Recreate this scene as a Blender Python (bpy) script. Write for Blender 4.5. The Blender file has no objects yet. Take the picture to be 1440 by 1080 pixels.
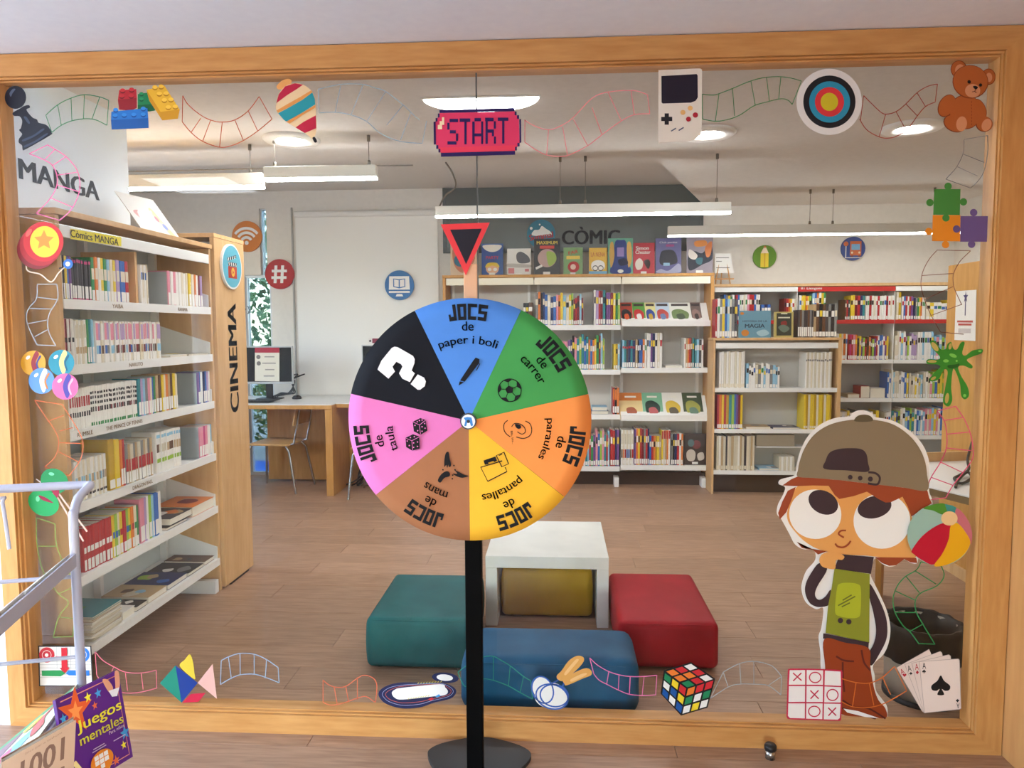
import bpy, bmesh, math, random
from mathutils import Vector, Matrix
import numpy as np

random.seed(7)
SC = bpy.context.scene
COL = SC.collection

# ------------------------------------------------------------------ camera
F = 1030.0                                   # focal length in pixels of a 1440x1080 frame
CAM = np.array([0.0, 0.0, 1.5])
def _rot(yaw, pitch, roll):
    yaw, pitch, roll = map(math.radians, (yaw, pitch, roll))
    cy, sy, cp, sp = math.cos(yaw), math.sin(yaw), math.cos(pitch), math.sin(pitch)
    fwd = np.array([-sy*cp, cy*cp, -sp]); right = np.array([cy, sy, 0]); up = np.cross(right, fwd)
    cr, sr = math.cos(roll), math.sin(roll)
    return np.array([right*cr + up*sr, -right*sr + up*cr, fwd])
CM = _rot(3.54, 4.39, -0.257)
cam = bpy.data.cameras.new('camera'); cam.sensor_width = 36.0; cam.lens = F/1440*36
cam.clip_start = 0.02; cam.clip_end = 300
co = bpy.data.objects.new('camera', cam); COL.objects.link(co)
m = Matrix.Identity(4)
for r in range(3):
    m[r][0] = CM[0][r]; m[r][1] = CM[1][r]; m[r][2] = -CM[2][r]; m[r][3] = CAM[r]
co.matrix_world = m
SC.camera = co

# ------------------------------------------------------------------ sky, sun, exposure
world = bpy.data.worlds.new('sky'); SC.world = world; world.use_nodes = True
wn = world.node_tree; bg = wn.nodes['Background']
sky = wn.nodes.new('ShaderNodeTexSky'); sky.sky_type = 'NISHITA'; sky.sun_disc = False
sky.sun_elevation = math.radians(48); sky.sun_rotation = math.radians(150); sky.dust_density = 0.8
wn.links.new(sky.outputs[0], bg.inputs[0]); bg.inputs[1].default_value = 2.05
sl = bpy.data.lights.new('sun', 'SUN'); sl.energy = 5.0; sl.angle = 0.02; sl.color = (1, .95, .88)
so = bpy.data.objects.new('sun', sl); COL.objects.link(so)
so.rotation_euler = (math.radians(40), 0, math.radians(150))
SC.view_settings.view_transform = 'Standard'; SC.view_settings.look = 'None'
SC.view_settings.gamma = 1.0; SC.view_settings.use_curve_mapping = False
SC.view_settings.exposure = 1.0

# ------------------------------------------------------------------ helpers
def pix(x, y, ax, val):
    d = CM.T @ np.array([(x-720)/F, -(y-540)/F, 1.0]); t = (val-CAM[ax])/d[ax]
    return CAM + t*d
def pX(x, y, v): return pix(x, y, 0, v)
def pY(x, y, v): return pix(x, y, 1, v)
def pZ(x, y, v): return pix(x, y, 2, v)
def lin(c):
    out = []
    for v in c:
        v = v/255.0
        out.append(v/12.92 if v <= .04045 else ((v+.055)/1.055)**2.4)
    return tuple(out)
MATS = {}
def mat(rgb, rough=.55, spec=.35, metal=0.0, name=None, sheen=0.0):
    key = (tuple(rgb), rough, spec, metal, name)
    if key in MATS: return MATS[key]
    M_ = bpy.data.materials.new(name or 'paint'); M_.use_nodes = True
    b = M_.node_tree.nodes['Principled BSDF']
    b.inputs['Base Color'].default_value = (*lin(rgb), 1)
    b.inputs['Roughness'].default_value = rough; b.inputs['Specular IOR Level'].default_value = spec
    b.inputs['Metallic'].default_value = metal
    if sheen: b.inputs['Sheen Weight'].default_value = sheen
    MATS[key] = M_; return M_
def noisy(name, c1, c2, scale=(1, 1, 1), nscale=6, detail=5, rough=.5, spec=.35, bump=0.0, rndm=0.0, sheen=0, dist=0.0):
    M_ = bpy.data.materials.new(name); M_.use_nodes = True; nt = M_.node_tree; N = nt.nodes; L = nt.links
    b = N['Principled BSDF']; tc = N.new('ShaderNodeTexCoord'); mp = N.new('ShaderNodeMapping')
    mp.inputs['Scale'].default_value = scale
    L.new(tc.outputs['Object'], mp.inputs[0])
    no = N.new('ShaderNodeTexNoise'); no.inputs['Scale'].default_value = nscale; no.inputs['Detail'].default_value = detail
    no.inputs['Distortion'].default_value = dist
    if rndm:
        oi = N.new('ShaderNodeObjectInfo'); mul = N.new('ShaderNodeVectorMath'); mul.operation = 'SCALE'
        mul.inputs[0].default_value = (17, 31, 11); L.new(oi.outputs['Random'], mul.inputs['Scale'])
        L.new(mul.outputs[0], mp.inputs['Location'])
    L.new(mp.outputs[0], no.inputs[0])
    cr = N.new('ShaderNodeValToRGB'); cr.color_ramp.elements[0].position = .3; cr.color_ramp.elements[1].position = .72
    cr.color_ramp.elements[0].color = (*lin(c1), 1); cr.color_ramp.elements[1].color = (*lin(c2), 1)
    L.new(no.outputs[0], cr.inputs[0])
    out = cr.outputs[0]
    if rndm:
        hv = N.new('ShaderNodeHueSaturation'); mr = N.new('ShaderNodeMapRange')
        mr.inputs['To Min'].default_value = 1-rndm; mr.inputs['To Max'].default_value = 1+rndm
        L.new(oi.outputs['Random'], mr.inputs['Value']); L.new(mr.outputs[0], hv.inputs['Value'])
        L.new(out, hv.inputs['Color']); out = hv.outputs[0]
    L.new(out, b.inputs['Base Color'])
    b.inputs['Roughness'].default_value = rough; b.inputs['Specular IOR Level'].default_value = spec
    if sheen: b.inputs['Sheen Weight'].default_value = sheen
    if bump:
        bp = N.new('ShaderNodeBump'); bp.inputs['Strength'].default_value = bump; bp.inputs['Distance'].default_value = .002
        L.new(no.outputs[0], bp.inputs['Height']); L.new(bp.outputs[0], b.inputs['Normal'])
    return M_
def emit(rgb, s, name='lamp_diffuser'):
    M_ = bpy.data.materials.new(name); M_.use_nodes = True; b = M_.node_tree.nodes['Principled BSDF']
    b.inputs['Base Color'].default_value = (.8, .8, .8, 1)
    b.inputs['Emission Color'].default_value = (*lin(rgb), 1); b.inputs['Emission Strength'].default_value = s
    return M_
def glassmat(name, tint=(1, 1, 1), boost=1.0, rough=0.0):
    M_ = bpy.data.materials.new(name); M_.use_nodes = True; nt = M_.node_tree; N = nt.nodes; L = nt.links
    N.remove(N['Principled BSDF']); o = N['Material Output']
    t = N.new('ShaderNodeBsdfTransparent'); t.inputs[0].default_value = (*tint, 1)
    g = N.new('ShaderNodeBsdfGlossy'); g.inputs['Roughness'].default_value = rough
    fr = N.new('ShaderNodeFresnel'); fr.inputs[0].default_value = 1.5
    mu = N.new('ShaderNodeMath'); mu.operation = 'MULTIPLY'; mu.inputs[1].default_value = boost; mu.use_clamp = True
    mx = N.new('ShaderNodeMixShader'); L.new(fr.outputs[0], mu.inputs[0]); L.new(mu.outputs[0], mx.inputs[0])
    L.new(t.outputs[0], mx.inputs[1]); L.new(g.outputs[0], mx.inputs[2]); L.new(mx.outputs[0], o.inputs[0])
    return M_

W_FRAME = noisy('beech_frame', (188, 130, 70), (208, 154, 92), (1.2, 9, 9), 5, 5, .42, .4, .03)
W_FRAME_V = noisy('beech_frame_upright', (188, 130, 70), (208, 154, 92), (9, 9, 1.2), 5, 5, .42, .4, .03)
W_PANEL = noisy('beech_panel', (196, 140, 84), (210, 156, 98), (7, 7, .8), 4, 5, .45, .35, .03)
W_SHELF = noisy('maple_board', (202, 160, 108), (218, 178, 128), (6, 6, .8), 5, 5, .5, .3, .02)
W_DESK = noisy('oak_board', (186, 134, 68), (205, 152, 86), (6, 6, .9), 5, 5, .5, .3, .02)
W_FLOOR = noisy('laminate_plank', (150, 116, 92), (182, 146, 118), (1.4, 16, 16), 5, 8, .36, .4, .02, rndm=.09, dist=.4)
WALL = noisy('painted_plaster', (224, 218, 208), (230, 224, 214), (1, 1, 1), 30, 3, .8, .1, .02)
CEIL = noisy('ceiling_paint', (214, 208, 200), (220, 214, 206), (1, 1, 1), 30, 3, .85, .1, .02)
CEIL_L = noisy('lobby_ceiling_paint', (226, 230, 238), (230, 234, 241), (1, 1, 1), 30, 3, .85, .1, .02)
STEEL = mat((232, 230, 224), .4, .4, 0, 'white_steel')
TINTED = glassmat('tinted_glass', (.30, .33, .34), 0.42)  # tint added to dim the overbright outdoors behind the narrow panes
GLASS = glassmat('clear_glass', (.968, .978, .972), 0.42)
DARKGLASS = mat((92, 98, 94), .25, .5, 0, 'dark_glazing')

def wloc(o):
    v = Vector((0, 0, 0))
    while o is not None: v += o.location; o = o.parent
    return v
def tag(o, label=None, cat=None, group=None, kind=None):
    if label: o['label'] = label
    if cat: o['category'] = cat
    if group: o['group'] = group
    if kind: o['kind'] = kind
    return o
def thing(name, label, cat, loc=(0, 0, 0), group=None):
    o = bpy.data.objects.new(name, None); COL.objects.link(o); o.location = loc; o.empty_display_size = .05
    return tag(o, label, cat, group)
class MB:
    def __init__(s): s.v = []; s.f = []; s.mi = []; s.mats = []; s.smooth = []
    def m(s, mt):
        if mt not in s.mats: s.mats.append(mt)
        return s.mats.index(mt)
    def add(s, vs, fs, mt, smooth=False):
        o = len(s.v); s.v += [tuple(map(float, p)) for p in vs]; i = s.m(mt)
        for f in fs: s.f.append([o+k for k in f]); s.mi.append(i); s.smooth.append(smooth)
        return s
    def box(s, x0, x1, y0, y1, z0, z1, mt, bev=0.0):
        if bev <= 0:
            vs = [(x, y, z) for x in (x0, x1) for y in (y0, y1) for z in (z0, z1)]
            fs = [(0, 1, 3, 2), (4, 6, 7, 5), (0, 4, 5, 1), (2, 3, 7, 6), (0, 2, 6, 4), (1, 5, 7, 3)]
            return s.add(vs, fs, mt)
        bm = bmesh.new(); bmesh.ops.create_cube(bm, size=1)
        for v in bm.verts: v.co = ((x0+x1)/2+v.co.x*(x1-x0), (y0+y1)/2+v.co.y*(y1-y0), (z0+z1)/2+v.co.z*(z1-z0))
        bmesh.ops.bevel(bm, geom=list(bm.edges), offset=bev, segments=2, affect='EDGES', profile=.5)
        bm.verts.index_update()
        s.add([v.co[:] for v in bm.verts], [[v.index for v in f.verts] for f in bm.faces], mt, False); bm.free(); return s
    def prism(s, pts, d, mt, smooth=False):
        """closed polygon of 3-D points extruded by vector d"""
        n = len(pts); a = [Vector(p) for p in pts]; b = [p+Vector(d) for p in a]
        fs = [list(range(n))[::-1], list(range(n, 2*n))]+[[i, (i+1) % n, n+(i+1) % n, n+i] for i in range(n)]
        return s.add(a+b, fs, mt, smooth)
    def tube(s, path, r, mt, n=10, close=False):
        P = [Vector(p) for p in path]; k = len(P); vs = []; prev = None
        for i in range(k):
            t = (P[min(i+1, k-1)]-P[max(i-1, 0)]).normalized()
            if prev is None:
                ref = Vector((0, 0, 1)) if abs(t.z) < .9 else Vector((1, 0, 0)); nrm = t.cross(ref).normalized()
            else: nrm = (prev-t*prev.dot(t)).normalized()
            prev = nrm; bi = t.cross(nrm)
            rr = r[i] if isinstance(r, (list, tuple)) else r
            vs += [P[i]+(nrm*math.cos(a)+bi*math.sin(a))*rr for a in [2*math.pi*j/n for j in range(n)]]
        fs = [[i*n+j, i*n+(j+1) % n, (i+1)*n+(j+1) % n, (i+1)*n+j] for i in range(k-1) for j in range(n)]
        s.add(vs, fs, mt, True)
        s.add(vs[:n], [list(range(n))[::-1]], mt); s.add(vs[-n:], [list(range(n))], mt); return s
    def lathe(s, prof, c, mt, n=32, smooth=True):
        vs = [(c[0]+r*math.cos(2*math.pi*j/n), c[1]+r*math.sin(2*math.pi*j/n), c[2]+z) for r, z in prof for j in range(n)]
        fs = [[i*n+j, i*n+(j+1) % n, (i+1)*n+(j+1) % n, (i+1)*n+j] for i in range(len(prof)-1) for j in range(n)]
        return s.add(vs, fs, mt, smooth)
    def build(s, name, parent=None, local=False):
        me = bpy.data.meshes.new(name)
        off = Vector((0, 0, 0)) if (parent is None or local) else wloc(parent)
        me.from_pydata([tuple(Vector(p)-off) for p in s.v], [], s.f)
        for mt in s.mats: me.materials.append(mt)
        me.polygons.foreach_set('material_index', s.mi); me.polygons.foreach_set('use_smooth', s.smooth)
        me.update()
        o = bpy.data.objects.new(name, me); COL.objects.link(o); o.parent = parent
        return o
def boxo(name, parent, x0, x1, y0, y1, z0, z1, mt, bev=0.0):
    return MB().box(min(x0, x1), max(x0, x1), min(y0, y1), max(y0, y1), min(z0, z1), max(z0, z1), mt, bev).build(name, parent)
def struct(o): o['kind'] = 'structure'; return o
def rebase(o):
    """move a one-mesh thing's origin to the bottom centre of its mesh"""
    co_ = np.array([v.co[:] for v in o.data.vertices]); c = Vector(((co_[:, 0].min()+co_[:, 0].max())/2, (co_[:, 1].min()+co_[:, 1].max())/2, co_[:, 2].min()))
    o.data.transform(Matrix.Translation(-c)); o.location = c
    return o
def smooth_pts(pts, n=5, closed=True):
    P = [np.array(p, float) for p in pts]; k = len(P); out = []
    rng = range(k) if closed else range(k-1)
    for i in rng:
        if closed: a, b, c, d = P[(i-1) % k], P[i], P[(i+1) % k], P[(i+2) % k]
        else: a, b, c, d = P[max(i-1, 0)], P[i], P[i+1], P[min(i+2, k-1)]
        for j in range(n):
            t = j/n
            out.append(.5*((2*b)+(c-a)*t+(2*a-5*b+4*c-d)*t*t+(3*b-a-3*c+d)*t**3))
    if not closed: out.append(P[-1])
    return [tuple(p) for p in out]
def ell(cx, cy, rx, ry=None, rot=0, n=28):
    ry = rx if ry is None else ry; r = math.radians(rot); c, s = math.cos(r), math.sin(r)
    return [(cx+rx*math.cos(t)*c-ry*math.sin(t)*s, cy+rx*math.cos(t)*s+ry*math.sin(t)*c) for t in [2*math.pi*i/n for i in range(n)]]
def rect(x0, y0, x1, y1): return [(x0, y0), (x1, y0), (x1, y1), (x0, y1)]
def starp(cx, cy, r, r2, n=5, rot=-90):
    return [(cx+(r if i % 2 == 0 else r2)*math.cos(math.radians(rot+180*i/n)), cy+(r if i % 2 == 0 else r2)*math.sin(math.radians(rot+180*i/n))) for i in range(2*n)]
def ribbon_faces(pts, w, closed=False):
    P = [np.array(p, float) for p in pts]; k = len(P); L = []; Rr = []
    for i in range(k):
        if closed: a, b = P[(i-1) % k], P[(i+1) % k]
        else: a, b = P[max(i-1, 0)], P[min(i+1, k-1)]
        d = b-a; nn = np.hypot(*d); d = d/(nn if nn > 0 else 1); nrm = np.array([-d[1], d[0]])*w/2
        L.append(P[i]+nrm); Rr.append(P[i]-nrm)
    vs = L+Rr; n = k if closed else k-1
    return vs, [[i, (i+1) % k, k+(i+1) % k, k+i] for i in range(n)]
class Sheet:
    """a flat plane in the place: map(u,v) -> point; decals lie on it in thin printed layers along normal n"""
    def __init__(s, mapf, n, step=.0005): s.map = mapf; s.n = Vector(n); s.step = step; s.lev = 0
    def P(s, p, lev): return Vector(s.map(*p))+s.n*(s.step*lev)
    def poly(s, mb, pts, mt, lev, thick=0): 
        q = [s.P(p, lev) for p in pts]
        a = sum(((q[i].cross(q[(i+1) % len(q)])) for i in range(len(q))), Vector())
        if a.dot(s.n) < 0: q = q[::-1]
        mb.add(q, [list(range(len(q)))], mt)
    def ribbon(s, mb, pts, w, mt, lev, closed=False):
        vs, fs = ribbon_faces(pts, w, closed); mb.add([s.P(p, lev) for p in vs], fs, mt)
JOINED = {'lettering', 'border', 'studs', 'clapper', 'symbol', 'ball_icon', 'hand_icon', 'die_icon', 'screen_icon', 'pen_icon', 'question_mark', 'orange_piece', 'purple_piece', 'green_piece', 'bus', 'sparkle', 'pencil'}
def art(sheet, root, items, lev0=1):
    """items: (part name, rgb or material, kind, data...) -> one child mesh per item, stacked as printed layers"""
    lev = lev0
    for it in items:
        nm, c, kd = it[0], it[1], it[2]; mt = c if not isinstance(c, tuple) else mat(c, .45, .3, 0, 'print')
        mb = MB()
        if kd in ('p', 's'):
            pgs = [smooth_pts(pg) if kd == 's' else pg for pg in it[3:]]
            for k, pg in enumerate(pgs):
                sheet.poly(mb, pg, mt, lev+.6*k/len(pgs))
                if nm not in JOINED and k < len(pgs)-1: mb.build(nm, root); mb = MB()
        elif kd == 'r':          # ribbon: width, polylines...
            for pg in it[4:]: sheet.ribbon(mb, pg, it[3], mt, lev)
        elif kd == 'rs':
            for pg in it[4:]: sheet.ribbon(mb, smooth_pts(pg, 5, False), it[3], mt, lev)
        elif kd == 'rc':
            for pg in it[4:]: sheet.ribbon(mb, pg, it[3], mt, lev, True)
        elif kd == 't':          # text: string, (cx,cy) centre, width, height, rotation (degrees, screen clockwise), bold
            s_, c_, w_, h_ = it[3:7]; rot = it[7] if len(it) > 7 else 0; bold = it[8] if len(it) > 8 else 0
            vs, fs = text_fit(s_, w_, h_, bold); r = math.radians(rot)
            n3 = len(vs)//3 if bold > .004 else len(vs)
            mb.add([sheet.P((c_[0]+x*math.cos(r)+y*math.sin(r), c_[1]+x*math.sin(r)-y*math.cos(r)), lev+.25*(i//n3)) for i, (x, y) in enumerate(vs)], fs, mt)
        o = mb.build(nm, root); lev += 1
        if nm in ('kerb', 'studs'): o['kind'] = 'stuff'
    return lev
TEXT = {}
def text_raw(s_, bold=0.0):
    k = (s_, bold)
    if k in TEXT: return TEXT[k]
    cu = bpy.data.curves.new('lettering', 'FONT'); cu.body = s_; cu.size = 1; cu.offset = bold; cu.resolution_u = 3
    ob = bpy.data.objects.new('lettering', cu); COL.objects.link(ob)
    dg = bpy.context.evaluated_depsgraph_get(); dg.update()
    me = bpy.data.meshes.new_from_object(ob.evaluated_get(dg))
    vs = [(v.co.x, v.co.y) for v in me.vertices]; fs = [list(p.vertices) for p in me.polygons]
    bpy.data.objects.remove(ob); bpy.data.curves.remove(cu); bpy.data.meshes.remove(me)
    TEXT[k] = (vs, fs); return vs, fs
def text_fit(s_, w, h, bold=0.0):
    vs, fs = text_raw(s_, 0.0)
    if bold > .004:                                     # heavier weight: the outline repeated a little to each side
        b_ = bold*.8; n = len(vs); vs = [(x+d, y) for d in (-b_, 0, b_) for x, y in vs]; fs = [[i+k*n for i in f] for k in range(3) for f in fs]
    a = np.array(vs); lo, hi = a.min(0), a.max(0); c = (lo+hi)/2
    sx = w/(hi[0]-lo[0]); sy = h/(hi[1]-lo[1]) if h else sx
    return [((x-c[0])*sx, (y-c[1])*sy) for x, y in vs], fs
def off(ox, oy, s=4.0):
    """reads coordinates noted on an enlarged view (origin ox,oy, factor s)"""
    def f(*pts): return [(ox+x/s, oy+y/s) for x, y in pts]
    return f
ORD = ['first', 'second', 'third', 'fourth', 'fifth', 'sixth', 'seventh', 'eighth', 'ninth', 'tenth', 'eleventh', 'twelfth', 'thirteenth', 'fourteenth', 'fifteenth', 'sixteenth', 'seventeenth', 'eighteenth', 'nineteenth', 'twentieth']
def ordn(i):
    i += 1
    if i <= 20: return ORD[i-1]
    t = {2: 'twenty', 3: 'thirty', 4: 'forty', 5: 'fifty', 6: 'sixty'}[i//10]
    return {'twenty': 'twentieth', 'thirty': 'thirtieth', 'forty': 'fortieth', 'fifty': 'fiftieth', 'sixty': 'sixtieth'}[t] if i % 10 == 0 else t+'-'+ORD[i % 10-1]
# ================================================================== SETTING
YF, YG, YI = 2.555, 2.600, 2.660           # partition: lobby face, glass, room face
XL0, XL1, XR0, XR1 = -2.075, -2.010, 1.462, 1.550
ZT0, ZT1, ZB1 = 2.396, 2.472, 0.072
GX0, GX1, GZ0, GZ1 = -1.993, 1.453, 0.085, 2.381
YB = 7.25                                    # back wall of the library room

# floor of planks
fl = MB().box(-4.7, 3.85, 1.86, 7.36, -.06, -.008, mat((96, 74, 58), .6, .2, 0, 'underfloor'))
fl.box(-4.7, 5.3, -4.2, 1.86, -.06, 0, W_FLOOR)
floor = struct(fl.build('floor'))
PW, PL = .204, 1.32
plank_mesh = {}
def plank(x0, x1, y0, y1):
    k = round(x1-x0, 2)
    if k not in plank_mesh:
        mb = MB(); w = PW/2-.0007; l = k/2-.0007; c = .0012
        vs = [(-l, -w, -.008), (l, -w, -.008), (l, w, -.008), (-l, w, -.008), (-l, -w, -c), (l, -w, -c), (l, w, -c), (-l, w, -c),
              (-l+c, -w+c, 0), (l-c, -w+c, 0), (l-c, w-c, 0), (-l+c, w-c, 0)]
        fs = [(3, 2, 1, 0), (0, 1, 5, 4), (1, 2, 6, 5), (2, 3, 7, 6), (3, 0, 4, 7), (4, 5, 9, 8), (5, 6, 10, 9), (6, 7, 11, 10), (7, 4, 8, 11), (8, 9, 10, 11)]
        mb.add(vs, fs, W_FLOOR); plank_mesh[k] = mb
        o = mb.build('plank', floor, True); plank_mesh[k] = o.data
    else:
        o = bpy.data.objects.new('plank', plank_mesh[k]); COL.objects.link(o); o.parent = floor
    o.location = ((x0+x1)/2, (y0+y1)/2, 0)
y = 1.868; row = 0
while y < 7.2:
    xa, xb = (-3.0, 1.6) if y < 2.6 else (-4.64, 3.72)
    x = xa-((row*.47) % 1.0)*PL
    while x < xb-.05:
        e = x+PL
        s_ = max(x, xa); t_ = min(e, xb)
        if t_-s_ > .06: plank(round(s_, 2), round(t_, 2), y, y+PW)
        x = e
    y += PW; row += 1

# the glazed partition
win = bpy.data.objects.new('window_1', None); COL.objects.link(win); win.location = (-.26, YG, 0); struct(win)
tag(win, 'large wooden-framed glass partition covered with toy stickers')
def bar4(name, o4, y0, y1, mt):              # o4: four (x,z) points
    return MB().prism([(x, y0, z) for x, z in o4], (0, y1-y0, 0), mt).build(name, win)
def ringset(nm, a, b, y0, y1, mh=W_FRAME, mv=W_FRAME_V):
    (ax0, ax1, az0, az1), (bx0, bx1, bz0, bz1) = a, b
    bar4(nm+'_rail', [(ax0, az1), (ax1, az1), (bx1, bz1), (bx0, bz1)], y0, y1, mh)
    bar4(nm+'_rail', [(ax0, az0), (bx0, bz0), (bx1, bz0), (ax1, az0)], y0, y1, mh)
    bar4(nm+'_stile', [(ax0, az0), (ax0, az1), (bx0, bz1), (bx0, bz0)], y0, y1, mv)
    bar4(nm+'_stile', [(ax1, az0), (bx1, bz0), (bx1, bz1), (ax1, az1)], y0, y1, mv)
g = .0012
ringset('frame', (XL0, XR1, 0, ZT1), (XL1, XR0, ZB1, ZT0), YF, YI)
ringset('bead', (XL1+g, XR0-g, ZB1+g, ZT0-g), (-2.002, 1.457, .079, 2.388), YF+.010, YI-.012)
ringset('glazing_bead', (-2.002+g, 1.457-g, .079+g, 2.388-g), (GX0, GX1, GZ0, GZ1), YF+.022, YI-.02)
XJ = -.2805
for a, b in ((GX0, XJ-.002), (XJ+.002, GX1)):
    boxo('pane', win, a-.006 if a == GX0 else a+.0006, b+.003 if b == GX1 else b-.0006, YG, YG+.008, GZ0-.005, GZ1+.005, GLASS)
boxo('pane_joint', win, XJ-.0025, XJ+.0025, YG-.001, YG+.009, GZ0, GZ1, mat((88, 90, 86), .4, .4, 0, 'silicone'))

# lobby shell (this side of the partition)
struct(MB().box(-4.6, 1.75, -1.2, YF+.06, ZT1+.003, ZT1+.12, CEIL_L).box(-4.6, 5.3, -4.2, -1.2, ZT1+.003, ZT1+.12, CEIL_L).build('ceiling'))
wl = MB(); wl.box(-4.6, XL0-.002, YF+.004, YI-.01, 0, ZT1, mat((236, 236, 238), .7, .15, 0, 'white_wall_paint'))
struct(wl.build('wall_front'))
wr = MB().box(XR1+.003, 1.72, -1.2, YI-.01, 0, ZT1, W_PANEL); struct(wr.build('wall_right'))
wlm = mat((230, 230, 230), .7, .15, 0, 'white_wall_paint'); lw = MB()
for a, b, c, d in ((-4.2, -4.03, 0, ZT1), (-3.79, -1.0, 0, ZT1), (-4.03, -3.79, 2.1, ZT1), (2.35, YI-.01, 0, ZT1), (-1.0, 2.35, 0, .1), (-1.0, 2.35, 2.42, ZT1)): lw.box(-4.72, -4.6, a, b, c, d, wlm)
struct(lw.build('wall_lobby'))
w9 = bpy.data.objects.new('window_9', None); COL.objects.link(w9); w9.location = (-4.66, .87, .1); struct(w9); mbf = MB()
for k in range(4): mbf.box(-4.69, -4.63, -1.0+k*1.1, -.95+k*1.1, .1, 2.42, mat((70, 72, 74), .4, .4, .2, 'window_metal'))
mbf.build('window_frame', w9)
rw = MB(); wp = mat((236, 236, 236), .7, .15, 0, 'white_wall_paint')
for a, b, c, d in ((-4.6, -2.0, 0, ZT1), (-.15, 2.6, 0, ZT1), (-2.0, -.15, 0, .12), (-2.0, -.15, 1.4, ZT1), (4.9, 5.3, 0, ZT1), (2.6, 4.9, 2.35, ZT1), (2.6, 4.9, 0, .12)):
    rw.box(a, b, -4.2, -4.05, c, d, wp)  # low opening left of centre is added, unseen, to light the wheel frontally
struct(rw.build('wall_entrance'))
struct(boxo('wall_lobby_end', None, 5.2, 5.3, -4.05, -1.2, 0, ZT1, wp)); struct(boxo('wall_lobby_side', None, 1.725, 5.3, -1.2, -1.1, 0, ZT1, wp))
for i, (a, b) in enumerate(((2.6, 4.9),)):
    wo = bpy.data.objects.new('window_%d' % (i+4), None); COL.objects.link(wo); wo.location = ((a+b)/2, -4.12, .12); struct(wo)
    mbf = MB(); fm = mat((70, 72, 74), .4, .4, .2, 'window_metal')
    for q in ((a, a+.05, .12, 2.35), (b-.05, b, .12, 2.35), (a+.05, b-.05, .12, .17), (a+.05, b-.05, 2.30, 2.35), (a+.05, b-.05, 1.02, 1.07)):
        mbf.box(q[0], q[1], -4.15, -4.10, q[2], q[3], fm)
    mbf.build('window_frame', wo)

# library room shell
X0w, X1w = pY(347, 540, YB)[0], pY(385, 540, YB)[0]
zw = pY(365, 387, YB)[2]; xs0, xs1 = pY(365.5, 340, YB)[0], pY(375, 340, YB)[0]; zs = pY(370, 293, YB)[2]
wb = MB(); HT = 3.0
for a, b, c, d in ((-4.7, X0w, 0, HT), (X1w, 3.85, 0, HT), (X0w, xs0, zw, HT), (xs1, X1w, zw, HT), (xs0, xs1, zs, HT)):
    wb.box(a, b, YB, YB+.14, c, d, WALL)
struct(wb.build('wall_back'))
w2 = bpy.data.objects.new('window_2', None); COL.objects.link(w2); w2.location = ((X0w+X1w)/2, YB+.05, 0); struct(w2)  # narrow window built in place of a bright strip reflected in the glass
fm = mat((206, 210, 214), .35, .5, .3, 'aluminium')
mbf = MB()
for a, b, c, d in ((X0w, X0w+.025, 0, zw), (X1w-.025, X1w, 0, zw), (X0w+.025, X1w-.025, 0, .03), (X0w+.025, X1w-.025, zw-.025, zw)): mbf.box(a, b, YB+.03, YB+.09, c, d, fm)
mbf.build('window_frame', w2); boxo('pane', w2, X0w+.025, X1w-.025, YB+.055, YB+.061, .03, zw-.025, TINTED)
w3 = bpy.data.objects.new('window_3', None); COL.objects.link(w3); w3.location = ((xs0+xs1)/2, YB+.05, zw); struct(w3)
mbf = MB()
for a, b, c, d in ((xs0, xs0+.012, zw, zs), (xs1-.012, xs1, zw, zs), (xs0+.012, xs1-.012, zs-.012, zs)): mbf.box(a, b, YB+.03, YB+.09, c, d, fm)
mbf.build('window_frame', w3); boxo('pane', w3, xs0+.012, xs1-.012, YB+.055, YB+.061, zw+.001, zs-.012, TINTED)
struct(boxo('wall_right_room', None, 3.75, 3.85, YI, YB, 0, HT, WALL)).name = 'wall_east'
ww_ = MB()
for a, b, c, d in ((YI, 4.5, 0, HT), (5.4, YB, 0, HT), (4.5, 5.4, 0, .85), (4.5, 5.4, 2.45, HT)): ww_.box(-4.7, -4.6, a, b, c, d, WALL)
struct(ww_.build('wall_west'))
w8 = bpy.data.objects.new('window_8', None); COL.objects.link(w8); w8.location = (-4.65, 4.95, .85); struct(w8)  # unseen opening added to bring cool daylight in from the left
mbf = MB()
for a, b, c, d in ((4.5, 4.55, .85, 2.45), (5.35, 5.4, .85, 2.45), (4.55, 5.35, .85, .9), (4.55, 5.35, 2.4, 2.45)): mbf.box(-4.68, -4.63, a, b, c, d, mat((206, 210, 214), .35, .5, .3, 'aluminium'))
mbf.build('window_frame', w8)
struct(boxo('wall_left', None, -2.40, -2.29, YI, 3.86, 0, 2.62, mat((216, 222, 226), .6, .2, 0, 'pale_wall_panel')))
struct(boxo('wall_inner', None, XR1+.003, 3.85, YI-.005, YI+.03, 0, 2.62, WALL))
struct(boxo('wall_inner_left', None, -4.7, XL0-.002, YI-.005, YI+.03, 0, 2.62, WALL)).name = 'wall_north'
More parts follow.
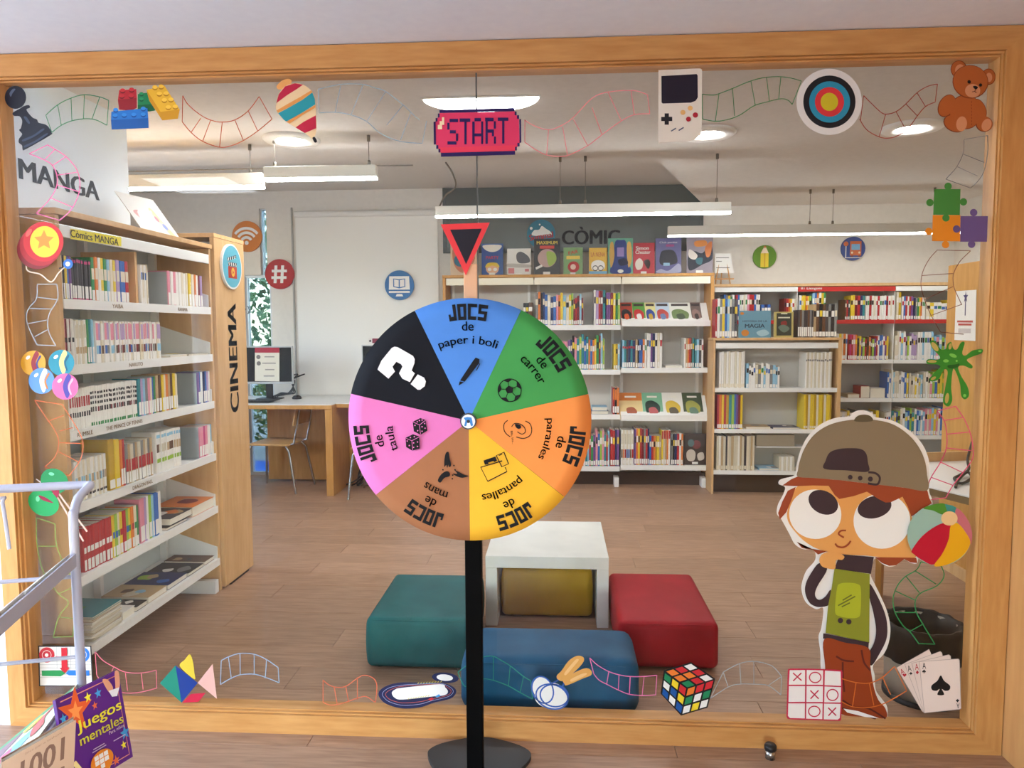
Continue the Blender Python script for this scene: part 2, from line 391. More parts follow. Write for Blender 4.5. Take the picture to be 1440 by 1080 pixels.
# stepped ceiling: low band, middle band, raised bay with a splayed right side
ce = struct(MB().box(-4.7, 3.85, YI-.01, 4.60, 2.62, 2.72, CEIL).build('ceiling'))
ce.name = 'ceiling_front'
c2 = MB(); sp = [(-4.7, 4.6), (3.85, 4.6), (3.85, YB), (1.42, YB), (.66, 5.14), (-4.7, 5.14)]
c2.prism([(x, y, 2.655) for x, y in sp], (0, 0, .06), CEIL); struct(c2.build('ceiling_middle'))
c3 = MB(); c3.box(-4.7, 1.6, 5.0, YB+.05, 2.865, 2.93, CEIL)
c3.prism([(-4.7, 5.10, 2.712), (.69, 5.10, 2.712), (.69, 5.14, 2.712), (-4.7, 5.14, 2.712)], (0, 0, .155), CEIL)
c3.prism([(.66, 5.14, 2.712), (.72, 5.14, 2.712), (1.49, YB, 2.712), (1.42, YB, 2.712)], (0, 0, .155), CEIL)
struct(c3.build('ceiling_bay'))

# dark upper glazing behind the comics
a = pY(622, 260, YB-.03); b = pY(990, 258, YB-.03); c = pY(632, 356, YB-.03)
dk = bpy.data.objects.new('window_7', None); COL.objects.link(dk); dk.location = ((a[0]+b[0])/2, YB-.03, c[2]); struct(dk)
tag(dk, 'dark grey glazed panel above the comic bookcase')
boxo('pane', dk, a[0]+.03, b[0]-.03, YB-.022, YB-.003, c[2]+.02, 2.862, DARKGLASS)
mbf = MB(); fk = mat((84, 90, 88), .5, .3, 0, 'grey_metal')
for q in ((a[0], a[0]+.03, c[2], 2.864), (b[0]-.03, b[0], c[2], 2.864), (a[0]+.03, b[0]-.03, c[2], c[2]+.02)): mbf.box(q[0], q[1], YB-.03, YB-.002, q[2], q[3], fk)
mbf.build('window_frame', dk)
tri = MB(); tri.box(pY(415, 540, YB-.02)[0], pY(417, 540, YB-.02)[0], YB-.015, YB-.001, .78, 2.7, mat((170, 168, 162), .4, .3, 0, 'trim_metal'))
struct(tri.build('trim_1'))

# roller blind drawn over the back-wall window
rb0, rb1 = pY(421, 540, YB-.03)[0], pY(618, 540, YB-.03)[0]
rbl = thing('roller_blind', 'white roller blind pulled down over the back wall behind the desks', 'blind', ((rb0+rb1)/2, YB-.03, .82))
boxo('fabric', rbl, rb0, rb1, YB-.024, YB-.020, .84, 2.60, mat((238, 236, 230), .7, .15, 0, 'blind_fabric'))
boxo('bottom_bar', rbl, rb0, rb1, YB-.032, YB-.012, .815, .84, mat((222, 220, 214), .5, .3, 0, 'blind_bar'))
MB().tube([(rb0, YB-.035, 2.63), (rb1, YB-.035, 2.63)], .03, mat((230, 228, 222), .5, .3, 0, 'blind_roll'), 14).build('roller', rbl)

# outdoors behind the narrow window that stands in for a reflected strip
og = MB().box(-16, 14, YB+.15, 30, -.10, -.03, noisy('pale_paving', (170, 166, 158), (196, 192, 184), (1, 1, 1), 3)); struct(og.build('ground_outside'))
og2 = MB().box(-16, 14, -14, -4.21, -.10, -.03, noisy('pale_paving_front', (165, 160, 150), (188, 184, 176), (1, 1, 1), 3)); og2.box(-20, -4.75, -4.2, 7.3, -.10, -.03, og2.mats[0]); struct(og2.build('ground_street'))
bm_ = MB().box(-5.6, -2.1, YB+.2, YB+.95, -.029, -.022, noisy('blue_mat', (28, 92, 190), (44, 110, 205), (1, 1, 1), 4))
tag(rebase(bm_.build('floor_mat')), 'blue mat on the paving outside the narrow stand-in window', 'mat')
def bush(name, label, c, r, h, n, cols, cat='bush', seed=1):
    rnd = random.Random(seed); t = thing(name, label, cat, (c[0], c[1], -.03))
    mb = MB(); ms = [mat(q, .6, .25, 0, 'leaf') for q in cols]
    for i in range(n):
        a1, z_ = rnd.uniform(0, 6.283), rnd.random(); rr = r*math.sqrt(rnd.random())*(.6+.6*math.sin(math.pi*min(z_+.12, 1)))
        p = Vector((c[0]+rr*math.cos(a1), c[1]+rr*math.sin(a1), .05+z_*h)); L = rnd.uniform(.05, .11)*max(1, r)
        d = Vector((rnd.uniform(-1, 1), rnd.uniform(-1, 1), rnd.uniform(-.3, 1))).normalized(); s_ = d.cross(Vector((rnd.uniform(-1, 1), rnd.uniform(-1, 1), rnd.uniform(-1, 1)))).normalized()
        mb.add([p, p+d*L*.5+s_*L*.28, p+d*L, p+d*L*.5-s_*L*.28], [(0, 1, 2, 3)], rnd.choice(ms))
    f_ = mb.build('foliage', t); f_['kind'] = 'stuff'
    st = MB()
    for k in range(5):
        a1 = k*1.26; st.tube([(c[0], c[1], -.03), (c[0]+.25*r*math.cos(a1), c[1]+.25*r*math.sin(a1), h*.5), (c[0]+.5*r*math.cos(a1), c[1]+.5*r*math.sin(a1), h*.85)], [.015, .01, .005], mat((92, 72, 50), .8, .1, 0, 'bark'), 6)
    st.build('stem', t)
bush('flowering_shrub', 'leafy green shrub growing outside the narrow stand-in window', (-3.2, 9.3), .75, 1.2, 2600, [(44, 84, 28), (76, 112, 40), (112, 132, 60), (150, 140, 76)], seed=3)
bush('hedge_tree', 'tall pale green tree standing beyond the narrow stand-in window', (-4.2, 12.6), 1.8, 4.6, 5200, [(96, 130, 84), (124, 152, 110), (70, 104, 70)], 'tree', seed=5)

# ================================================================== LAMPS
BARM = mat((214, 208, 196), .5, .3, 0, 'lamp_body'); WIRE = mat((120, 112, 100), .4, .4, .5, 'lamp_wire')
def bar_lamp(label, x0, x1, y_, z_, h, wires, zc, st, w=.055):
    t = thing('pendant_bar_lamp', label, 'lamp', ((x0+x1)/2, y_, z_), 'linear pendant lamps')
    boxo('lamp_body', t, x0, x1, y_-w/2, y_+w/2, z_+.008, z_+h, BARM, .004)
    boxo('diffuser', t, x0+.002, x1-.002, y_-w/2+.003, y_+w/2-.003, z_-.004, z_+.008, emit((248, 251, 255), st))
    for x in wires:
        MB().tube([(x, y_, z_+h), (x, y_, zc)], .0022, WIRE, 6).build('wire', t)
        MB().lathe([(0, .03), (.009, .03), (.011, 0), (0, 0)], (x, y_, z_+h-.001), WIRE, 10).build('clamp', t)
        MB().lathe([(0, 0), (.010, 0), (.010, -.035), (0, -.035)], (x, y_, zc), WIRE, 10).build('ceiling_cap', t)
    return t
S1 = 38.0
bar_lamp('long white pendant bar lamp hanging in front of the dark panel', -.836, 1.162, 5.08, 2.262, .072, (.02, .19, 1.07), 2.655, S1)
fb = pY(1320, 328, 6.45); bar_lamp('pendant bar lamp along the back wall above pencil and bus signs', .95, fb[0]+.9, 6.45, fb[2], .085, (2.14, 2.33, 3.16), 2.655, 15)
q0 = pY(177, 266, 4.45); q1 = pY(371, 263.5, 4.45)
bar_lamp('pendant bar lamp left of its twin, behind the white display card', q0[0]-1.0, q1[0], 4.45, q1[2], .085, (q1[0]-.08, q1[0]-1.2), 2.62, S1)
q0 = pY(373, 254, 4.30); q1 = pY(530, 251, 4.30)
bar_lamp('shorter pendant bar lamp right of the manga board', q0[0], q1[0], 4.30, q1[2], .075, (q0[0]+.06, q1[0]-.045), 2.62, S1)
def downlight(label, c, r, zc, st):
    t = thing('ceiling_downlight', label, 'lamp', (c[0], c[1], zc-.02), 'round recessed ceiling lamps')
    MB().lathe([(r*.52, -.010), (r*.60, -.020), (r*.9, -.022), (r, -.010), (r, 0)], (c[0], c[1], zc), mat((232, 228, 220), .45, .3, 0, 'lamp_ring'), 36).build('trim_ring', t)
    MB().lathe([(0, -.011), (r*.3, -.012), (r*.54, -.009)], (c[0], c[1], zc), emit((250, 252, 255), st), 36).build('lens', t)
for lb, p in (('round ceiling downlight under the spinning-top sticker', (410, 195)), ('round ceiling downlight beside the console sticker', (994, 186)), ('round ceiling downlight left of the teddy bear sticker', (1283, 178))):
    q = pZ(*p, 2.62); downlight(lb, q, .165, 2.62, 44)
# broad half-round ceiling lamp
q0, q1, q2 = pZ(596, 138.5, 2.62), pZ(757, 133, 2.62), pZ(676, 154, 2.62)
dl = thing('ceiling_lamp', 'wide half-round ceiling lamp just above the START sticker', 'lamp', (q2[0], q2[1], 2.60))
ym = (q0[1]+q1[1])/2; xm = (q0[0]+q1[0])/2; rx = (q1[0]-q0[0])/2; ry = q2[1]-ym
pts = [(xm+rx*math.cos(a), ym+ry*math.sin(a)*1.0) for a in [math.pi*i/24 for i in range(25)]]
MB().prism([(x, y, 2.606) for x, y in pts], (0, 0, .013), emit((250, 252, 255), 9)).build('diffuser', dl)
MB().prism([(xm+(x-xm)*1.04, ym-.01+(y-ym)*1.08, 2.612) for x, y in pts], (0, 0, .0075), BARM).build('trim_ring', dl)
# more lamps of the same room outside the photograph's frame, and lobby ceiling panels, two added unseen for brightness
for lb, x, y in (('recessed ceiling downlight over the left aisle beyond the manga shelves', -3.3, 3.7), ('recessed ceiling downlight over the right aisle beside the wooden cabinet', 3.1, 3.9)):
    downlight(lb, (x, y), .165, 2.62, 44)
for x, y, lb, es in ((-2.373, .358, 'square ceiling panel lamp of the lobby, mirrored faintly in the glass', 7), (-3.1, 2.0, 'added unseen fill panel on the lobby ceiling nearest the partition', 9), (-3.9, 1.2, 'added unseen fill panel on the lobby ceiling beside the lobby window', 9)):
    t = thing('ceiling_lamp_and_fill', lb, 'lamp', (x, y, ZT1-.02), 'lobby panel lamps')
    boxo('diffuser', t, x-.28, x+.28, y-.28, y+.28, ZT1-.012, ZT1-.002, emit((236, 243, 255), es))
    mb = MB()
    for q in ((x-.31, x-.28, y-.31, y+.31), (x+.28, x+.31, y-.31, y+.31), (x-.28, x+.28, y-.31, y-.28), (x-.28, x+.28, y+.28, y+.31)): mb.box(*q, ZT1-.018, ZT1+.001, BARM)
    mb.build('frame', t)
# grey conduit running from the ceiling to the long bar lamp
cb = pY(622, 238, 5.1); MBc = MB().tube(smooth_pts([(cb[0]+.02, 5.12, 2.64), (cb[0]+.07, 5.11, 2.56), (cb[0]+.09, 5.10, 2.47), (cb[0]+.02, 5.09, 2.41), (cb[0]-.02, 5.08, 2.335)], 6, False), .006, WIRE, 8)
tag(rebase(MBc.build('power_cable')), 'grey power cable looping from the ceiling to the long bar lamp', 'cable')

a, b = pY(178, 241.5, 4.40), pY(522, 233.5, 4.36)
tag(rebase(MB().tube([(a[0]-.4, a[1], a[2]), tuple(a), tuple(b), (b[0]+.25, b[1], b[2])], .004, WIRE, 6).build('support_cable')), 'thin grey support cable running above the two left bar lamps', 'cable')
# ================================================================== FURNITURE
def sheetY(Y): return Sheet(lambda x, y: pY(x, y, Y), (0, -1, 0))
def sheetX(X, s=1): return Sheet(lambda x, y: pX(x, y, X), (s, 0, 0))
TEAL_BACK = mat((206, 214, 212), .5, .3, 0, 'bookcase_back')
# ---- manga bookcase on the left
mg = thing('manga_bookcase', 'tall white steel manga bookcase with maple end panels behind the glass on the left', 'bookcase', (-2.1, 3.39, 0))
MXF, MXB, MY0, MY1 = -1.93, -2.27, 2.775, 4.0
boxo('end_panel', mg, MXB, MXF-.003, 2.75, 2.774, 0, 1.945, W_SHELF, .002)
boxo('end_panel', mg, MXB, MXF-.003, 4.002, 4.024, 0, 1.945, W_SHELF, .002)
boxo('top_board', mg, MXB-.005, MXF+.005, 2.745, 4.028, 1.946, 1.970, W_SHELF, .002)
boxo('back_panel', mg, MXB, MXB+.012, MY0, MY1, .05, 1.944, TEAL_BACK)
MS = [1.618, 1.356, 1.092, .795, .493, .188]
ydiv = pX(200, 430, -1.95)[1]
for z in MS:
    mb = MB().box(MXB+.013, MXF-.006, MY0, MY1, z-.014, z, STEEL).box(MXF-.006, MXF, MY0, MY1, z-.036, z+.004, STEEL)
    sh = mb.build('shelf', mg)
    for yb in (MY0+.001, MY1-.004):
        MB().prism([(MXB+.02, yb, z), (MXF-.012, yb, z), (MXF-.012, yb, z+.07), (MXB+.02, yb, z+.17)], (0, .003, 0), STEEL).build('end_bracket', sh)
for yy in (MY0+.02, ydiv, MY1-.045):
    boxo('upright', mg, MXB+.013, MXB+.05, yy, yy+.025, 0, 1.94, STEEL)
boxo('header_strip', mg, MXF-.014, MXF-.002, MY0, MY1, 1.862, 1.912, STEEL, .002)
boxo('divider', mg, MXB+.05, MXF-.03, ydiv-.03, ydiv-.012, MS[0], 1.86, W_SHELF)
boxo('foot', mg, MXB+.02, MXF-.004, MY1-.06, MY1-.015, 0, .075, STEEL, .003)
boxo('foot', mg, MXB+.02, MXF-.004, MY0+.015, MY0+.06, 0, .075, STEEL, .003)
boxo('plinth', mg, MXB, MXB+.02, MY0, MY1, 0, .09, mat((60, 50, 44), .6, .2, 0, 'dark_plinth'))
shx = sheetX(MXF-.0015)
art(shx, mg, [('title_label', (232, 214, 40), 'p', [(99, 321.5), (170.5, 333.5), (170.5, 346.5), (99, 336)])])
def text_on(sheet_n, o, r, u, s_, w, h, mt, nm, parent, bold=0.0, lev=1):
    vs, fs = text_fit(s_, w, h, bold); O = Vector(o); R_ = Vector(r); U_ = Vector(u); n = Vector(sheet_n)
    n3 = len(vs)//3 if bold > .004 else len(vs)
    return MB().add([O+R_*x+U_*y+n*(.0008*lev+.00025*(i//n3)) for i, (x, y) in enumerate(vs)], fs, mt).build(nm, parent)
INK = mat((38, 36, 34), .5, .3, 0, 'black_ink'); BROWN = mat((122, 92, 44), .5, .3, 0, 'brown_ink')
c = pX(134, 334.5, MXF-.0015); w_ = pX(168, 338, MXF)[1]-pX(101, 328, MXF)[1]
text_on((1, 0, 0), c, (0, 1, 0), (0, 0, 1), 'Còmics MANGA', w_, .030, INK, 'title_lettering', mg, .01, 2)
for s_, k, xa, xb in (('YAIBA', 0, 161, 176), ('RANMA', 0, 253, 266), ('NARUTO', 1, 181, 200), ('RUMBLE', 2, 103, 125), ('THE PRINCE OF TENNIS', 2, 144, 196), ('DRAGON BALL', 3, 178, 207)):
    ya, yb = pX(xa, 500, MXF)[1], pX(xb, 500, MXF)[1]
    text_on((1, 0, 0), (MXF, (ya+yb)/2, MS[k]-.016), (0, 1, 0), (0, 0, 1), s_, yb-ya, .017, BROWN, 'shelf_lettering', mg, .012)
# MANGA lettering on the pale wall panel
ya, yb = pX(26, 250, -2.29)[1], pX(139, 265, -2.29)[1]; zc = pX(82, 253, -2.289)[2]; zh = abs(pX(30, 225, -2.29)[2]-pX(30, 254, -2.29)[2])
wt = bpy.data.objects['wall_left']
o = text_on((1, 0, 0), (-2.289, (ya+yb)/2, zc), (0, 1, 0), (0, 0, 1), 'MANGA', yb-ya, zh, mat((20, 20, 22), .6, .2, 0, 'black_vinyl'), 'wall_lettering', None, .045)
rebase(o); tag(o, 'bold black MANGA lettering on the pale wall above the manga bookcase', 'lettering')
# white display card leaning on top of the manga bookcase
p = [pX(181, 268, -2.06), pX(233, 281, -2.06), pX(258, 335, -2.06), pX(205, 320, -2.06)]
zb = 1.972; dz = zb-min(p[2][2], p[3][2]); p[2][2] = p[3][2] = zb
crd = thing('display_card', 'white display card leaning on top of the manga bookcase', 'card', (-2.06, p[3][1], zb))
q = [Vector(p[0])+Vector((-.07, 0, 0)), Vector(p[1])+Vector((-.07, 0, 0)), Vector(p[2]), Vector(p[3])]
MB().prism(q, (-.004, 0, 0), mat((218, 215, 208), .5, .3, 0, 'card')).build('card', crd)
def bil(q, off_=.0012):
    n = (q[1]-q[0]).cross(q[3]-q[0]).normalized()
    if n.dot(Vector(CAM)-q[0]) < 0: n = -n
    return Sheet(lambda u, v: (q[0]*(1-u)+q[1]*u)*(1-v)+(q[3]*(1-u)+q[2]*u)*v, n)
art(bil(q), crd, [('print', (196, 128, 120), 's', [(.12, .42), (.3, .36), (.55, .42), (.62, .55), (.4, .62), (.2, .58)]), ('print', (214, 190, 120), 's', [(.62, .3), (.72, .25), (.8, .5), (.92, .95), (.8, .97), (.68, .6)]), ('print', (80, 100, 170), 'p', ell(.76, .66, .06, .08, 0, 14)), ('print', (180, 70, 80), 'p', ell(.66, .5, .05, .07, 0, 14))])

# ---- CINEMA bookcase end
cn = thing('cinema_bookcase', 'maple end panel of the CINEMA bookcase standing past the manga shelves', 'bookcase', (-2.4, 4.23, 0))
boxo('end_panel', cn, -1.94, -1.915, 4.03, 4.42, .012, 2.012, W_SHELF, .002)
boxo('top_board', cn, -3.3, -1.913, 4.028, 4.422, 2.013, 2.036, W_SHELF, .002)
boxo('end_panel', cn, -3.3, -3.275, 4.03, 4.42, .012, 2.012, W_SHELF, .002)
boxo('core_panel', cn, -3.27, -1.945, 4.215, 4.235, .05, 2.01, TEAL_BACK)
for z in (.15, .45, .75, 1.05, 1.35, 1.65): boxo('shelf', cn, -3.27, -1.945, 4.05, 4.41, z-.025, z, STEEL)
boxo('rail', cn, -3.27, -1.945, 4.04, 4.055, 1.955, 1.985, mat((150, 146, 140), .4, .4, .4, 'steel_rail'))
for x in (-3.29, -1.936): boxo('foot', cn, x, x+.02, 4.10, 4.35, 0, .012, INK)
zc0, zc1 = pX(327, 581, -1.915)[2], pX(327, 426, -1.915)[2]; yc = pX(328, 505, -1.915)[1]
yw = abs(pX(336, 500, -1.915)[1]-pX(322, 500, -1.915)[1])*.85
vs, fs = text_fit('CINEMA', zc1-zc0, yw, .045)
MB().add([(-1.9142, yc-y, (zc0+zc1)/2+x) for x, y in vs], fs, INK).build('panel_lettering', cn)
sgn = thing('round_sign', 'round blue clapperboard sign on the CINEMA bookcase end', 'sign', tuple(pX(325, 375, -1.9)))
cx_ = pX(325.5, 375, -1.905); ry_ = abs(pX(313, 375, -1.905)[1]-pX(339, 375, -1.905)[1])/2; rz_ = abs(pX(325, 342, -1.905)[2]-pX(325, 409, -1.905)[2])/2
rr = (ry_+rz_)/2
MB().prism([(-1.914, cx_[1]+rr*math.cos(t), cx_[2]+rr*math.sin(t)) for t in [2*math.pi*i/40 for i in range(40)]], (.013, 0, 0), mat((236, 234, 228), .5, .3, 0, 'sign_edge')).build('backing', sgn)
shc = Sheet(lambda u, v: Vector((-1.9005, cx_[1]+u*rr, cx_[2]-v*rr)), (1, 0, 0))
art(shc, sgn, [('face', (96, 172, 190), 'p', ell(0, 0, .93)), ('clapper', (178, 62, 50), 'p', rect(-.42, 0, .45, .52)), ('clapper', (40, 40, 44), 'p', [(-.5, -.35), (.4, -.55), (.42, -.42), (-.48, -.2)], [(-.42, -.18), (.45, -.18), (.45, -.02), (-.42, -.02)]),
     ('clapper', (238, 236, 230), 'p', *[[(-.42+i*.22, -.36-i*.045), (-.33+i*.22, -.38-i*.045), (-.37+i*.22, -.24-i*.045), (-.46+i*.22, -.22-i*.045)] for i in range(4)], *[[(-.40+i*.22, -.17), (-.31+i*.22, -.17), (-.25+i*.22, -.03), (-.34+i*.22, -.03)] for i in range(4)]),
     ('play', (226, 178, 70), 'p', ell(.03, .25, .17, .2)), ('play', (178, 62, 50), 'p', [(-.02, .15), (.12, .25), (-.02, .35)])])

# ---- COMIC bookcase on the back wall
CY = 6.85; zy = lambda y, x=870: pY(x, y, CY)[2]; xx = lambda x, y=540: pY(x, y, CY)[0]
CXB = [xx(627, 420), xx(751, 420), xx(873.5, 440), xx(998, 500)]
cm = thing('comic_bookcase', 'wide comic bookcase with maple frame under the dark glazed panel', 'bookcase', ((CXB[0]+CXB[3])/2, 7.0, 0))
CD = 7.17
ZTOP = zy(385); WB = .028
boxo('end_panel', cm, CXB[0]-WB, CXB[0], CY-.01, CD, 0, ZTOP-.026, W_DESK, .002)
boxo('end_panel', cm, CXB[3], CXB[3]+WB, CY-.01, CD, 0, ZTOP-.026, W_DESK, .002)
boxo('top_board', cm, CXB[0]-WB-.003, CXB[3]+WB+.003, CY-.013, CD, ZTOP-.025, ZTOP, W_DESK, .002)
boxo('back_panel', cm, CXB[0], CXB[3], CD-.012, CD, .1, ZTOP-.026, mat((206, 200, 188), .5, .3, 0, 'grey_back'))
boxo('plinth', cm, CXB[0], CXB[3], CY+.12, CY+.14, 0, .12, mat((70, 52, 42), .6, .2, 0, 'dark_plinth'))
CREAM = mat((240, 232, 208), .45, .3, 0, 'cream_steel')
COMIC_Z = {0: [zy(457), zy(520), zy(583), zy(656)], 1: [zy(457), zy(520), zy(583), zy(656)], 2: [zy(458), zy(517.5), zy(590), zy(654)]}
for k in range(3):
    a, b = CXB[k]+.004, CXB[k+1]-.004
    boxo('header_strip', cm, a, b, CY-.005, CY+.008, zy(399.5), zy(389.5), CREAM, .002)
    for i, z in enumerate(COMIC_Z[k]):
        if k == 2 and i in (0, 2):          # sloping display shelf
            mb = MB().prism([(a, CY-.02, z), (a, CY-.008, z), (a, CY+.19, z+.20), (a, CY+.18, z+.212)], (b-a, 0, 0), STEEL)
            mb.box(a, b, CY-.035, CY-.02, z-.008, z+.045, STEEL)
            mb.build('display_shelf', cm)
        else:
            MB().box(a, b, CY, CD-.013, z-.014, z, STEEL).box(a, b, CY-.006, CY, z-.045, z+.002, STEEL).build('shelf', cm)
    boxo('foot', cm, b-.05, b-.005, CY+.0, CD-.02, 0, .09, STEEL, .003)
for k in (0, 1, 2):
    boxo('upright', cm, CXB[k+1]-.07, CXB[k+1]-.045, CD-.05, CD-.013, .1, ZTOP-.03, STEEL)
    boxo('upright', cm, CXB[k]+.02, CXB[k]+.045, CD-.05, CD-.013, .1, ZTOP-.03, STEEL)
# ---- right-hand tall bookcases along the back wall
RY = 6.97; zr = lambda y, x=1200: pY(x, y, RY)[2]; xr = lambda x, y=450: pY(x, y, RY)[0]
RX = [CXB[3]+WB+.032, xr(1121), xr(1258), xr(1336)+.35]
rbk = thing('reference_bookcase', 'long library bookcase with red and white shelf edges at the right of the back wall', 'bookcase', ((RX[0]+RX[3])/2, 7.1, 0))
boxo('end_panel', rbk, RX[0]-.025, RX[0], RY-.005, 7.23, 0, zr(402.5), W_SHELF, .002)
boxo('end_panel', rbk, RX[3], RX[3]+.025, RY-.005, 7.23, 0, zr(402.5), W_SHELF, .002)
boxo('top_board', rbk, RX[0]-.028, RX[3]+.028, RY-.008, 7.23, zr(402), zr(398), W_SHELF, .002)
boxo('back_panel', rbk, RX[0], RX[3], 7.218, 7.23, .05, zr(402.5), mat((176, 176, 172), .5, .3, 0, 'grey_back'))
REDM = mat((190, 46, 44), .45, .3, 0, 'red_strip')
RZ = [zr(450), zr(506), zr(560), zr(612), zr(664)]
for k in range(3):
    a, b = RX[k]+.003, RX[k+1]-.003
    boxo('header_strip', rbk, a, b, RY-.003, RY+.008, zr(409.5), zr(403), REDM if k == 1 else STEEL, .001)
    for i, z in enumerate(RZ):
        MB().box(a, b, RY, 7.216, z-.012, z, STEEL).build('shelf', rbk)
        boxo('shelf_edge', rbk, a, b, RY-.006, RY-.001, z-.034, z+.002, REDM if (i == 0) else STEEL)
    boxo('divider', rbk, RX[k+1]-.0025, RX[k+1]+.0025, RY+.01, 7.216, .05, zr(403), STEEL) if k < 2 else None
c = pY(1141, 405.8, RY-.004); text_on((0, -1, 0), c, (1, 0, 0), (0, 0, 1), '81 Llengües', .19, .03, STEEL, 'header_lettering', rbk, .01, 2)
# ---- low periodicals unit in front of it
LY = 6.60; zl = lambda y: pY(1090, y, LY)[2]; xl = lambda x: pY(x, 560, LY)[0]
LX0, LX1 = xl(1005), xl(1177)
low = thing('low_bookcase', 'low maple periodicals unit with a white header in front of the reference shelves', 'bookcase', ((LX0+LX1)/2, 6.75, 0))
LB = 6.83; ZL = zl(475)
boxo('end_panel', low, LX0-.02, LX0, LY-.005, LB, 0, ZL-.022, W_SHELF, .002); boxo('end_panel', low, LX1, LX1+.03, LY-.005, LB, 0, ZL-.022, W_SHELF, .002)
boxo('top_board', low, LX0-.022, LX1+.032, LY-.008, LB, ZL-.021, ZL, W_SHELF, .002)
boxo('header_strip', low, LX0+.002, LX1-.002, LY, LY+.01, zl(490), zl(482), STEEL, .002)
boxo('back_panel', low, LX0, LX1, LB-.012, LB, .05, ZL-.022, mat((190, 190, 184), .5, .3, 0, 'grey_back'))
LZ = [zl(546), zl(604), zl(662.5)]
for z in LZ: MB().box(LX0+.001, LX1-.001, LY+.006, LB-.013, z-.012, z, STEEL).box(LX0+.001, LX1-.001, LY, LY+.006, z-.034, z+.003, STEEL).build('shelf', low)
boxo('plinth', low, LX0, LX1, LY+.09, LY+.11, 0, LZ[2]-.04, mat((60, 44, 36), .6, .2, 0, 'dark_plinth'))
boxo('file_box', low, xl(1066), xl(1120), LY+.02, LB-.03, zl(628), zl(612), mat((150, 138, 118), .6, .2, 0, 'file_box'))
boxo('file_box_shelf', low, xl(1066), xl(1176), LY+.02, LB-.03, zl(630), zl(628.5), STEEL)

# ---- tall wooden cabinet and desk on the right
cab = thing('wooden_cabinet', 'tall wooden cabinet side with a notice taped on it at the right', 'cabinet', (2.6, 4.3, 0))
boxo('side_panel', cab, 2.40, 2.43, 3.85, 4.70, 0, 1.868, W_DESK, .002); boxo('carcass', cab, 2.431, 2.85, 3.88, 4.695, 0, 1.86, W_DESK, .002)
boxo('skirting', cab, 2.385, 2.3995, 3.85, 4.70, 0, .07, W_SHELF, .002)
nq = [Vector(pX(*p, 2.397)) for p in ((1344.5, 409.5), (1373, 407.5), (1371.5, 479.5), (1342, 478))]
nt = thing('notice', 'white wand-illustrated notice taped to the wooden cabinet', 'notice', tuple(nq[3]))
MB().prism(nq, (.001, 0, 0), mat((226, 220, 212), .6, .2, 0, 'paper')).build('sheet', nt)
art(bil(nq), nt, [('print', (80, 70, 110), 'p', starp(.5, .13, .13, .05)), ('print', (80, 70, 110), 'r', .04, [(.5, .15), (.5, .5)]), ('print', (180, 80, 70), 'p', rect(.12, .6, .88, .64), rect(.18, .66, .82, .7)), ('print', (190, 180, 176), 'p', rect(.2, .76, .8, .85))])
dz_ = .74
dp = [pZ(1238, 652, dz_), pZ(1374, 647, dz_), pZ(1388, 704, dz_), pZ(1238, 668, dz_)]
rd = thing('study_desk', 'white-topped study desk in front of the wooden cabinet at the right', 'desk', (1.9, 3.4, 0))
MB().prism([(p[0], p[1], dz_-.006) for p in dp], (0, 0, .006), mat((232, 228, 220), .4, .35, 0, 'white_laminate')).build('desk_top', rd)
MB().prism([(p[0], p[1], dz_-.04) for p in dp], (0, 0, .033), mat((120, 96, 62), .5, .3, 0, 'desk_edge')).build('desk_edge', rd)
MB().prism([(dp[1][0]-.03, dp[1][1]-.02, 0), (dp[1][0], dp[1][1]-.02, 0), (dp[2][0], dp[2][1]+.02, 0), (dp[2][0]-.03, dp[2][1]+.02, 0)], (0, 0, dz_-.041), W_DESK).build('side_panel', rd)
MB().prism([(dp[0][0], dp[0][1]-.02, 0), (dp[0][0]+.03, dp[0][1]-.02, 0), (dp[3][0]+.03, dp[3][1]+.02, 0), (dp[3][0], dp[3][1]+.02, 0)], (0, 0, dz_-.041), W_DESK).build('side_panel', rd)
MB().prism([(dp[0][0], dp[0][1], dz_+.001), (dp[1][0], dp[1][1], dz_+.001), (dp[1][0], dp[1][1]+.02, dz_+.001), (dp[0][0], dp[0][1]+.02, dz_+.001)], (0, 0, .05), W_SHELF).build('upstand', rd)
cab_ = MB(); BLK = mat((24, 24, 26), .45, .4, 0, 'black_rubber')
cpts = [pZ(1367, 622, .86), pZ(1361, 645, .80), pZ(1362, 660, dz_+.03), pZ(1350, 668, dz_+.014), pZ(1342, 673, dz_+.01), pZ(1352, 680, dz_+.01), pZ(1366, 672, dz_+.012), pZ(1360, 664, dz_+.022), pZ(1347, 676, dz_+.012), pZ(1344, 685, dz_+.009)]
cab_.tube(smooth_pts([tuple(p) for p in cpts], 6, False), .007, BLK, 8); tag(rebase(cab_.build('power_cable')), 'tangled black power cable lying on the right-hand desk', 'cable')

# ---- desks, screens and chairs at the back left
DY = 6.36; zd = pY(400, 569, DY)[2]; dx1 = pY(467, 600, DY)[0]
LAM = mat((226, 224, 218), .35, .4, 0, 'white_laminate')
d1 = thing('computer_desk', 'oak computer desk with a white top beside the narrow stand-in window', 'desk', (-2.7, 6.8, 0))
boxo('desk_top', d1, -3.6, dx1, DY, 7.19, zd-.006, zd, LAM); boxo('desk_edge', d1, -3.6, dx1, DY, 7.19, zd-.04, zd-.0065, W_DESK)
boxo('side_panel', d1, dx1-.065, dx1, DY+.005, 7.18, 0, zd-.041, W_DESK, .002); boxo('side_panel', d1, -3.6, -3.54, DY+.005, 7.18, 0, zd-.041, W_DESK, .002)
boxo('modesty_panel', d1, X1w+.03, dx1-.066, 6.98, 7.0, .02, zd-.041, W_DESK)
d2 = thing('computer_desk', 'second oak computer desk with a white top, half hidden by the wheel', 'desk', (-1.5, 6.9, 0))
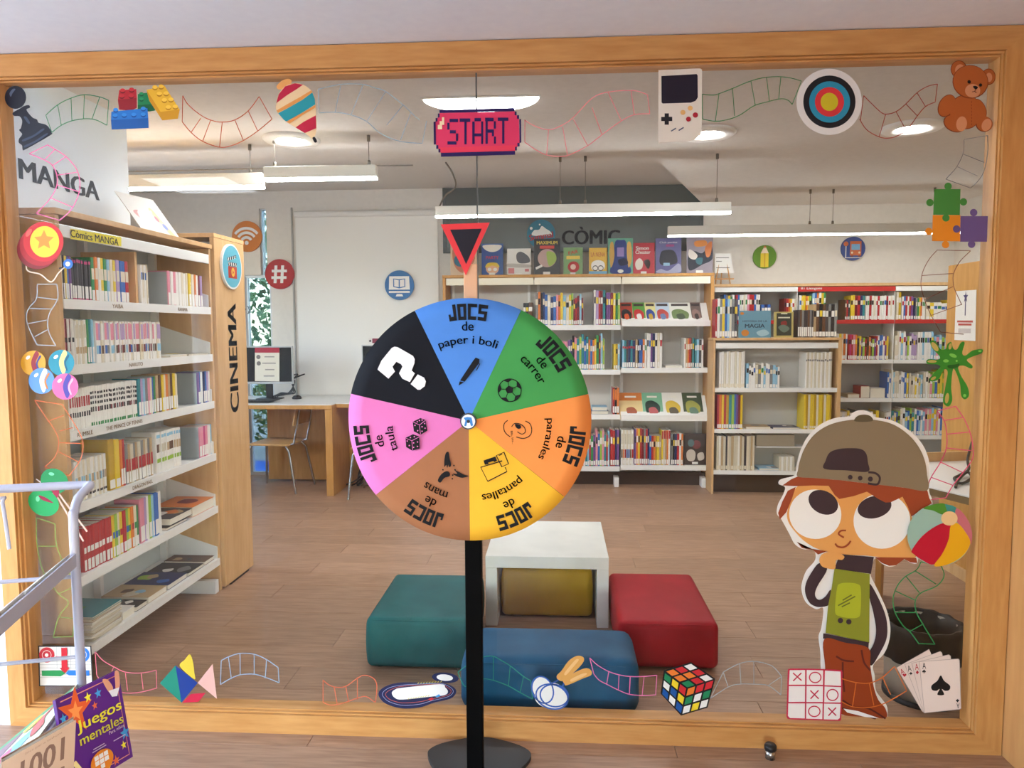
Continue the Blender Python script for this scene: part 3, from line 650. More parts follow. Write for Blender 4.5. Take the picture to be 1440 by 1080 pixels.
boxo('desk_top', d2, dx1+.004, -.98-.1, DY+.12, 7.19, zd-.006, zd, LAM); boxo('desk_edge', d2, dx1+.004, -1.08, DY+.12, 7.19, zd-.04, zd-.0065, W_DESK)
boxo('side_panel', d2, -1.14, -1.08, DY+.14, 7.18, 0, zd-.041, W_DESK, .002); boxo('modesty_panel', d2, dx1+.005, -1.141, 7.0, 7.02, .25, zd-.041, W_DESK); boxo('side_panel', d2, dx1+.005, dx1+.03, DY+.5, 7.18, 0, zd-.041, W_DESK, .002)
def monitor(label, x0, y0, x1, y1, Y):
    a, b = pY(x0, y0, Y), pY(x1, y1, Y); xm = (a[0]+b[0])/2
    t = thing('computer_monitor', label, 'monitor', (xm, Y+.05, zd))
    boxo('screen_housing', t, a[0], b[0], Y+.006, Y+.035, b[2], a[2], mat((190, 192, 192), .4, .4, .2, 'silver_plastic'), .003)
    boxo('screen', t, a[0]+.012, b[0]-.012, Y+.002, Y+.0058, b[2]+.022, a[2]-.012, mat((18, 24, 30), .12, .5, 0, 'screen_glass'))
    boxo('stand_neck', t, xm-.03, xm+.03, Y+.04, Y+.065, zd+.012, b[2]+.12, BLK); boxo('stand_base', t, xm-.11, xm+.11, Y-.02, Y+.14, zd+.0005, zd+.012, BLK, .003)
    return t
mo = monitor('silver computer monitor with a taped paper notice on its screen', 338, 487, 412, 540, 6.80)
monitor('computer monitor partly hidden behind the black wheel sector', 508, 485, 580, 538, 6.85)
sh = sheetY(6.799); nn = thing('notice', 'paper notice with a red heading taped on the monitor', 'notice', tuple(pY(375, 536, 6.798)))
art(sh, nn, [('sheet', (226, 218, 200), 'p', [(358.5, 489), (393, 489), (393, 536.5), (358.5, 536)]), ('heading', (172, 40, 60), 'p', [(358.5, 489), (393, 489), (393, 496), (358.5, 496)]), ('print', (120, 110, 104), 'p', ell(363.5, 502, 3), ell(364, 511, 3)), ('print', (150, 144, 136), 'p', rect(372, 501, 386, 502.5), rect(369, 510, 388, 511.5), rect(373, 519, 386, 520.5), rect(371, 528, 386, 529.5))], 2)
tg = thing('name_tag', 'small crimson and white tag clipped above the half-hidden monitor', 'tag', tuple(pY(526, 483, 6.84)))
a, b = pY(518, 475, 6.86), pY(535, 483.5, 6.86); boxo('card', tg, a[0], b[0], 6.858, 6.862, b[2], a[2], mat((230, 226, 220), .5, .3, 0, 'card'))
art(sheetY(6.857), tg, [('print', (130, 40, 62), 'p', rect(523.5, 476, 534.5, 482.5)), ('print', (90, 84, 80), 'p', ell(520.6, 479.4, 1.6))])
k0, k1 = pZ(346, 563, zd), pZ(404, 561, zd)
kb = thing('keyboard', 'black computer keyboard on the white desk top', 'keyboard', ((k0[0]+k1[0])/2, k0[1], zd))
boxo('case', kb, k0[0]-.1, k1[0]-.03, 6.50, 6.64, zd+.0005, zd+.016, BLK, .003)
mb = MB()
for i in range(14):
    for j in range(5): mb.box(k0[0]-.09+i*.033, k0[0]-.063+i*.033, 6.507+j*.026, 6.528+j*.026, zd+.016, zd+.021, mat((44, 44, 48), .5, .3, 0, 'key'))
mb.build('keys', kb)
mp_ = pZ(417.5, 561, zd); ms_ = thing('computer_mouse', 'black computer mouse right of the keyboard', 'mouse', (mp_[0], mp_[1], zd))
MB().lathe([(.043, .001), (.046, .012), (.036, .028), (.018, .036), (0, .038)], (mp_[0], mp_[1], zd), BLK, 18).build('shell', ms_)
boxo('wheel', ms_, mp_[0]-.004, mp_[0]+.004, mp_[1]-.032, mp_[1]-.018, zd+.030, zd+.037, mat((90, 90, 92), .4, .4, 0, 'grey_rubber'))
cbm = MB()
for k in range(4):
    x0 = pY(385+3*k, 540, 6.9)[0]
    cbm.tube(smooth_pts([(x0, 6.9, zd+.22-.02*k), (x0+.10+.05*k, 6.88, zd+.24), (x0+.22-.03*k, 6.86, zd+.18), (x0+.16, 6.85, zd+.06), (x0+.02, 6.86, zd+.03+.01*k), (x0-.05, 6.95, zd+.012)], 6, False), .006, BLK, 7)
tag(rebase(cbm.build('monitor_cable')), 'bundle of black cables looping behind the monitor stand', 'cable')
cbf = MB()
q = pZ(497, 680, 0)
for k in range(3): cbf.tube(smooth_pts([(q[0]-.05+.07*k, 6.78, .012), (q[0]+.04+.05*k, 6.72, .05), (q[0]+.14, 6.74+.03*k, .10), (q[0]+.2-.06*k, 6.8, .014), (q[0]+.06, 6.83, .012), (q[0]+.12, 6.9, .30)], 6, False), .008, BLK, 7)
tag(rebase(cbf.build('floor_cable')), 'black cables tangled on the floor under the second desk', 'cable')
CHR = mat((170, 168, 164), .25, .5, .9, 'chrome_tube'); PLY = noisy('plywood', (196, 150, 88), (212, 168, 106), (5, 5, 1), 5, 4, .45, .35)
def chair(label, x, y, rz):
    t = thing('chair', label, 'chair', (x, y, 0), 'plywood chairs at the computer desks'); t.rotation_euler = (0, 0, rz)
    mb = MB().box(-.20, .20, -.19, .20, .435, .452, PLY, .006); mb.build('seat', t, True)
    pts = [(-.19, .24, .62), (.19, .24, .62), (.18, .275, .82), (-.18, .275, .82)]
    MB().prism(pts, (0, .012, .002), PLY).build('backrest', t, True)
    for sx in (-1, 1):
        MB().tube([(sx*.16, -.17, .434), (sx*.18, -.20, .38), (sx*.20, -.22, 0)], .011, CHR, 8).build('leg', t, True)
        MB().tube([(sx*.16, .16, .434), (sx*.18, .20, .38), (sx*.21, .27, 0)], .011, CHR, 8).build('leg', t, True)
        MB().tube([(sx*.14, .12, .428), (sx*.14, .23, .45), (sx*.14, .262, .60), (sx*.14, .290, .76)], .010, CHR, 8).build('back_tube', t, True)
    return t
chair('plywood chair turned sideways under the computer desk', -2.62, 6.66, math.radians(-95))
chair('plywood chair half hidden behind the CINEMA panel', -3.02, 6.12, math.radians(172))
chair('chrome-legged chair half hidden behind the wheel', -1.62, 6.50, math.radians(180))

# ---- low table and poufs
def fab(n, c1, c2): return noisy(n, c1, c2, (1, 1, 1), 7, 6, .55, .22, .05)
def pouf(label, x0, x1, y0, y1, h, mt, bev=.03):
    t = thing('pouf', label, 'pouf', ((x0+x1)/2, (y0+y1)/2, 0), 'square floor poufs')
    bm = bmesh.new(); bmesh.ops.create_cube(bm, size=1)
    for v in bm.verts: v.co = ((x0+x1)/2+v.co.x*(x1-x0), (y0+y1)/2+v.co.y*(y1-y0), .008+h/2-.004+v.co.z*(h-.008))
    bmesh.ops.bevel(bm, geom=list(bm.edges), offset=bev, segments=4, affect='EDGES', profile=.6)
    bmesh.ops.subdivide_edges(bm, edges=[e for e in bm.edges if e.calc_length() > .15], cuts=6, use_grid_fill=True)
    cx, cy = (x0+x1)/2, (y0+y1)/2
    for v in bm.verts:
        if v.co.z > h*.7:
            u = 1-min(1, max(abs(v.co.x-cx)/((x1-x0)/2), abs(v.co.y-cy)/((y1-y0)/2))); v.co.z += .018*u*(2-u)
        for ax, (a, b) in ((0, (x0, x1)), (1, (y0, y1))):
            w = math.sin(math.pi*min(1, max(0, v.co.z/h)))*.007
            if abs(v.co[ax]-a) < .004: v.co[ax] -= w
            if abs(v.co[ax]-b) < .004: v.co[ax] += w
    bm.verts.index_update()
    MB().add([v.co[:] for v in bm.verts], [[v.index for v in f.verts] for f in bm.faces], mt, True).build('cushion', t); bm.free()
    sm = MB(); i_ = bev*.55
    sm.tube([(x0+bev, y0+.004, h-bev*.3), (x1-bev, y0+.004, h-bev*.3)], .0022, mt, 6); sm.build('seam', t)
    mb = MB()
    for x in (x0+.05, x1-.05):
        for y in (y0+.05, y1-.05): mb.lathe([(0, 0), (.02, 0), (.02, .01), (0, .01)], (x, y, 0), BLK, 10)
    mb.build('feet', t)
pouf('dark teal square pouf at the left of the white table', -.838, -.378, 3.08, 3.67, .232, fab('teal_vinyl', (16, 82, 82), (28, 98, 98)))
pouf('deep red square pouf at the right of the white table', .272, .70, 3.135, 3.79, .215, fab('red_vinyl', (148, 8, 22), (168, 18, 32)))
pouf('blue pouf with rounded edges just behind the glass', -.372, .312, 2.725, 3.05, .222, fab('blue_vinyl', (20, 74, 110), (34, 92, 128)), .05)
pouf('mustard yellow pouf pushed under the white table', -.285, .178, 3.69, 4.22, .262, fab('mustard_vinyl', (176, 134, 22), (192, 150, 34)))
tb = thing('low_table', 'white low table with slab legs among the poufs', 'table', (-.05, 3.91, 0))
TW = noisy('worn_white_laminate', (214, 212, 202), (230, 228, 218), (1, 1, 1), 5, 5, .35, .4, .02)
boxo('table_top', tb, -.359, .256, 3.575, 4.25, .301, .362, TW, .003)
boxo('slab_leg', tb, -.359, -.300, 3.58, 4.245, 0, .3005, TW, .003); boxo('slab_leg', tb, .198, .256, 3.58, 4.245, 0, .3005, TW, .003)

# ---- waste bin
bx, by = 1.475, 2.98
bn = thing('waste_bin', 'grey waste bin lined with a black bag behind the glass', 'bin', (bx, by, 0))
MB().lathe([(0, .012), (.11, .012), (.118, .0), (.130, .006), (.138, .30), (.132, .30), (.112, .02), (0, .02)], (bx, by, 0), mat((150, 138, 124), .4, .4, .1, 'bin_metal'), 36).build('body', bn)
rnd = random.Random(4); n = 96; prof = [(.100, .10), (.118, .25), (.134, .31), (.146, .312), (.150, .29), (.152, .24), (.150, .19), (.145, .165)]
vs = []
for i, (r_, z_) in enumerate(prof):
    for j in range(n):
        w = .0025*math.sin(j*.65+i*1.3)+.0018*math.sin(j*1.15+i*2.1)+rnd.uniform(-.0008, .0008); vs.append((bx+(r_+w)*math.cos(2*math.pi*j/n), by+(r_+w)*math.sin(2*math.pi*j/n), z_+.0018*math.sin(j*.85+i)*(i > 1)))
fs = [[i*n+j, i*n+(j+1) % n, (i+1)*n+(j+1) % n, (i+1)*n+j] for i in range(len(prof)-1) for j in range(n)]
MB().add(vs, fs, mat((16, 14, 14), .5, .25, 0, 'bin_liner'), True).build('liner', bn)
MB().lathe([(.1385, 0), (.1385, .02), (.132, .02)], (bx, by, 0), BLK, 36).build('base_ring', bn)
# ---- door stop
ds = pZ(1083, 1066, 0); dst = thing('door_stop', 'small steel door stop with a black rubber top on the lobby floor', 'door stop', (ds[0], ds[1], 0))
MB().lathe([(0, 0), (.017, 0), (.017, .03), (0, .03)], (ds[0], ds[1], 0), mat((170, 168, 164), .25, .5, .9, 'steel'), 20).build('post', dst)
MB().lathe([(.018, .03), (.021, .034), (.021, .046), (.017, .051), (0, .052)], (ds[0], ds[1], 0), BLK, 20).build('rubber_cap', dst)

# ---- round signs and lettering on the back wall
def disc(label, cx, cy, rp, Y, rgb, items, name='round_sign'):
    c = pY(cx, cy, Y); r = abs(pY(cx+rp, cy, Y)[0]-c[0])
    t = thing(name, label, 'sign', (c[0], Y, c[2]-r))
    MB().prism([(c[0]+r*math.cos(a), Y, c[2]+r*math.sin(a)) for a in [2*math.pi*i/44 for i in range(44)]], (0, .022, 0), mat(rgb, .45, .3, 0, 'sign_face')).build('disc', t)
    shh = Sheet(lambda u, v: Vector((c[0]+u*r, Y, c[2]-v*r)), (0, -1, 0)); art(shh, t, items, 2); return t
Wt = (240, 238, 232)
arc = lambda cx, cy, r, a0, a1, n=12: [(cx+r*math.cos(math.radians(a0+(a1-a0)*i/n)), cy+r*math.sin(math.radians(a0+(a1-a0)*i/n))) for i in range(n+1)]
YS = YB-.023
disc('orange round wireless signal sign on the back wall', 347, 332.5, 21, YS, (214, 128, 48), [('symbol', Wt, 'p', ell(-.02, .42, .13)), ('symbol', Wt, 'r', .17, arc(-.02, .42, .36, -150, -30), arc(-.02, .42, .66, -145, -35), arc(-.02, .42, .95, -142, -38))])
disc('red round hash sign on the back wall', 393, 385.5, 20.5, YS, (176, 36, 38), [('symbol', Wt, 'p', [(-.32, -.58), (-.12, -.58), (-.22, .6), (-.42, .6)], [(.14, -.58), (.34, -.58), (.24, .6), (.04, .6)], [(-.52, -.3), (.52, -.3), (.52, -.12), (-.52, -.12)], [(-.56, .14), (.48, .14), (.48, .32), (-.56, .32)])])
disc('blue round computer-and-book sign on the roller blind', 561.5, 401, 20.5, YB-.056, (52, 112, 170), [('symbol', Wt, 'p', [(-.68, -.6), (.68, -.6), (.72, .3), (-.72, .3)], rect(-.72, .4, .72, .52), [(-.18, .6), (.18, .6), (.26, .76), (-.26, .76)]), ('symbol', (52, 112, 170), 'rc', .08, [(-.38, -.42), (0, -.36), (.38, -.42), (.38, .1), (0, .18), (-.38, .1)]), ('symbol', (52, 112, 170), 'r', .08, [(0, -.36), (0, .18)])])
disc('green round pencil sign on the back wall', 1075.5, 361, 16.5, YS, (92, 140, 36), [('pencil', (226, 200, 50), 'p', rect(-.36, -.3, .32, 1.0-.1)), ('pencil', (206, 160, 40), 'p', rect(-.06, -.3, .05, .9)), ('pencil', (238, 216, 190), 'p', [(-.36, -.3), (.32, -.3), (.1, -.78), (-.12, -.78)]), ('pencil', (200, 110, 60), 'p', [(-.12, -.78), (.1, -.78), (.06, -.92), (-.08, -.92)])])
disc('blue round bus-stop sign on the back wall', 1200, 349.5, 17, YS, (44, 74, 142), [('bus', (206, 108, 62), 'p', rect(-.28, -.62, .66, .58), ell(-.62, -.4, .2)), ('bus', (120, 176, 214), 'p', rect(-.16, -.38, .54, .12)), ('bus', (236, 226, 190), 'p', ell(-.1, .34, .09), ell(.5, .34, .09)), ('bus', (230, 228, 220), 'p', rect(-.66, -.2, -.58, .8), rect(-.7, .74, .7, .8)), ('bus', (110, 50, 40), 'p', rect(-.2, .58, .0, .7), rect(.4, .58, .6, .7))])
disc('teal round comic-burst logo sign on the dark panel', 761, 329, 20, YB-.053, (34, 112, 134), [('cloud', (226, 226, 220), 's', [(-.6, .1), (-.5, -.25), (-.15, -.3), (.05, -.55), (.35, -.35), (.65, -.15), (.65, .1)]), ('banner', (160, 36, 44), 't', 'Summal', (0, .15), 1.7, .42, -8, .05), ('sparkle', (230, 228, 220), 'p', ell(-.7, -.4, .1), ell(-.1, -.65, .06))])
c = pY(831, 331, YB-.0235); ww = abs(pY(790, 331, YB)[0]-pY(872, 331, YB)[0])
o = text_on((0, -1, 0), c, (1, 0, 0), (0, 0, 1), 'CÒMIC', ww, .17, mat((20, 20, 22), .6, .2, 0, 'black_vinyl'), 'panel_lettering', None, .045); rebase(o); tag(o, 'dark CÒMIC lettering on the grey glazed panel', 'lettering')
c = pY(345.5, 436, YB-.003); o = text_on((0, -1, 0), c, (1, 0, 0), (0, 0, 1), '+}', .10, .075, INK, 'wall_lettering', None, 0); rebase(o); tag(o, 'small black plus and brace painted on the back wall', 'lettering')
# framed card on a small easel
ea = pY(1016, 396, 7.06); ze = zr(398)+.0005
es = thing('tabletop_easel', 'small wooden easel holding a lined card on the reference bookcase', 'easel', (ea[0], 7.06, ze))
eq = [pY(1005, 356, 7.05), pY(1027, 357, 7.05), pY(1032, 384, 7.05), pY(1005, 384, 7.05)]
MB().prism([(p[0], 7.05, p[2]) for p in eq], (0, .004, 0), mat((232, 228, 220), .6, .2, 0, 'card')).build('card', es)
art(sheetY(7.049), es, [('print', (110, 106, 100), 'p', rect(1007, 362, 1025, 363), rect(1007, 367, 1015, 368), rect(1007, 376, 1026, 377))])
for dx_ in (-.07, .07): MB().tube([(ea[0]+dx_, 7.045, ze), (ea[0]+dx_*.35, 7.06, ze+.27)], .006, W_DESK, 6).build('leg', es)
MB().tube([(ea[0], 7.13, ze), (ea[0], 7.065, ze+.26)], .006, W_DESK, 6).build('leg', es); boxo('ledge', es, ea[0]-.1, ea[0]+.1, 7.03, 7.055, ze+.045, ze+.057, W_DESK)
# ================================================================== BOOKS
PAL = {'white': (232, 228, 220), 'cream': (222, 210, 184), 'red': (178, 40, 44), 'dark red': (120, 28, 36), 'pink': (222, 140, 156), 'magenta': (186, 44, 108), 'orange': (222, 124, 52), 'yellow': (228, 196, 52), 'mustard': (190, 152, 30),
       'green': (52, 136, 74), 'lime': (150, 186, 70), 'teal': (44, 130, 136), 'pale blue': (142, 190, 214), 'blue': (52, 102, 176), 'navy': (38, 48, 92), 'purple': (112, 70, 132), 'lilac': (176, 150, 190), 'grey': (128, 128, 126), 'dark grey': (66, 62, 64), 'black': (34, 32, 34), 'brown': (96, 66, 46), 'tan': (186, 158, 118), 'beige': (206, 196, 172)}
PAGE = mat((226, 218, 200), .8, .1, 0, 'page_paper')
def cmat(n): return mat(PAL[n], .42, .35, 0, 'book_cover')
BOOKN = 0
def book_geo(mb, th, h, d, spine, patches, M_=None):
    """upright book: spine faces -y at y=0, thickness along x from 0 to th, pages on top"""
    c = min(.003, th*.22); cm_ = cmat(spine); t = .0016
    fp = [(0, c), (c, 0), (th-c, 0), (th, c), (th, d), (0, d)]
    v = [(x, y, 0) for x, y in fp]+[(x, y, h) for x, y in fp]
    mats = [([0, 1, 7, 6], cm_), ([1, 2, 8, 7], cm_), ([2, 3, 9, 8], cm_), ([3, 4, 10, 9], cm_), ([4, 5, 11, 10], PAGE), ([5, 0, 6, 11], cm_), ([5, 4, 3, 2, 1, 0], PAGE)]
    q = []
    for f_, mm in mats: q.append(([v[i] for i in f_], mm))
    q.append(([v[6], v[7], v[8], v[9], v[10], v[11]], cm_))
    q.append(([(t, .006, h-.0), (th-t, .006, h), (th-t, d, h), (t, d, h)], PAGE))
    q[-1] = ([(a, b, h+.0004) for a, b, _ in q[-1][0]], PAGE)
    for z0, z1, cn_ in patches: q.append(([(c*.6, -.0004, z0*h), (th-c*.6, -.0004, z0*h), (th-c*.6, -.0004, z1*h), (c*.6, -.0004, z1*h)], cmat(cn_)))
    for pts, mm in q:
        if M_ is not None: pts = [M_ @ Vector(p) for p in pts]
        mb.add(pts, [list(range(len(pts)))], mm)
def book(loc, rz, th, h, d, spine, patches, label, group, lean=0.0, stuff=None):
    R_ = Matrix.Rotation(rz, 4, 'Z') @ Matrix.Rotation(lean, 4, 'Y')
    if stuff is not None: book_geo(stuff, th, h, d, spine, patches, Matrix.Translation(loc) @ R_); return
    mb = MB(); book_geo(mb, th, h, d, spine, patches); o = mb.build('book'); o.location = loc; o.rotation_euler = R_.to_euler(); tag(o, label, 'book', group); return o
def row(segs, place, rz, z, hz, depth, where, group, stuff=None, avoid=''):
    """segs: (start, end, count, height, colours, patches); place(t) -> ground point of the spine line"""
    i = 0
    for s0, s1, n, h, cols, pat in segs:
        wt_ = [random.uniform(.8, 1.2) for _ in range(n)]; tot = sum(wt_); t = s0
        for k in range(n):
            th = (s1-s0)*wt_[k]/tot; cn_ = cols[k % len(cols)] if isinstance(cols, list) else random.choice(cols)
            hh = min(hz, h*(random.uniform(.97, 1.0) if isinstance(cols, list) else random.uniform(.82, 1.03)))
            pp = pat(cn_) if callable(pat) else pat
            p = place(t+.0005); jit = random.uniform(0, .006)
            loc = Vector(p)+(Matrix.Rotation(rz, 3, 'Z') @ Vector((0, jit, 0)))
            book((loc.x, loc.y, z+.0006), rz, max(th-.001, .004), hh, depth, cn_, pp, '%s book from the left on %s, %s spine' % (ordn(i), where, cn_), group, 0, stuff)
            t += th; i += 1
# ---- manga shelves: spines face +x, order runs away from the camera
MXS = -1.952
my = lambda x: pX(x, 500, MXS)[1]
def mplace(t): return (MXS, t, 0)
low_w = lambda c_: [(.04, .38, 'white')]
def lab(c_): return [(.03, .17, 'white'), (.62, .8, random.choice(('white', 'black', 'yellow', 'cream')) if c_ not in ('white',) else random.choice(('red', 'blue', 'black', 'green')))]
wdot = lambda c_: [(.55, .62, 'black'), (.68, .75, 'dark grey'), (.80, .86, 'black'), (.36, .48, random.choice(('black', 'dark grey', 'dark red')))]
wmix = lambda c_: [(.55, .95, random.choice(('pink', 'lilac', 'white', 'pink'))), (.22, .42, random.choice(('brown', 'grey', 'tan', 'blue', 'dark red', 'pale blue')))]
ms = [
 [(my(91), my(107), 5, .178, ['cream', 'black', 'yellow', 'blue', 'purple'], low_w), (my(107), my(134), 8, .172, ['dark grey', 'black'], lambda c_: [(.06, .36, 'white'), (.02, .06, 'magenta'), (.9, .97, 'magenta')]),
  (my(134.5), my(187), 12, .19, ['green', 'orange', 'white', 'yellow', 'green', 'pale blue', 'cream', 'yellow', 'lilac', 'blue', 'blue', 'red'], lambda c_: [(.03, .26, 'white'), (.5, .75, 'cream')]),
  (my(204), my(213), 4, .19, ['white', 'cream'], lab), (my(241), my(288), 14, .178, ['pink', 'white', 'pink', 'white', 'white', 'cream', 'white', 'cream', 'yellow', 'cream', 'orange', 'white', 'dark red', 'lilac'], low_w)],
 [(my(91), my(107), 5, .19, ['pink', 'dark red', 'white', 'dark red', 'white'], lambda c_: [(.03, .3, 'white'), (.5, .6, 'black')]), (my(107), my(125), 5, .185, ['white', 'cream'], lambda c_: [(.25, .4, 'tan'), (.6, .9, 'beige')]), (my(125), my(134), 3, .19, ['green', 'teal', 'pale blue'], low_w),
  (my(136), my(228), 28, .182, ['white', 'white', 'cream', 'white'], wmix)],
 [(my(95), my(124), 9, .17, ['white', 'white', 'white'], lambda c_: [(.55, .8, 'red'), (.3, .42, 'dark grey')]), (my(125), my(192), 24, .175, ['white'], lambda c_: wdot(c_)+[(.02, .1, 'green')]), (my(193), my(218), 8, .18, ['teal', 'lilac', 'pale blue', 'grey', 'pink', 'cream', 'blue', 'green'], low_w), (my(219), my(248), 9, .185, ['tan', 'brown', 'yellow', 'cream', 'orange'], low_w),
  (my(277), my(295), 7, .175, ['purple', 'blue', 'white', 'navy', 'blue', 'lilac', 'white'], low_w)],
 [(my(97), my(144), 13, .172, ['white', 'cream'], lambda c_: [(.4, .6, random.choice(('grey', 'tan', 'pale blue'))), (.1, .16, 'dark grey')]), (my(147), my(162), 2, .225, ['mustard', 'yellow'], lambda c_: [(.03, .2, 'white')]), (my(163), my(170), 2, .215, ['orange', 'red'], low_w), (my(171), my(210), 11, .185, ['grey', 'tan', 'beige'], lambda c_: [(.03, .3, 'white'), (.32, .62, 'red')]),
  (my(215), my(250), 10, .205, ['white'], lambda c_: [(.5, .7, random.choice(('tan', 'brown', 'beige'))), (.25, .35, 'lime'), (.85, .93, 'pale blue')]), (my(277), my(298), 7, .17, ['pink', 'pink', 'magenta', 'pink', 'white', 'pale blue', 'white'], low_w)],
 [(my(106), my(146), 9, .19, ['red'], lambda c_: [(.03, .27, 'white'), (.42, .55, 'white')]), (my(147), my(186), 10, .195, ['yellow', 'lime', 'cream', 'yellow', 'red', 'lime', 'yellow', 'orange', 'cream', 'green'], lambda c_: [(.03, .26, 'white'), (.45, .6, random.choice(('red', 'green', 'blue')))]), (my(188), my(219), 9, .215, ['pink', 'pink', 'lilac', 'white', 'lime', 'pale blue', 'blue', 'blue', 'white'], low_w)],
]
for k, sg in enumerate(ms): row(sg, mplace, math.radians(90), MS[k], (MS[k-1]-.05-MS[k]) if k else .235, .125, 'the %s manga shelf from the top' % ORD[k], 'manga volumes on the left bookcase')
# flat books and magazine piles on the manga shelves
def flat_book(x0, x1, y0, y1, z, th, cover, label, group='books lying flat on the manga shelves', artc=None, rot=0):
    t = thing('book', label, 'book', ((x0+x1)/2, (y0+y1)/2, z), group); t.rotation_euler = (0, 0, math.radians(rot)); w, l = (x1-x0)/2, (y1-y0)/2
    MB().box(-w, w, -l, l, .0004, .0014, cmat(cover)).box(-w, w, -l, l, th-.0014, th, cmat(cover)).box(-w, -w+.002, -l, l, .0014, th-.0014, cmat(cover)).build('cover', t, True)
    MB().box(-w+.002, w-.003, -l+.003, l-.003, .0014, th-.0014, PAGE).build('page_block', t, True)
    if artc:
        mb = MB(); rn = random.Random(sum(map(ord, label)))
        for a in artc:
            cx, cy = rn.uniform(-.5, .5)*w, rn.uniform(-.5, .5)*l; rr = rn.uniform(.25, .5)*min(w, l)
            pts = [(cx+rr*rn.uniform(.7, 1.2)*math.cos(b), cy+rr*rn.uniform(.7, 1.4)*math.sin(b)) for b in [2*math.pi*i/8 for i in range(8)]]
            pts = [(max(-w+.002, min(w-.002, x)), max(-l+.002, min(l-.002, y))) for x, y in smooth_pts(pts, 3)]
            mb.add([(x, y, th+.0003*(1+artc.index(a))) for x, y in pts], [list(range(len(pts)))], cmat(a))
        mb.build('cover_art', t, True)
    return t
z = MS[1]+.001; flat_book(-2.16, -1.945, my(238), my(262), z, .012, 'white', 'white magazine lying flat on the second manga shelf', artc=['grey', 'tan']); flat_book(-2.17, -1.948, my(265), my(293), z, .01, 'beige', 'beige magazine with yellow print lying flat on the second manga shelf', artc=['yellow', 'grey'])
z = MS[4]+.001; flat_book(-2.17, -1.95, my(224), my(254), z, .014, 'black', 'black and white book lying flat on the fifth manga shelf', artc=['white', 'grey']); flat_book(-2.17, -1.95, my(262), my(297), z, .055, 'orange', 'thick orange boxed book lying flat on the fifth manga shelf', artc=['tan', 'dark red'])
flat_book(-2.17, -1.952, my(230), my(262), z+.0155, .034, 'dark grey', 'dark book with tan cover stacked on the fifth manga shelf', artc=['tan', 'orange', 'white'])
z = MS[5]+.001; zz = z
for i in range(13):
    th = random.uniform(.006, .010); cn_ = ['beige', 'cream', 'white', 'tan', 'cream', 'beige', 'white', 'cream', 'beige', 'white', 'tan', 'cream', 'teal'][i]; s_ = .008*math.sin(i*1.7)
    flat_book(-2.17+s_, -1.95+s_*.4, my(110), my(154), zz, th, cn_, '%s magazine from the bottom of the near pile on the lowest manga shelf' % ordn(i), 'magazine pile on the lowest manga shelf', ['yellow', 'green', 'blue'] if i == 12 else None, 2.5*math.sin(i*2.1)); zz += th+.0008
for i, (a, b, cn_, th, ac, lb) in enumerate(((157, 175, 'white', .035, ['green', 'white'], 'white booklet with a green triangle print on the lowest manga shelf'), (177, 193, 'black', .022, ['grey', 'white'], 'black-edged book lying flat on the lowest manga shelf'), (195, 222, 'tan', .030, ['beige', 'pale blue', 'brown'], 'tan landscape book lying flat on the lowest manga shelf'), (224, 252, 'navy', .026, ['lime', 'blue', 'tan'], 'navy art book with a green cover on the lowest manga shelf'), (254, 276, 'black', .018, ['white', 'grey'], 'black and white photo book on the lowest manga shelf'), (278, 300, 'brown', .022, ['dark grey', 'tan'], 'brown book at the far end of the lowest manga shelf'))):
    flat_book(-2.19, -1.955, my(a), min(my(b), 3.985), z, th, cn_, lb, artc=ac)

# ---- rows further back (comic bookcase, reference shelves, low unit): past the countable ones, one mass of books
st = MB()
CYS = CY+.012
cxp = lambda x: pY(x, 520, CYS)[0]
def cplace(t): return (t, CYS, 0)
MIX = ('white', 'red', 'blue', 'yellow', 'orange', 'green', 'purple', 'cream', 'pale blue', 'black', 'navy', 'dark red', 'grey', 'pink', 'teal', 'lime')
cz = lambda px: px/F*CY*1.0
G = 'comics on the back bookcase'
def crow(k, i, segs, wh): row([(cxp(a), cxp(b), n, cz(h), c_, p_) for a, b, n, h, c_, p_ in segs], cplace, 0, COMIC_Z[k][i], .40, .20, wh, G, st)
crow(0, 0, [(630, 645, 4, 33, ['black', 'dark red', 'black', 'red'], lab), (676, 690, 3, 33, ['red', 'orange', 'dark red'], lab), (736, 749, 3, 32, ['black', 'black', 'brown'], lab)], 'the top left comic shelf')
crow(1, 0, [(753, 800, 13, 46, MIX, lab), (800, 820, 7, 44, MIX, lab), (835, 851, 5, 49, ['white', 'lilac', 'red', 'dark red', 'teal'], lab), (852, 871.5, 6, 45, ['purple', 'purple', 'dark red', 'yellow', 'green', 'lime'], lab)], 'the top middle comic shelf')
crow(1, 1, [(777, 798, 6, 40, ['navy', 'teal', 'pink', 'pink', 'pink', 'pink'], lab), (799, 850, 17, 50, MIX, lab), (863, 871.5, 3, 36, ['yellow', 'mustard', 'pale blue'], lab)], 'the second middle comic shelf')
crow(1, 2, [(862, 871, 3, 38, ['red', 'black', 'orange'], lambda c_: [(.55, .95, 'orange'), (.06, .3, 'white')])], 'the third middle comic shelf')
crow(1, 3, [(800, 829, 10, 44, MIX, lab), (829, 858, 10, 52, MIX, lab), (859, 871.5, 4, 52, ['red', 'red', 'navy', 'purple'], lab)], 'the bottom middle comic shelf')
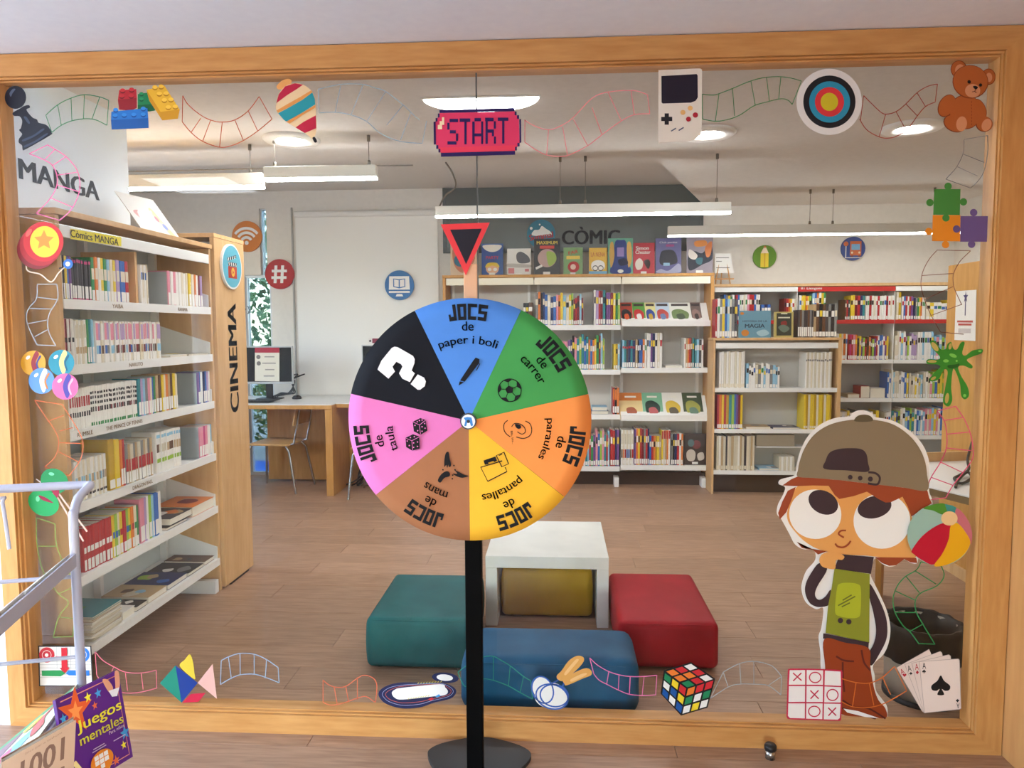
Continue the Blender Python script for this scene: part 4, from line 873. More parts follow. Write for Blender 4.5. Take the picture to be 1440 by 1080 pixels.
crow(2, 1, [(875, 893, 6, 39, ['pale blue', 'teal', 'dark grey', 'navy', 'teal', 'navy'], lambda c_: [(.03, .2, 'white'), (.7, .78, 'red')]), (893.5, 909, 6, 40, ['tan', 'black', 'blue', 'blue', 'orange', 'white'], lab), (909.5, 931, 7, 49, ['white', 'white', 'purple', 'navy', 'white', 'cream', 'white'], lab), (962, 976, 6, 42, ['white', 'tan', 'orange', 'red', 'brown', 'teal'], lab), (977, 989, 4, 40, ['teal', 'pale blue', 'dark grey', 'white'], lab)], 'the second right comic shelf')
crow(2, 3, [(874, 892, 7, 50, ['white', 'cream'], lambda c_: [(.2, .45, random.choice(('orange', 'red', 'blue', 'brown'))), (.03, .14, 'white'), (.6, .9, 'beige')]), (893, 914, 8, 52, ['purple', 'orange', 'yellow', 'red', 'dark red', 'grey', 'red', 'navy'], lab), (914.5, 931, 6, 42, ['blue', 'red', 'orange', 'mustard', 'yellow', 'tan'], lab), (931.5, 944, 5, 50, ['yellow', 'beige', 'tan', 'orange', 'white'], lambda c_: [(.75, .98, 'red'), (.03, .16, 'white')]), (945, 962, 6, 45, ['grey', 'black', 'navy', 'red', 'white', 'orange'], lab)], 'the bottom right comic shelf')
zf = COMIC_Z[1][2]+.001
flat_book(cxp(832), cxp(856), CY+.02, CY+.22, zf, .03, 'navy', 'navy book lying flat on the third middle comic shelf', 'books lying flat on the comic bookcase'); flat_book(cxp(833), cxp(854.5), CY+.022, CY+.22, zf+.032, .035, 'pale blue', 'pale blue book on top of the flat pair on the third middle comic shelf', 'books lying flat on the comic bookcase')
flat_book(cxp(936), cxp(960), CY+.02, CY+.24, COMIC_Z[2][1]+.001, .022, 'white', 'white book lying flat in the gap of the second right comic shelf', 'books lying flat on the comic bookcase')

# ---- face-out books
def face_book(x0, y0, x1, y1, Y, th, base, items, label, zb=None, lean=.05, group=None, cat='book', name='book'):
    a, b = pY(x0, y0, Y), pY(x1, y1, Y); z0 = b[2] if zb is None else zb; z1 = a[2]; X0_, X1_ = a[0], b[0]; h = z1-z0
    t = thing(name, label, cat, ((X0_+X1_)/2, Y, z0), group)
    dy = h*lean
    def slab(nm, e0, e1, mt, ins=0):
        MB().prism([(X0_+ins, Y+e0, z0+ins), (X1_-ins, Y+e0, z0+ins), (X1_-ins, Y+e0+dy, z1-ins), (X0_+ins, Y+e0+dy, z1-ins)], (0, e1-e0, 0), mt).build(nm, t)
    cvm = mat(base, .35, .4, 0, 'book_cover'); slab('front_cover', 0, .002, cvm); slab('page_block', .0021, th-.0021, PAGE, .003); slab('back_cover', th-.002, th, cvm)
    shh = Sheet(lambda u, v: Vector((X0_+(X1_-X0_)*u, Y+dy*(1-v), z1-h*v)), (0, -1, 0)); art(shh, t, items, 1); return t
TB = ZTOP+.0005; YT = 6.99; gT = 'comics standing face out on the back bookcase'
lb_ = ('label', (232, 230, 224), 'p', rect(.35, .9, .62, .97))
face_book(633, 339, 672, 386, YT, .02, (214, 186, 150), [('art', (196, 120, 90), 's', [(.1, .2), (.6, .1), (.9, .5), (.5, .9), (.15, .7)]), ('art', (52, 110, 130), 'p', ell(.35, .55, .22, .18))], 'cream comic standing behind the red triangle pointer', TB, group=gT)
face_book(677, 342.5, 707.5, 385, YT, .02, (34, 78, 140), [('art', (226, 222, 210), 's', [(.08, .05), (.9, .05), (.8, .2), (.5, .26), (.2, .2)]), ('art', (200, 60, 70), 't', 'PARTY', (.5, .43), .6, .09, 0, .02), ('art', (226, 176, 140), 'p', ell(.5, .78, .3, .17)), ('art', (222, 190, 70), 's', [(.18, .74), (.3, .6), (.7, .6), (.82, .74), (.5, .68)]), ('art', (240, 238, 230), 'p', ell(.37, .8, .09, .05), ell(.63, .8, .09, .05)), lb_], 'blue comic with a blond round face on its cover', TB, group=gT)
face_book(713, 349.5, 746.5, 385.5, YT, .016, (222, 218, 210), [('art', (96, 96, 100), 's', [(.4, .2), (.6, .12), (.9, .3), (.95, .5), (.6, .55), (.42, .45)]), ('art', (186, 180, 170), 's', [(.05, .55), (.95, .6), (.95, .7), (.05, .68)]), ('art', (200, 120, 120), 'p', rect(.05, .72, .3, .92), rect(.75, .75, .92, .85)), lb_], 'white comic with grey sketched figures on its cover', TB, group=gT)
face_book(751, 335.5, 787.5, 386, YT, .024, (40, 42, 42), [('art', (214, 190, 70), 't', 'MAXIMUM', (.5, .11), .8, .09, 0, .03), ('art', (206, 80, 70), 'p', rect(.22, .19, .78, .27)), ('art', (190, 160, 150), 'p', ell(.5, .53, .36, .25)), ('art', (160, 186, 90), 's', [(.5, .35), (.8, .4), (.85, .6), (.6, .75), (.5, .55)]), ('art', (232, 230, 224), 'p', [(.05, .78), (.3, .7), (.33, .76), (.08, .84)]), lb_], 'black comic with a round crowd picture on its cover', TB, group=gT)
face_book(792.5, 348, 819.5, 385, YT, .016, (122, 160, 104), [('art', (196, 60, 50), 't', 'FAR', (.5, .17), .5, .12, -8, .03), ('art', (226, 196, 90), 'p', rect(.15, .3, .85, .42)), ('art', (180, 50, 48), 'p', ell(.52, .7, .3, .2)), ('art', (228, 200, 180), 'p', ell(.5, .7, .14, .1)), lb_], 'green comic with a red curled shape on its cover', TB, group=gT)
face_book(828.5, 348.5, 853.5, 384.5, YT, .014, (226, 180, 60), [('art', (196, 120, 60), 't', 'LA NENA', (.5, .24), .8, .16, 0, .03), ('art', (244, 240, 232), 's', [(.15, .55), (.5, .45), (.85, .55), (.8, .8), (.2, .82)]), ('art', (126, 182, 214), 'p', rect(0, .86, 1, 1)), ('art', (60, 60, 60), 'rc', .03, ell(.35, .75, .14, .09), ell(.65, .75, .14, .09))], 'small yellow comic with white figures on its cover', TB, group=gT)
face_book(855.5, 335, 890, 384.5, YT, .022, (104, 168, 140), [('art', (48, 66, 130), 's', [(.28, .1), (.5, .05), (.72, .1), (.8, .6), (.9, .95), (.1, .95), (.2, .6)]), ('art', (150, 130, 190), 'p', rect(.36, .25, .64, .5)), ('art', (212, 170, 90), 's', [(.08, .15), (.2, .12), (.25, .5), (.12, .8), (.05, .5)], [(.78, .12), (.92, .15), (.95, .6), (.82, .8), (.75, .4)]), ('art', (34, 38, 70), 's', [(.4, .6), (.7, .55), (.8, .7), (.5, .75)]), ('art', (240, 238, 230), 'p', ell(.5, .9, .12, .05))], 'green and blue comic with columns of figures on its cover', TB, group=gT)
face_book(891, 341.5, 920.5, 383.5, YT, .03, (186, 40, 52), [('art', (240, 236, 228), 't', 'Simon', (.42, .16), .62, .11, 0, .03), ('art', (240, 236, 228), 't', 'Chester', (.45, .29), .72, .11, 0, .03), ('art', (236, 226, 214), 's', [(.1, .6), (.28, .48), (.45, .6), (.4, .8), (.2, .85), (.1, .75)]), ('art', (60, 44, 44), 's', [(.5, .58), (.7, .52), (.8, .65), (.72, .82), (.6, .75)]), lb_], 'red comic titled Simon Chester', TB, group=gT)
face_book(922.5, 335, 958, 383, YT, .03, (92, 90, 140), [('art', (200, 196, 214), 't', 'Club perdut', (.5, .12), .7, .07, 0, .02), ('art', (160, 70, 130), 'p', rect(.4, .17, .72, .23)), ('art', (34, 34, 44), 's', [(.2, .4), (.35, .33), (.65, .33), (.8, .45), (.85, .65), (.7, .72), (.3, .75), (.15, .65)]), ('art', (150, 190, 214), 'p', rect(.3, .68, .55, .76)), ('art', (170, 172, 200), 's', [(.05, .95), (.2, .85), (.5, .9), (.9, .7), (.95, .95)])], 'purple comic with a dark car on its cover', TB, group=gT)
face_book(966.5, 331.5, 1002.5, 382.5, YT, .022, (150, 140, 150), [('art', (40, 44, 56), 's', [(.05, .5), (.3, .4), (.6, .45), (.9, .2), (.98, .6), (.6, .75), (.1, .9)]), ('art', (224, 140, 60), 's', [(.3, .15), (.7, .12), (.75, .25), (.35, .28)]), ('art', (206, 120, 60), 's', [(.7, .3), (.95, .15), (.9, .5), (.75, .55)]), ('art', (226, 216, 206), 's', [(.1, .35), (.4, .5), (.3, .62), (.08, .55)]), ('art', (60, 110, 120), 's', [(.35, .6), (.6, .58), (.55, .75), (.38, .72)]), lb_], 'grey comic with swirling orange and black figures at the right end', TB, group=gT)
gm = 'comics on the sloping display shelves'
z3 = COMIC_Z[2][0]+.004
for x0, x1, b_, c1, c2, lb in ((874, 891, (190, 70, 50), (40, 36, 40), (214, 90, 50), 'orange-red comic at the left of the upper sloping display shelf'), (891.5, 909, (96, 160, 70), (200, 60, 60), (230, 226, 220), 'green comic on the upper sloping display shelf'), (909.5, 924, (226, 216, 150), (60, 80, 150), (200, 160, 60), 'pale yellow comic on the upper sloping display shelf'), (924.5, 944, (190, 206, 220), (190, 80, 70), (110, 130, 170), 'pale blue comic on the upper sloping display shelf'), (944.5, 974, (222, 220, 208), (110, 130, 80), (70, 84, 60), 'wide white comic with green scribbles on the upper sloping display shelf'), (975, 989, (110, 92, 84), (150, 120, 110), (70, 56, 52), 'brown comic at the right of the upper sloping display shelf')):
    face_book(x0, 424.5, x1, 452, CY-.012, .006, b_, [('art', c1, 's', [(.1, .4), (.5, .3), (.9, .5), (.7, .85), (.2, .8)]), ('art', c2, 's', [(.3, .55), (.6, .5), (.7, .7), (.4, .75)]), ('art', (60, 50, 50), 'p', rect(.1, .06, .9, .16))], lb, z3, .88, gm)
z3 = COMIC_Z[2][2]+.004
for x0, x1, b_, c1, c2, lb in ((872.5, 905, (226, 200, 140), (206, 120, 50), (170, 90, 60), 'orange-banded comic at the left of the lower sloping display shelf'), (905.5, 934, (120, 176, 140), (40, 60, 50), (190, 90, 90), 'green comic on the lower sloping display shelf'), (934.5, 963, (228, 224, 216), (214, 180, 60), (90, 80, 60), 'white comic with a yellow burst on the lower sloping display shelf'), (963.5, 991, (58, 74, 44), (160, 160, 70), (100, 130, 110), 'dark green comic at the right of the lower sloping display shelf')):
    face_book(x0, 555, x1, 587, CY-.012, .006, b_, [('art', c1, 'p', rect(0, 0, 1, .3)) if x0 < 900 else ('art', c1, 's', [(.15, .4), (.5, .3), (.85, .5), (.75, .8), (.25, .85)]), ('art', c2, 's', [(.3, .6), (.6, .55), (.75, .75), (.4, .85)]), ('art', (230, 226, 214), 'p', rect(.25, .12, .75, .19))], lb, z3, .88, gm)
face_book(963, 610, 993, 654, CY+.03, .02, (62, 50, 46), [('art', (200, 190, 176), 's', [(.1, .6), (.3, .5), (.5, .6), (.45, .85), (.15, .85)], [(.6, .65), (.85, .6), (.9, .8), (.65, .85)]), ('art', (120, 60, 60), 'p', ell(.55, .35, .2, .14)), ('art', (86, 110, 110), 'p', ell(.3, .3, .15, .12)), lb_], 'dark brown comic standing face out on the bottom right comic shelf', COMIC_Z[2][3]+.0006, .05, gT)
# books on top of the low unit
YL = 6.66; gl_ = 'books on top of the low periodicals unit'; ZLt = ZL+.0006
lxp = lambda x: pY(x, 460, YL)[0]; lh = lambda px: px/F*YL
row([(lxp(1006), lxp(1037), 9, lh(54), ['red', 'white', 'grey', 'yellow', 'blue', 'pale blue', 'cream', 'grey', 'dark grey'], lab)], lambda t: (t, YL, 0), 0, ZLt, .5, .15, 'top of the low periodicals unit', gl_)
row([(lxp(1122), lxp(1144), 8, lh(38), ['dark grey', 'brown', 'grey', 'dark grey'], low_w), (lxp(1144), lxp(1177), 8, lh(46), ['tan', 'brown', 'black', 'brown', 'dark grey', 'grey', 'black', 'grey'], lab)], lambda t: (t, YL, 0), 0, ZLt, .5, .15, 'the low unit top, right side', gl_)
face_book(1039.5, 437, 1084, 474, YL-.02, .012, (96, 140, 158), [('title', (30, 50, 66), 't', 'MAGIA', (.5, .56), .62, .14, 0, .03), ('title', (40, 60, 76), 't', 'HISTÒRIA DE LA', (.5, .38), .76, .09, 0, .01), ('art', (190, 120, 50), 'p', ell(.2, .82, .12, .12), ell(.1, .1, .06, .05)), ('art', (150, 180, 190), 's', [(.55, .8), (.8, .7), (.95, .85), (.7, .95)])], 'blue MAGIA book standing face out on the low unit', ZLt, .05, gl_)
face_book(1089.5, 438.5, 1115.5, 473.5, YL-.02, .02, (176, 160, 96), [('art', (52, 56, 48), 'p', rect(.12, .05, .9, .92)), ('art', (200, 196, 170), 'p', rect(.35, .05, .68, .09), rect(.2, .2, .82, .25)), ('art', (130, 50, 44), 's', [(.35, .4), (.6, .35), (.65, .5), (.4, .55)]), ('art', (96, 110, 96), 's', [(.2, .6), (.5, .5), (.8, .65), (.5, .8)])], 'dark book with a gold border standing face out on the low unit', ZLt, .05, gl_)
# everything further back: one uncountable mass of book rows on the reference shelves and in the low unit
rxp = lambda x: pY(x, 480, RY+.012)[0]; rh = lambda px: px/F*RY
def srow(segs, z, dpt=.17): row([(rxp(a), rxp(b), n, rh(h), c_, p_) for a, b, n, h, c_, p_ in segs], lambda t: (t, RY+.012, 0), 0, z, .5, dpt, '', '', st)
WM = ('white', 'white', 'cream', 'red', 'white', 'blue', 'yellow', 'grey', 'white', 'navy', 'green')
BM = ('white', 'pale blue', 'teal', 'cream', 'pale blue', 'white', 'blue', 'lime', 'beige', 'yellow', 'pink')
srow([(1008, 1032, 8, 36, WM, lab), (1034, 1068, 12, 36, ['red', 'blue', 'white', 'white', 'cream', 'white', 'pink', 'red'], lab), (1070, 1083, 3, 22, ['blue', 'navy', 'blue'], lab), (1102, 1119, 6, 30, ['dark red', 'red', 'orange', 'yellow', 'white', 'beige'], lab)], RZ[0])
srow([(1123, 1140, 6, 34, ['white', 'yellow', 'yellow', 'orange', 'yellow', 'lime'], lab), (1141, 1160, 6, 38, ['pale blue', 'blue', 'orange', 'white', 'yellow', 'green'], lab), (1187, 1194, 3, 28, ['brown', 'red', 'dark grey'], lab), (1195, 1215, 6, 34, ['yellow', 'yellow', 'dark red', 'red', 'navy', 'teal'], lab), (1216, 1256, 14, 33, ['white', 'white', 'red', 'white', 'cream', 'white', 'red', 'white'], lab)], RZ[0])
srow([(1259, 1266, 2, 38, ['cream', 'mustard'], lab), (1267, 1283, 6, 32, ['white', 'blue', 'red', 'white', 'red', 'purple'], lab), (1284, 1300, 7, 30, ['navy', 'grey', 'green', 'yellow', 'orange', 'white', 'white'], lab), (1301, 1345, 8, 26, WM, lab)], RZ[0])
srow([(1178, 1192, 5, 36, ['white', 'yellow', 'cream', 'orange', 'white'], lab), (1193, 1206, 5, 35, ['red', 'magenta', 'red', 'pink', 'orange'], lab), (1206, 1250, 17, 33, ('purple', 'dark grey', 'blue', 'brown', 'orange', 'yellow', 'white', 'lime', 'red', 'grey'), lab)], RZ[1])
srow([(1259, 1290, 11, 38, ('white', 'white', 'lime', 'cream', 'lilac', 'pale blue', 'white'), lab), (1291, 1313, 7, 38, ['white', 'white', 'pale blue', 'white'], lab), (1314, 1345, 8, 34, BM, lab)], RZ[1])
srow([(1250, 1280, 11, 38, BM, lab), (1281, 1300, 7, 34, BM, lab), (1301, 1345, 14, 38, BM, lab)], RZ[2])
srow([(1248, 1270, 8, 36, BM, lab), (1270, 1345, 24, 38, BM, lab)], RZ[3]); srow([(1180, 1240, 16, 34, WM, lab)], RZ[3])
lyp = lambda x: pY(x, 560, LY+.014)[0]; lh2 = lambda px: px/F*LY
def lrow(segs, z, dpt=.19): row([(lyp(a), lyp(b), n, lh2(h), c_, p_) for a, b, n, h, c_, p_ in segs], lambda t: (t, LY+.014, 0), 0, z, .5, dpt, '', '', st)
lrow([(1011, 1047, 12, 51, ['white', 'white', 'beige', 'white', 'cream'], lambda c_: [(.03, .12, 'cream')]), (1049, 1096, 14, 34, ('white', 'pale blue', 'grey', 'white', 'beige'), lab), (1132, 1169, 14, 50, ['white', 'beige', 'white', 'cream'], lambda c_: [(.75, .8, 'grey')])], LZ[0])
lrow([(1009, 1045, 11, 49, ['red', 'orange', 'yellow', 'red', 'mustard', 'teal', 'lime', 'blue', 'purple', 'dark red', 'yellow'], lambda c_: [(.03, .14, 'white')]), (1131, 1170, 14, 49, ['yellow', 'mustard', 'cream', 'yellow'], lambda c_: [(.03, .1, 'cream')])], LZ[1])
lrow([(1009, 1063, 18, 49, ['beige', 'white', 'tan', 'beige', 'dark grey', 'cream', 'beige', 'tan', 'beige'], lambda c_: [(.03, .14, 'cream')]), (1098, 1120, 7, 20, ['beige', 'white'], lambda c_: [])], LZ[2])
so_ = st.build('book_rows'); tag(so_, 'dense rows of upright library books on the back wall shelves', 'books', None, 'stuff')
for i, (a, b, z, th, cn_, lb) in enumerate(((1050, 1085, LZ[1], .02, 'tan', 'tan magazine lying flat in the middle of the low unit'), (1088, 1126, LZ[1], .015, 'navy', 'blue magazine lying flat in the middle of the low unit'), (1070, 1118, LZ[2], .02, 'pale blue', 'pale blue magazine lying flat at the bottom of the low unit'))):
    flat_book(lyp(a), lyp(b), LY+.02, LY+.20, z+.001, th, cn_, lb, 'magazines lying flat in the low unit', ['white', 'grey'])
flat_book(rxp(1195), rxp(1212), RY+.02, RY+.2, RZ[2]+.001, .035, 'tan', 'tan book lying flat on the third reference shelf', 'books lying flat on the reference shelves'); flat_book(rxp(1213), rxp(1226), RY+.02, RY+.2, RZ[2]+.001, .11, 'red', 'red box file lying on the third reference shelf', 'books lying flat on the reference shelves'); flat_book(rxp(1227), rxp(1248), RY+.02, RY+.2, RZ[2]+.001, .09, 'white', 'white pile of paper on the third reference shelf', 'books lying flat on the reference shelves')

for k, x, lb in ((0, 239.5, 'grey steel bookend on the top manga shelf'), (2, 275.5, 'grey steel bookend on the third manga shelf'), (3, 275.5, 'grey steel bookend on the fourth manga shelf')):
    t = thing('bookend', lb, 'bookend', (-2.05, my(x), MS[k]), 'steel bookends on the manga shelves'); gm_ = mat((170, 176, 176), .4, .4, .3, 'bookend_steel')
    boxo('upright_plate', t, -2.14, -1.955, my(x)-.0012, my(x), MS[k]+.0002, MS[k]+.17, gm_); boxo('foot_plate', t, -2.14, -1.955, my(x)-.06, my(x)-.0013, MS[k]+.0002, MS[k]+.0014, gm_)
# ================================================================== STICKERS ON THE GLASS
SG = Sheet(lambda x, y: pY(x, y, YG-.0008), (0, -1, 0), .0004)
def sticker(name, label, cx, cy, items, lev=1, group='toy stickers on the glass'):
    t = thing(name, label, 'sticker', tuple(pY(cx, cy, YG-.0008)), group); art(SG, t, items, lev); return t
A = off(0, 60); B = off(0, 290); C_ = off(0, 540); D_ = off(0, 810); E_ = off(340, 60); Gz = off(320, 810); H_ = off(680, 60); R_z = off(1080, 60); S_ = off(1080, 300); T_ = off(1080, 560); U_ = off(1080, 810); V_ = off(680, 810); Q_ = off(600, 130, 9.0)
def el(f, cx, cy, rx, ry=None, rot=0, n=28): return f(*ell(cx, cy, rx, ry, rot, n))
def rc(f, *r): return [f(*rect(*q)) for q in r]

NAVY = (26, 32, 48)
sticker('pawn_sticker', 'black chess pawn sticker in the top left corner of the glass', 40, 166, [
    ('body', NAVY, 's', A((72, 395), (80, 412), (110, 415), (125, 440), (118, 480), (108, 492), (125, 515), (108, 540), (106, 562), (124, 578), (128, 600), (145, 600), (282, 522), (290, 505), (278, 480), (255, 460), (218, 450), (208, 432), (185, 422), (160, 395), (150, 375), (168, 366), (164, 352), (140, 355), (110, 372))),
    ('head', NAVY, 'p', el(A, 88, 308, 60, 65)), ('shine', (92, 104, 128), 's', A((55, 285), (72, 262), (88, 262), (72, 285), (62, 305))), ('shine', (66, 78, 102), 's', A((135, 420), (150, 418), (170, 450), (160, 455))), ('shine', (58, 70, 94), 's', A((130, 545), (190, 520), (240, 485), (250, 492), (195, 530), (135, 556))), ('shine', (58, 70, 94), 's', A((140, 580), (200, 552), (262, 512), (268, 520), (205, 562), (146, 590)))])
stud = lambda f, pts, r, c1, c2: [('studs', c2, 'p', *[el(f, x, y+3, r, r*.8, 0, 14) for x, y in pts]), ('studs', c1, 'p', *[el(f, x, y-3, r, r*.7, 0, 14) for x, y in pts])]
sticker('toy_brick_sticker', 'sticker of red, blue, green and yellow toy bricks', 205, 151, [
    ('green_brick', (22, 120, 72), 'p', A((775, 290), (835, 280), (858, 352), (775, 355))), ('green_brick', (14, 90, 54), 'p', A((775, 352), (860, 345), (875, 382), (840, 388), (775, 380)))] + stud(A, [(797, 290), (797, 320)], 12, (30, 140, 86), (12, 80, 50)) + [
    ('red_brick', (176, 34, 46), 'p', A((672, 268), (768, 262), (772, 315), (665, 325))), ('red_brick', (140, 24, 36), 'p', A((665, 322), (772, 312), (772, 368), (740, 384), (672, 378)))] + stud(A, [(693, 272), (743, 268), (688, 303), (741, 302)], 15, (190, 44, 54), (110, 16, 28)) + [
    ('blue_brick', (30, 110, 190), 'p', A((630, 390), (832, 370), (838, 430), (628, 440))), ('blue_brick', (20, 84, 156), 'p', A((628, 436), (838, 426), (840, 482), (632, 490)))] + stud(A, [(655, 382), (810, 375), (652, 414), (703, 411), (757, 409), (810, 408)], 14, (46, 130, 206), (14, 70, 140)) + [
    ('yellow_brick', (222, 172, 44), 'p', A((828, 268), (930, 245), (1015, 378), (908, 395))), ('yellow_brick', (196, 140, 24), 'p', A((828, 268), (908, 392), (918, 440), (845, 330)), A((908, 392), (1016, 378), (1005, 430), (918, 440)))] + stud(A, [(877, 256), (912, 252), (902, 292), (940, 290), (930, 328), (967, 325), (952, 368), (992, 365)], 15, (236, 192, 66), (176, 122, 18)))
sticker('spinning_top_sticker', 'striped spinning top sticker with red, cream and teal bands', 417, 155, [
    ('handle', (226, 164, 96), 's', E_((196, 246), (225, 215), (262, 203), (282, 218), (268, 238), (215, 264))),
    ('body', (232, 202, 156), 's', E_((194, 345), (208, 290), (245, 245), (300, 228), (352, 240), (395, 275), (413, 320), (418, 400), (420, 490), (402, 540), (360, 512), (300, 476), (240, 437), (206, 398), (192, 372))),
    ('band', (186, 28, 62), 'p', E_((195, 341), (208, 292), (245, 246), (300, 229), (345, 237), (310, 262), (255, 296))), ('band', (222, 148, 76), 'p', E_((197, 382), (260, 345), (330, 306), (392, 268), (398, 280), (340, 322), (270, 362), (204, 395))),
    ('band', (34, 146, 158), 'p', E_((206, 398), (270, 364), (340, 324), (398, 281), (412, 318), (414, 348), (345, 392), (252, 444), (238, 435))), ('band', (222, 148, 76), 'p', E_((254, 446), (345, 395), (415, 352), (416, 366), (340, 410), (270, 456))), ('band', (186, 28, 62), 'p', E_((304, 478), (350, 446), (418, 410), (420, 482), (355, 510))), ('tip', (28, 28, 36), 's', E_((399, 538), (412, 532), (425, 556), (412, 563)))])
sn = (36, 14, 84); PINK = (222, 54, 98)
sticker('start_sticker', 'pink pixel-art START button sticker at the top centre', 672, 186, [
    ('button', PINK, 'p', Q_((165, 262), (1112, 240), (1138, 288), (1168, 332), (1175, 640), (1148, 688), (1120, 740), (180, 765), (150, 715), (118, 662), (113, 370), (138, 325))),
    ('glow', (232, 58, 86), 'p', Q_((150, 700), (1135, 668), (1120, 740), (180, 765))),
    ('border', sn, 'p', Q_((162, 225), (1110, 195), (1112, 240), (165, 262)), Q_((180, 765), (1118, 740), (1120, 790), (183, 815)), Q_((88, 375), (115, 370), (118, 660), (92, 662)), Q_((1172, 340), (1195, 338), (1198, 635), (1175, 640)), *rc(Q_, (143, 268, 164, 318), (114, 325, 137, 370), (122, 668, 148, 715), (150, 716, 175, 762), (1114, 242, 1138, 290), (1144, 290, 1169, 335), (1148, 640, 1176, 685), (1119, 690, 1142, 736))),
    ('lettering', sn, 'p', *rc(Q_, (290, 335, 398, 378), (262, 385, 290, 472), (295, 480, 370, 520), (372, 522, 398, 615), (265, 620, 378, 662), (418, 330, 553, 375), (478, 375, 506, 658), (606, 325, 688, 368), (578, 370, 608, 655), (690, 368, 716, 655), (608, 520, 690, 558), (740, 322, 848, 368), (745, 368, 774, 652), (850, 366, 876, 460), (774, 470, 852, 512), (826, 512, 852, 556), (852, 560, 878, 650), (900, 320, 1034, 362), (956, 362, 984, 648))),
    ('highlight', (238, 214, 176), 'p', *rc(Q_, (195, 316, 224, 412), (166, 366, 196, 418), (142, 412, 196, 468)))], 2)
sticker('console_sticker', 'cream handheld game console sticker with a black screen', 956, 148, [
    ('case', (228, 220, 206), 's', H_((984, 170), (990, 156), (1010, 153), (1100, 150), (1205, 145), (1224, 150), (1229, 170), (1227, 340), (1225, 500), (1205, 530), (1170, 550), (1100, 557), (1000, 560), (984, 550), (983, 360))),
    ('screen', (32, 26, 42), 'p', H_((1000, 188), (1198, 177), (1204, 184), (1205, 308), (1192, 328), (1165, 338), (1008, 343), (1001, 336))), ('direction_pad', (34, 32, 38), 'p', *rc(H_, (1018, 398, 1042, 462), (999, 418, 1061, 442))), ('button', (226, 178, 110), 'p', el(H_, 1162, 369, 14), el(H_, 1121, 393, 14)), ('button', (170, 28, 46), 'p', el(H_, 1191, 408, 15), el(H_, 1152, 431, 14)), ('switch', (70, 84, 110), 'r', 1.6, H_((1054, 499), (1082, 482)), H_((1097, 495), (1125, 478)))])
sticker('target_sticker', 'round archery target sticker with a yellow centre', 1166, 143, [('ring', (226, 224, 220), 'p', el(R_z, 344, 333, 184, 186, 0, 48)), ('ring', (26, 26, 32), 'p', el(R_z, 345, 333, 147, 148, 0, 48)), ('ring', (40, 144, 178), 'p', el(R_z, 346, 334, 115, 116, 0, 44)), ('ring', (218, 56, 62), 'p', el(R_z, 345, 334, 82, 83, 0, 40)), ('ring', (206, 190, 40), 'p', el(R_z, 344, 334, 49, 51, 0, 36))])
BR, BRL, BRD = (178, 94, 44), (214, 146, 104), (128, 58, 26)
sticker('teddy_sticker', 'brown teddy bear sticker in the top right corner', 1358, 137, [
    ('outline', BRD, 'p', el(R_z, 1073, 150, 46, 50), el(R_z, 1240, 192, 40, 46), el(R_z, 1005, 355, 46, 68, 28), el(R_z, 1190, 372, 34, 60, -25), el(R_z, 1110, 390, 92, 98), el(R_z, 1050, 455, 66, 48, 20), el(R_z, 1215, 458, 48, 44)),
    ('ear', BR, 'p', el(R_z, 1073, 150, 42, 46), el(R_z, 1240, 192, 36, 42)), ('ear', BRL, 'p', el(R_z, 1078, 152, 26, 30, 20), el(R_z, 1242, 196, 18, 26)),
    ('arm', BR, 'p', el(R_z, 1005, 355, 42, 64, 28), el(R_z, 1190, 372, 30, 56, -25)), ('body', BR, 'p', el(R_z, 1110, 390, 88, 94)), ('seam', BRD, 'r', .8, *[R_z((1142+.2*k, 330+k*18), (1143, 340+k*18)) for k in range(8)]),
    ('leg', BR, 'p', el(R_z, 1050, 455, 62, 44, 20), el(R_z, 1215, 458, 44, 42)), ('foot', BRL, 'p', el(R_z, 1086, 458, 30, 42, 8), el(R_z, 1226, 464, 26, 36, 25)), ('head', BRD, 'p', el(R_z, 1135, 222, 101, 94, 10)), ('head', BR, 'p', el(R_z, 1135, 221, 97, 90, 10)),
    ('muzzle', BRL, 'p', el(R_z, 1147, 273, 43, 38)), ('eye', (26, 20, 22), 'p', el(R_z, 1127, 223, 10, 10), el(R_z, 1191, 241, 9, 9)), ('nose', (26, 20, 22), 's', R_z((1148, 250), (1162, 246), (1176, 254), (1163, 266))), ('mouth', (90, 40, 24), 'rs', .8, R_z((1161, 266), (1157, 276), (1142, 280)), R_z((1157, 276), (1167, 286)))])
kn = lambda x, y, r=5.2: ell(x, y, r, r, 0, 18)
sticker('puzzle_sticker', 'sticker of three jigsaw pieces in green, orange and purple', 1347, 302, [
    ('orange_piece', (230, 142, 38), 'p', [(1311.5, 302.5), (1350.5, 302.5), (1350, 339.5), (1310.5, 339)], kn(1306, 325.5), kn(1329.5, 344)), ('purple_piece', (104, 84, 138), 'p', [(1350.5, 304), (1389, 304), (1387.5, 340), (1350, 340)], kn(1345, 322), kn(1369, 299), kn(1366, 343.5)), ('green_piece', (66, 136, 62), 'p', [(1313.5, 266), (1350.5, 266), (1349.5, 302.5), (1312, 302)], kn(1333, 262), kn(1307.5, 285), kn(1354.5, 284), kn(1330, 306.5))])
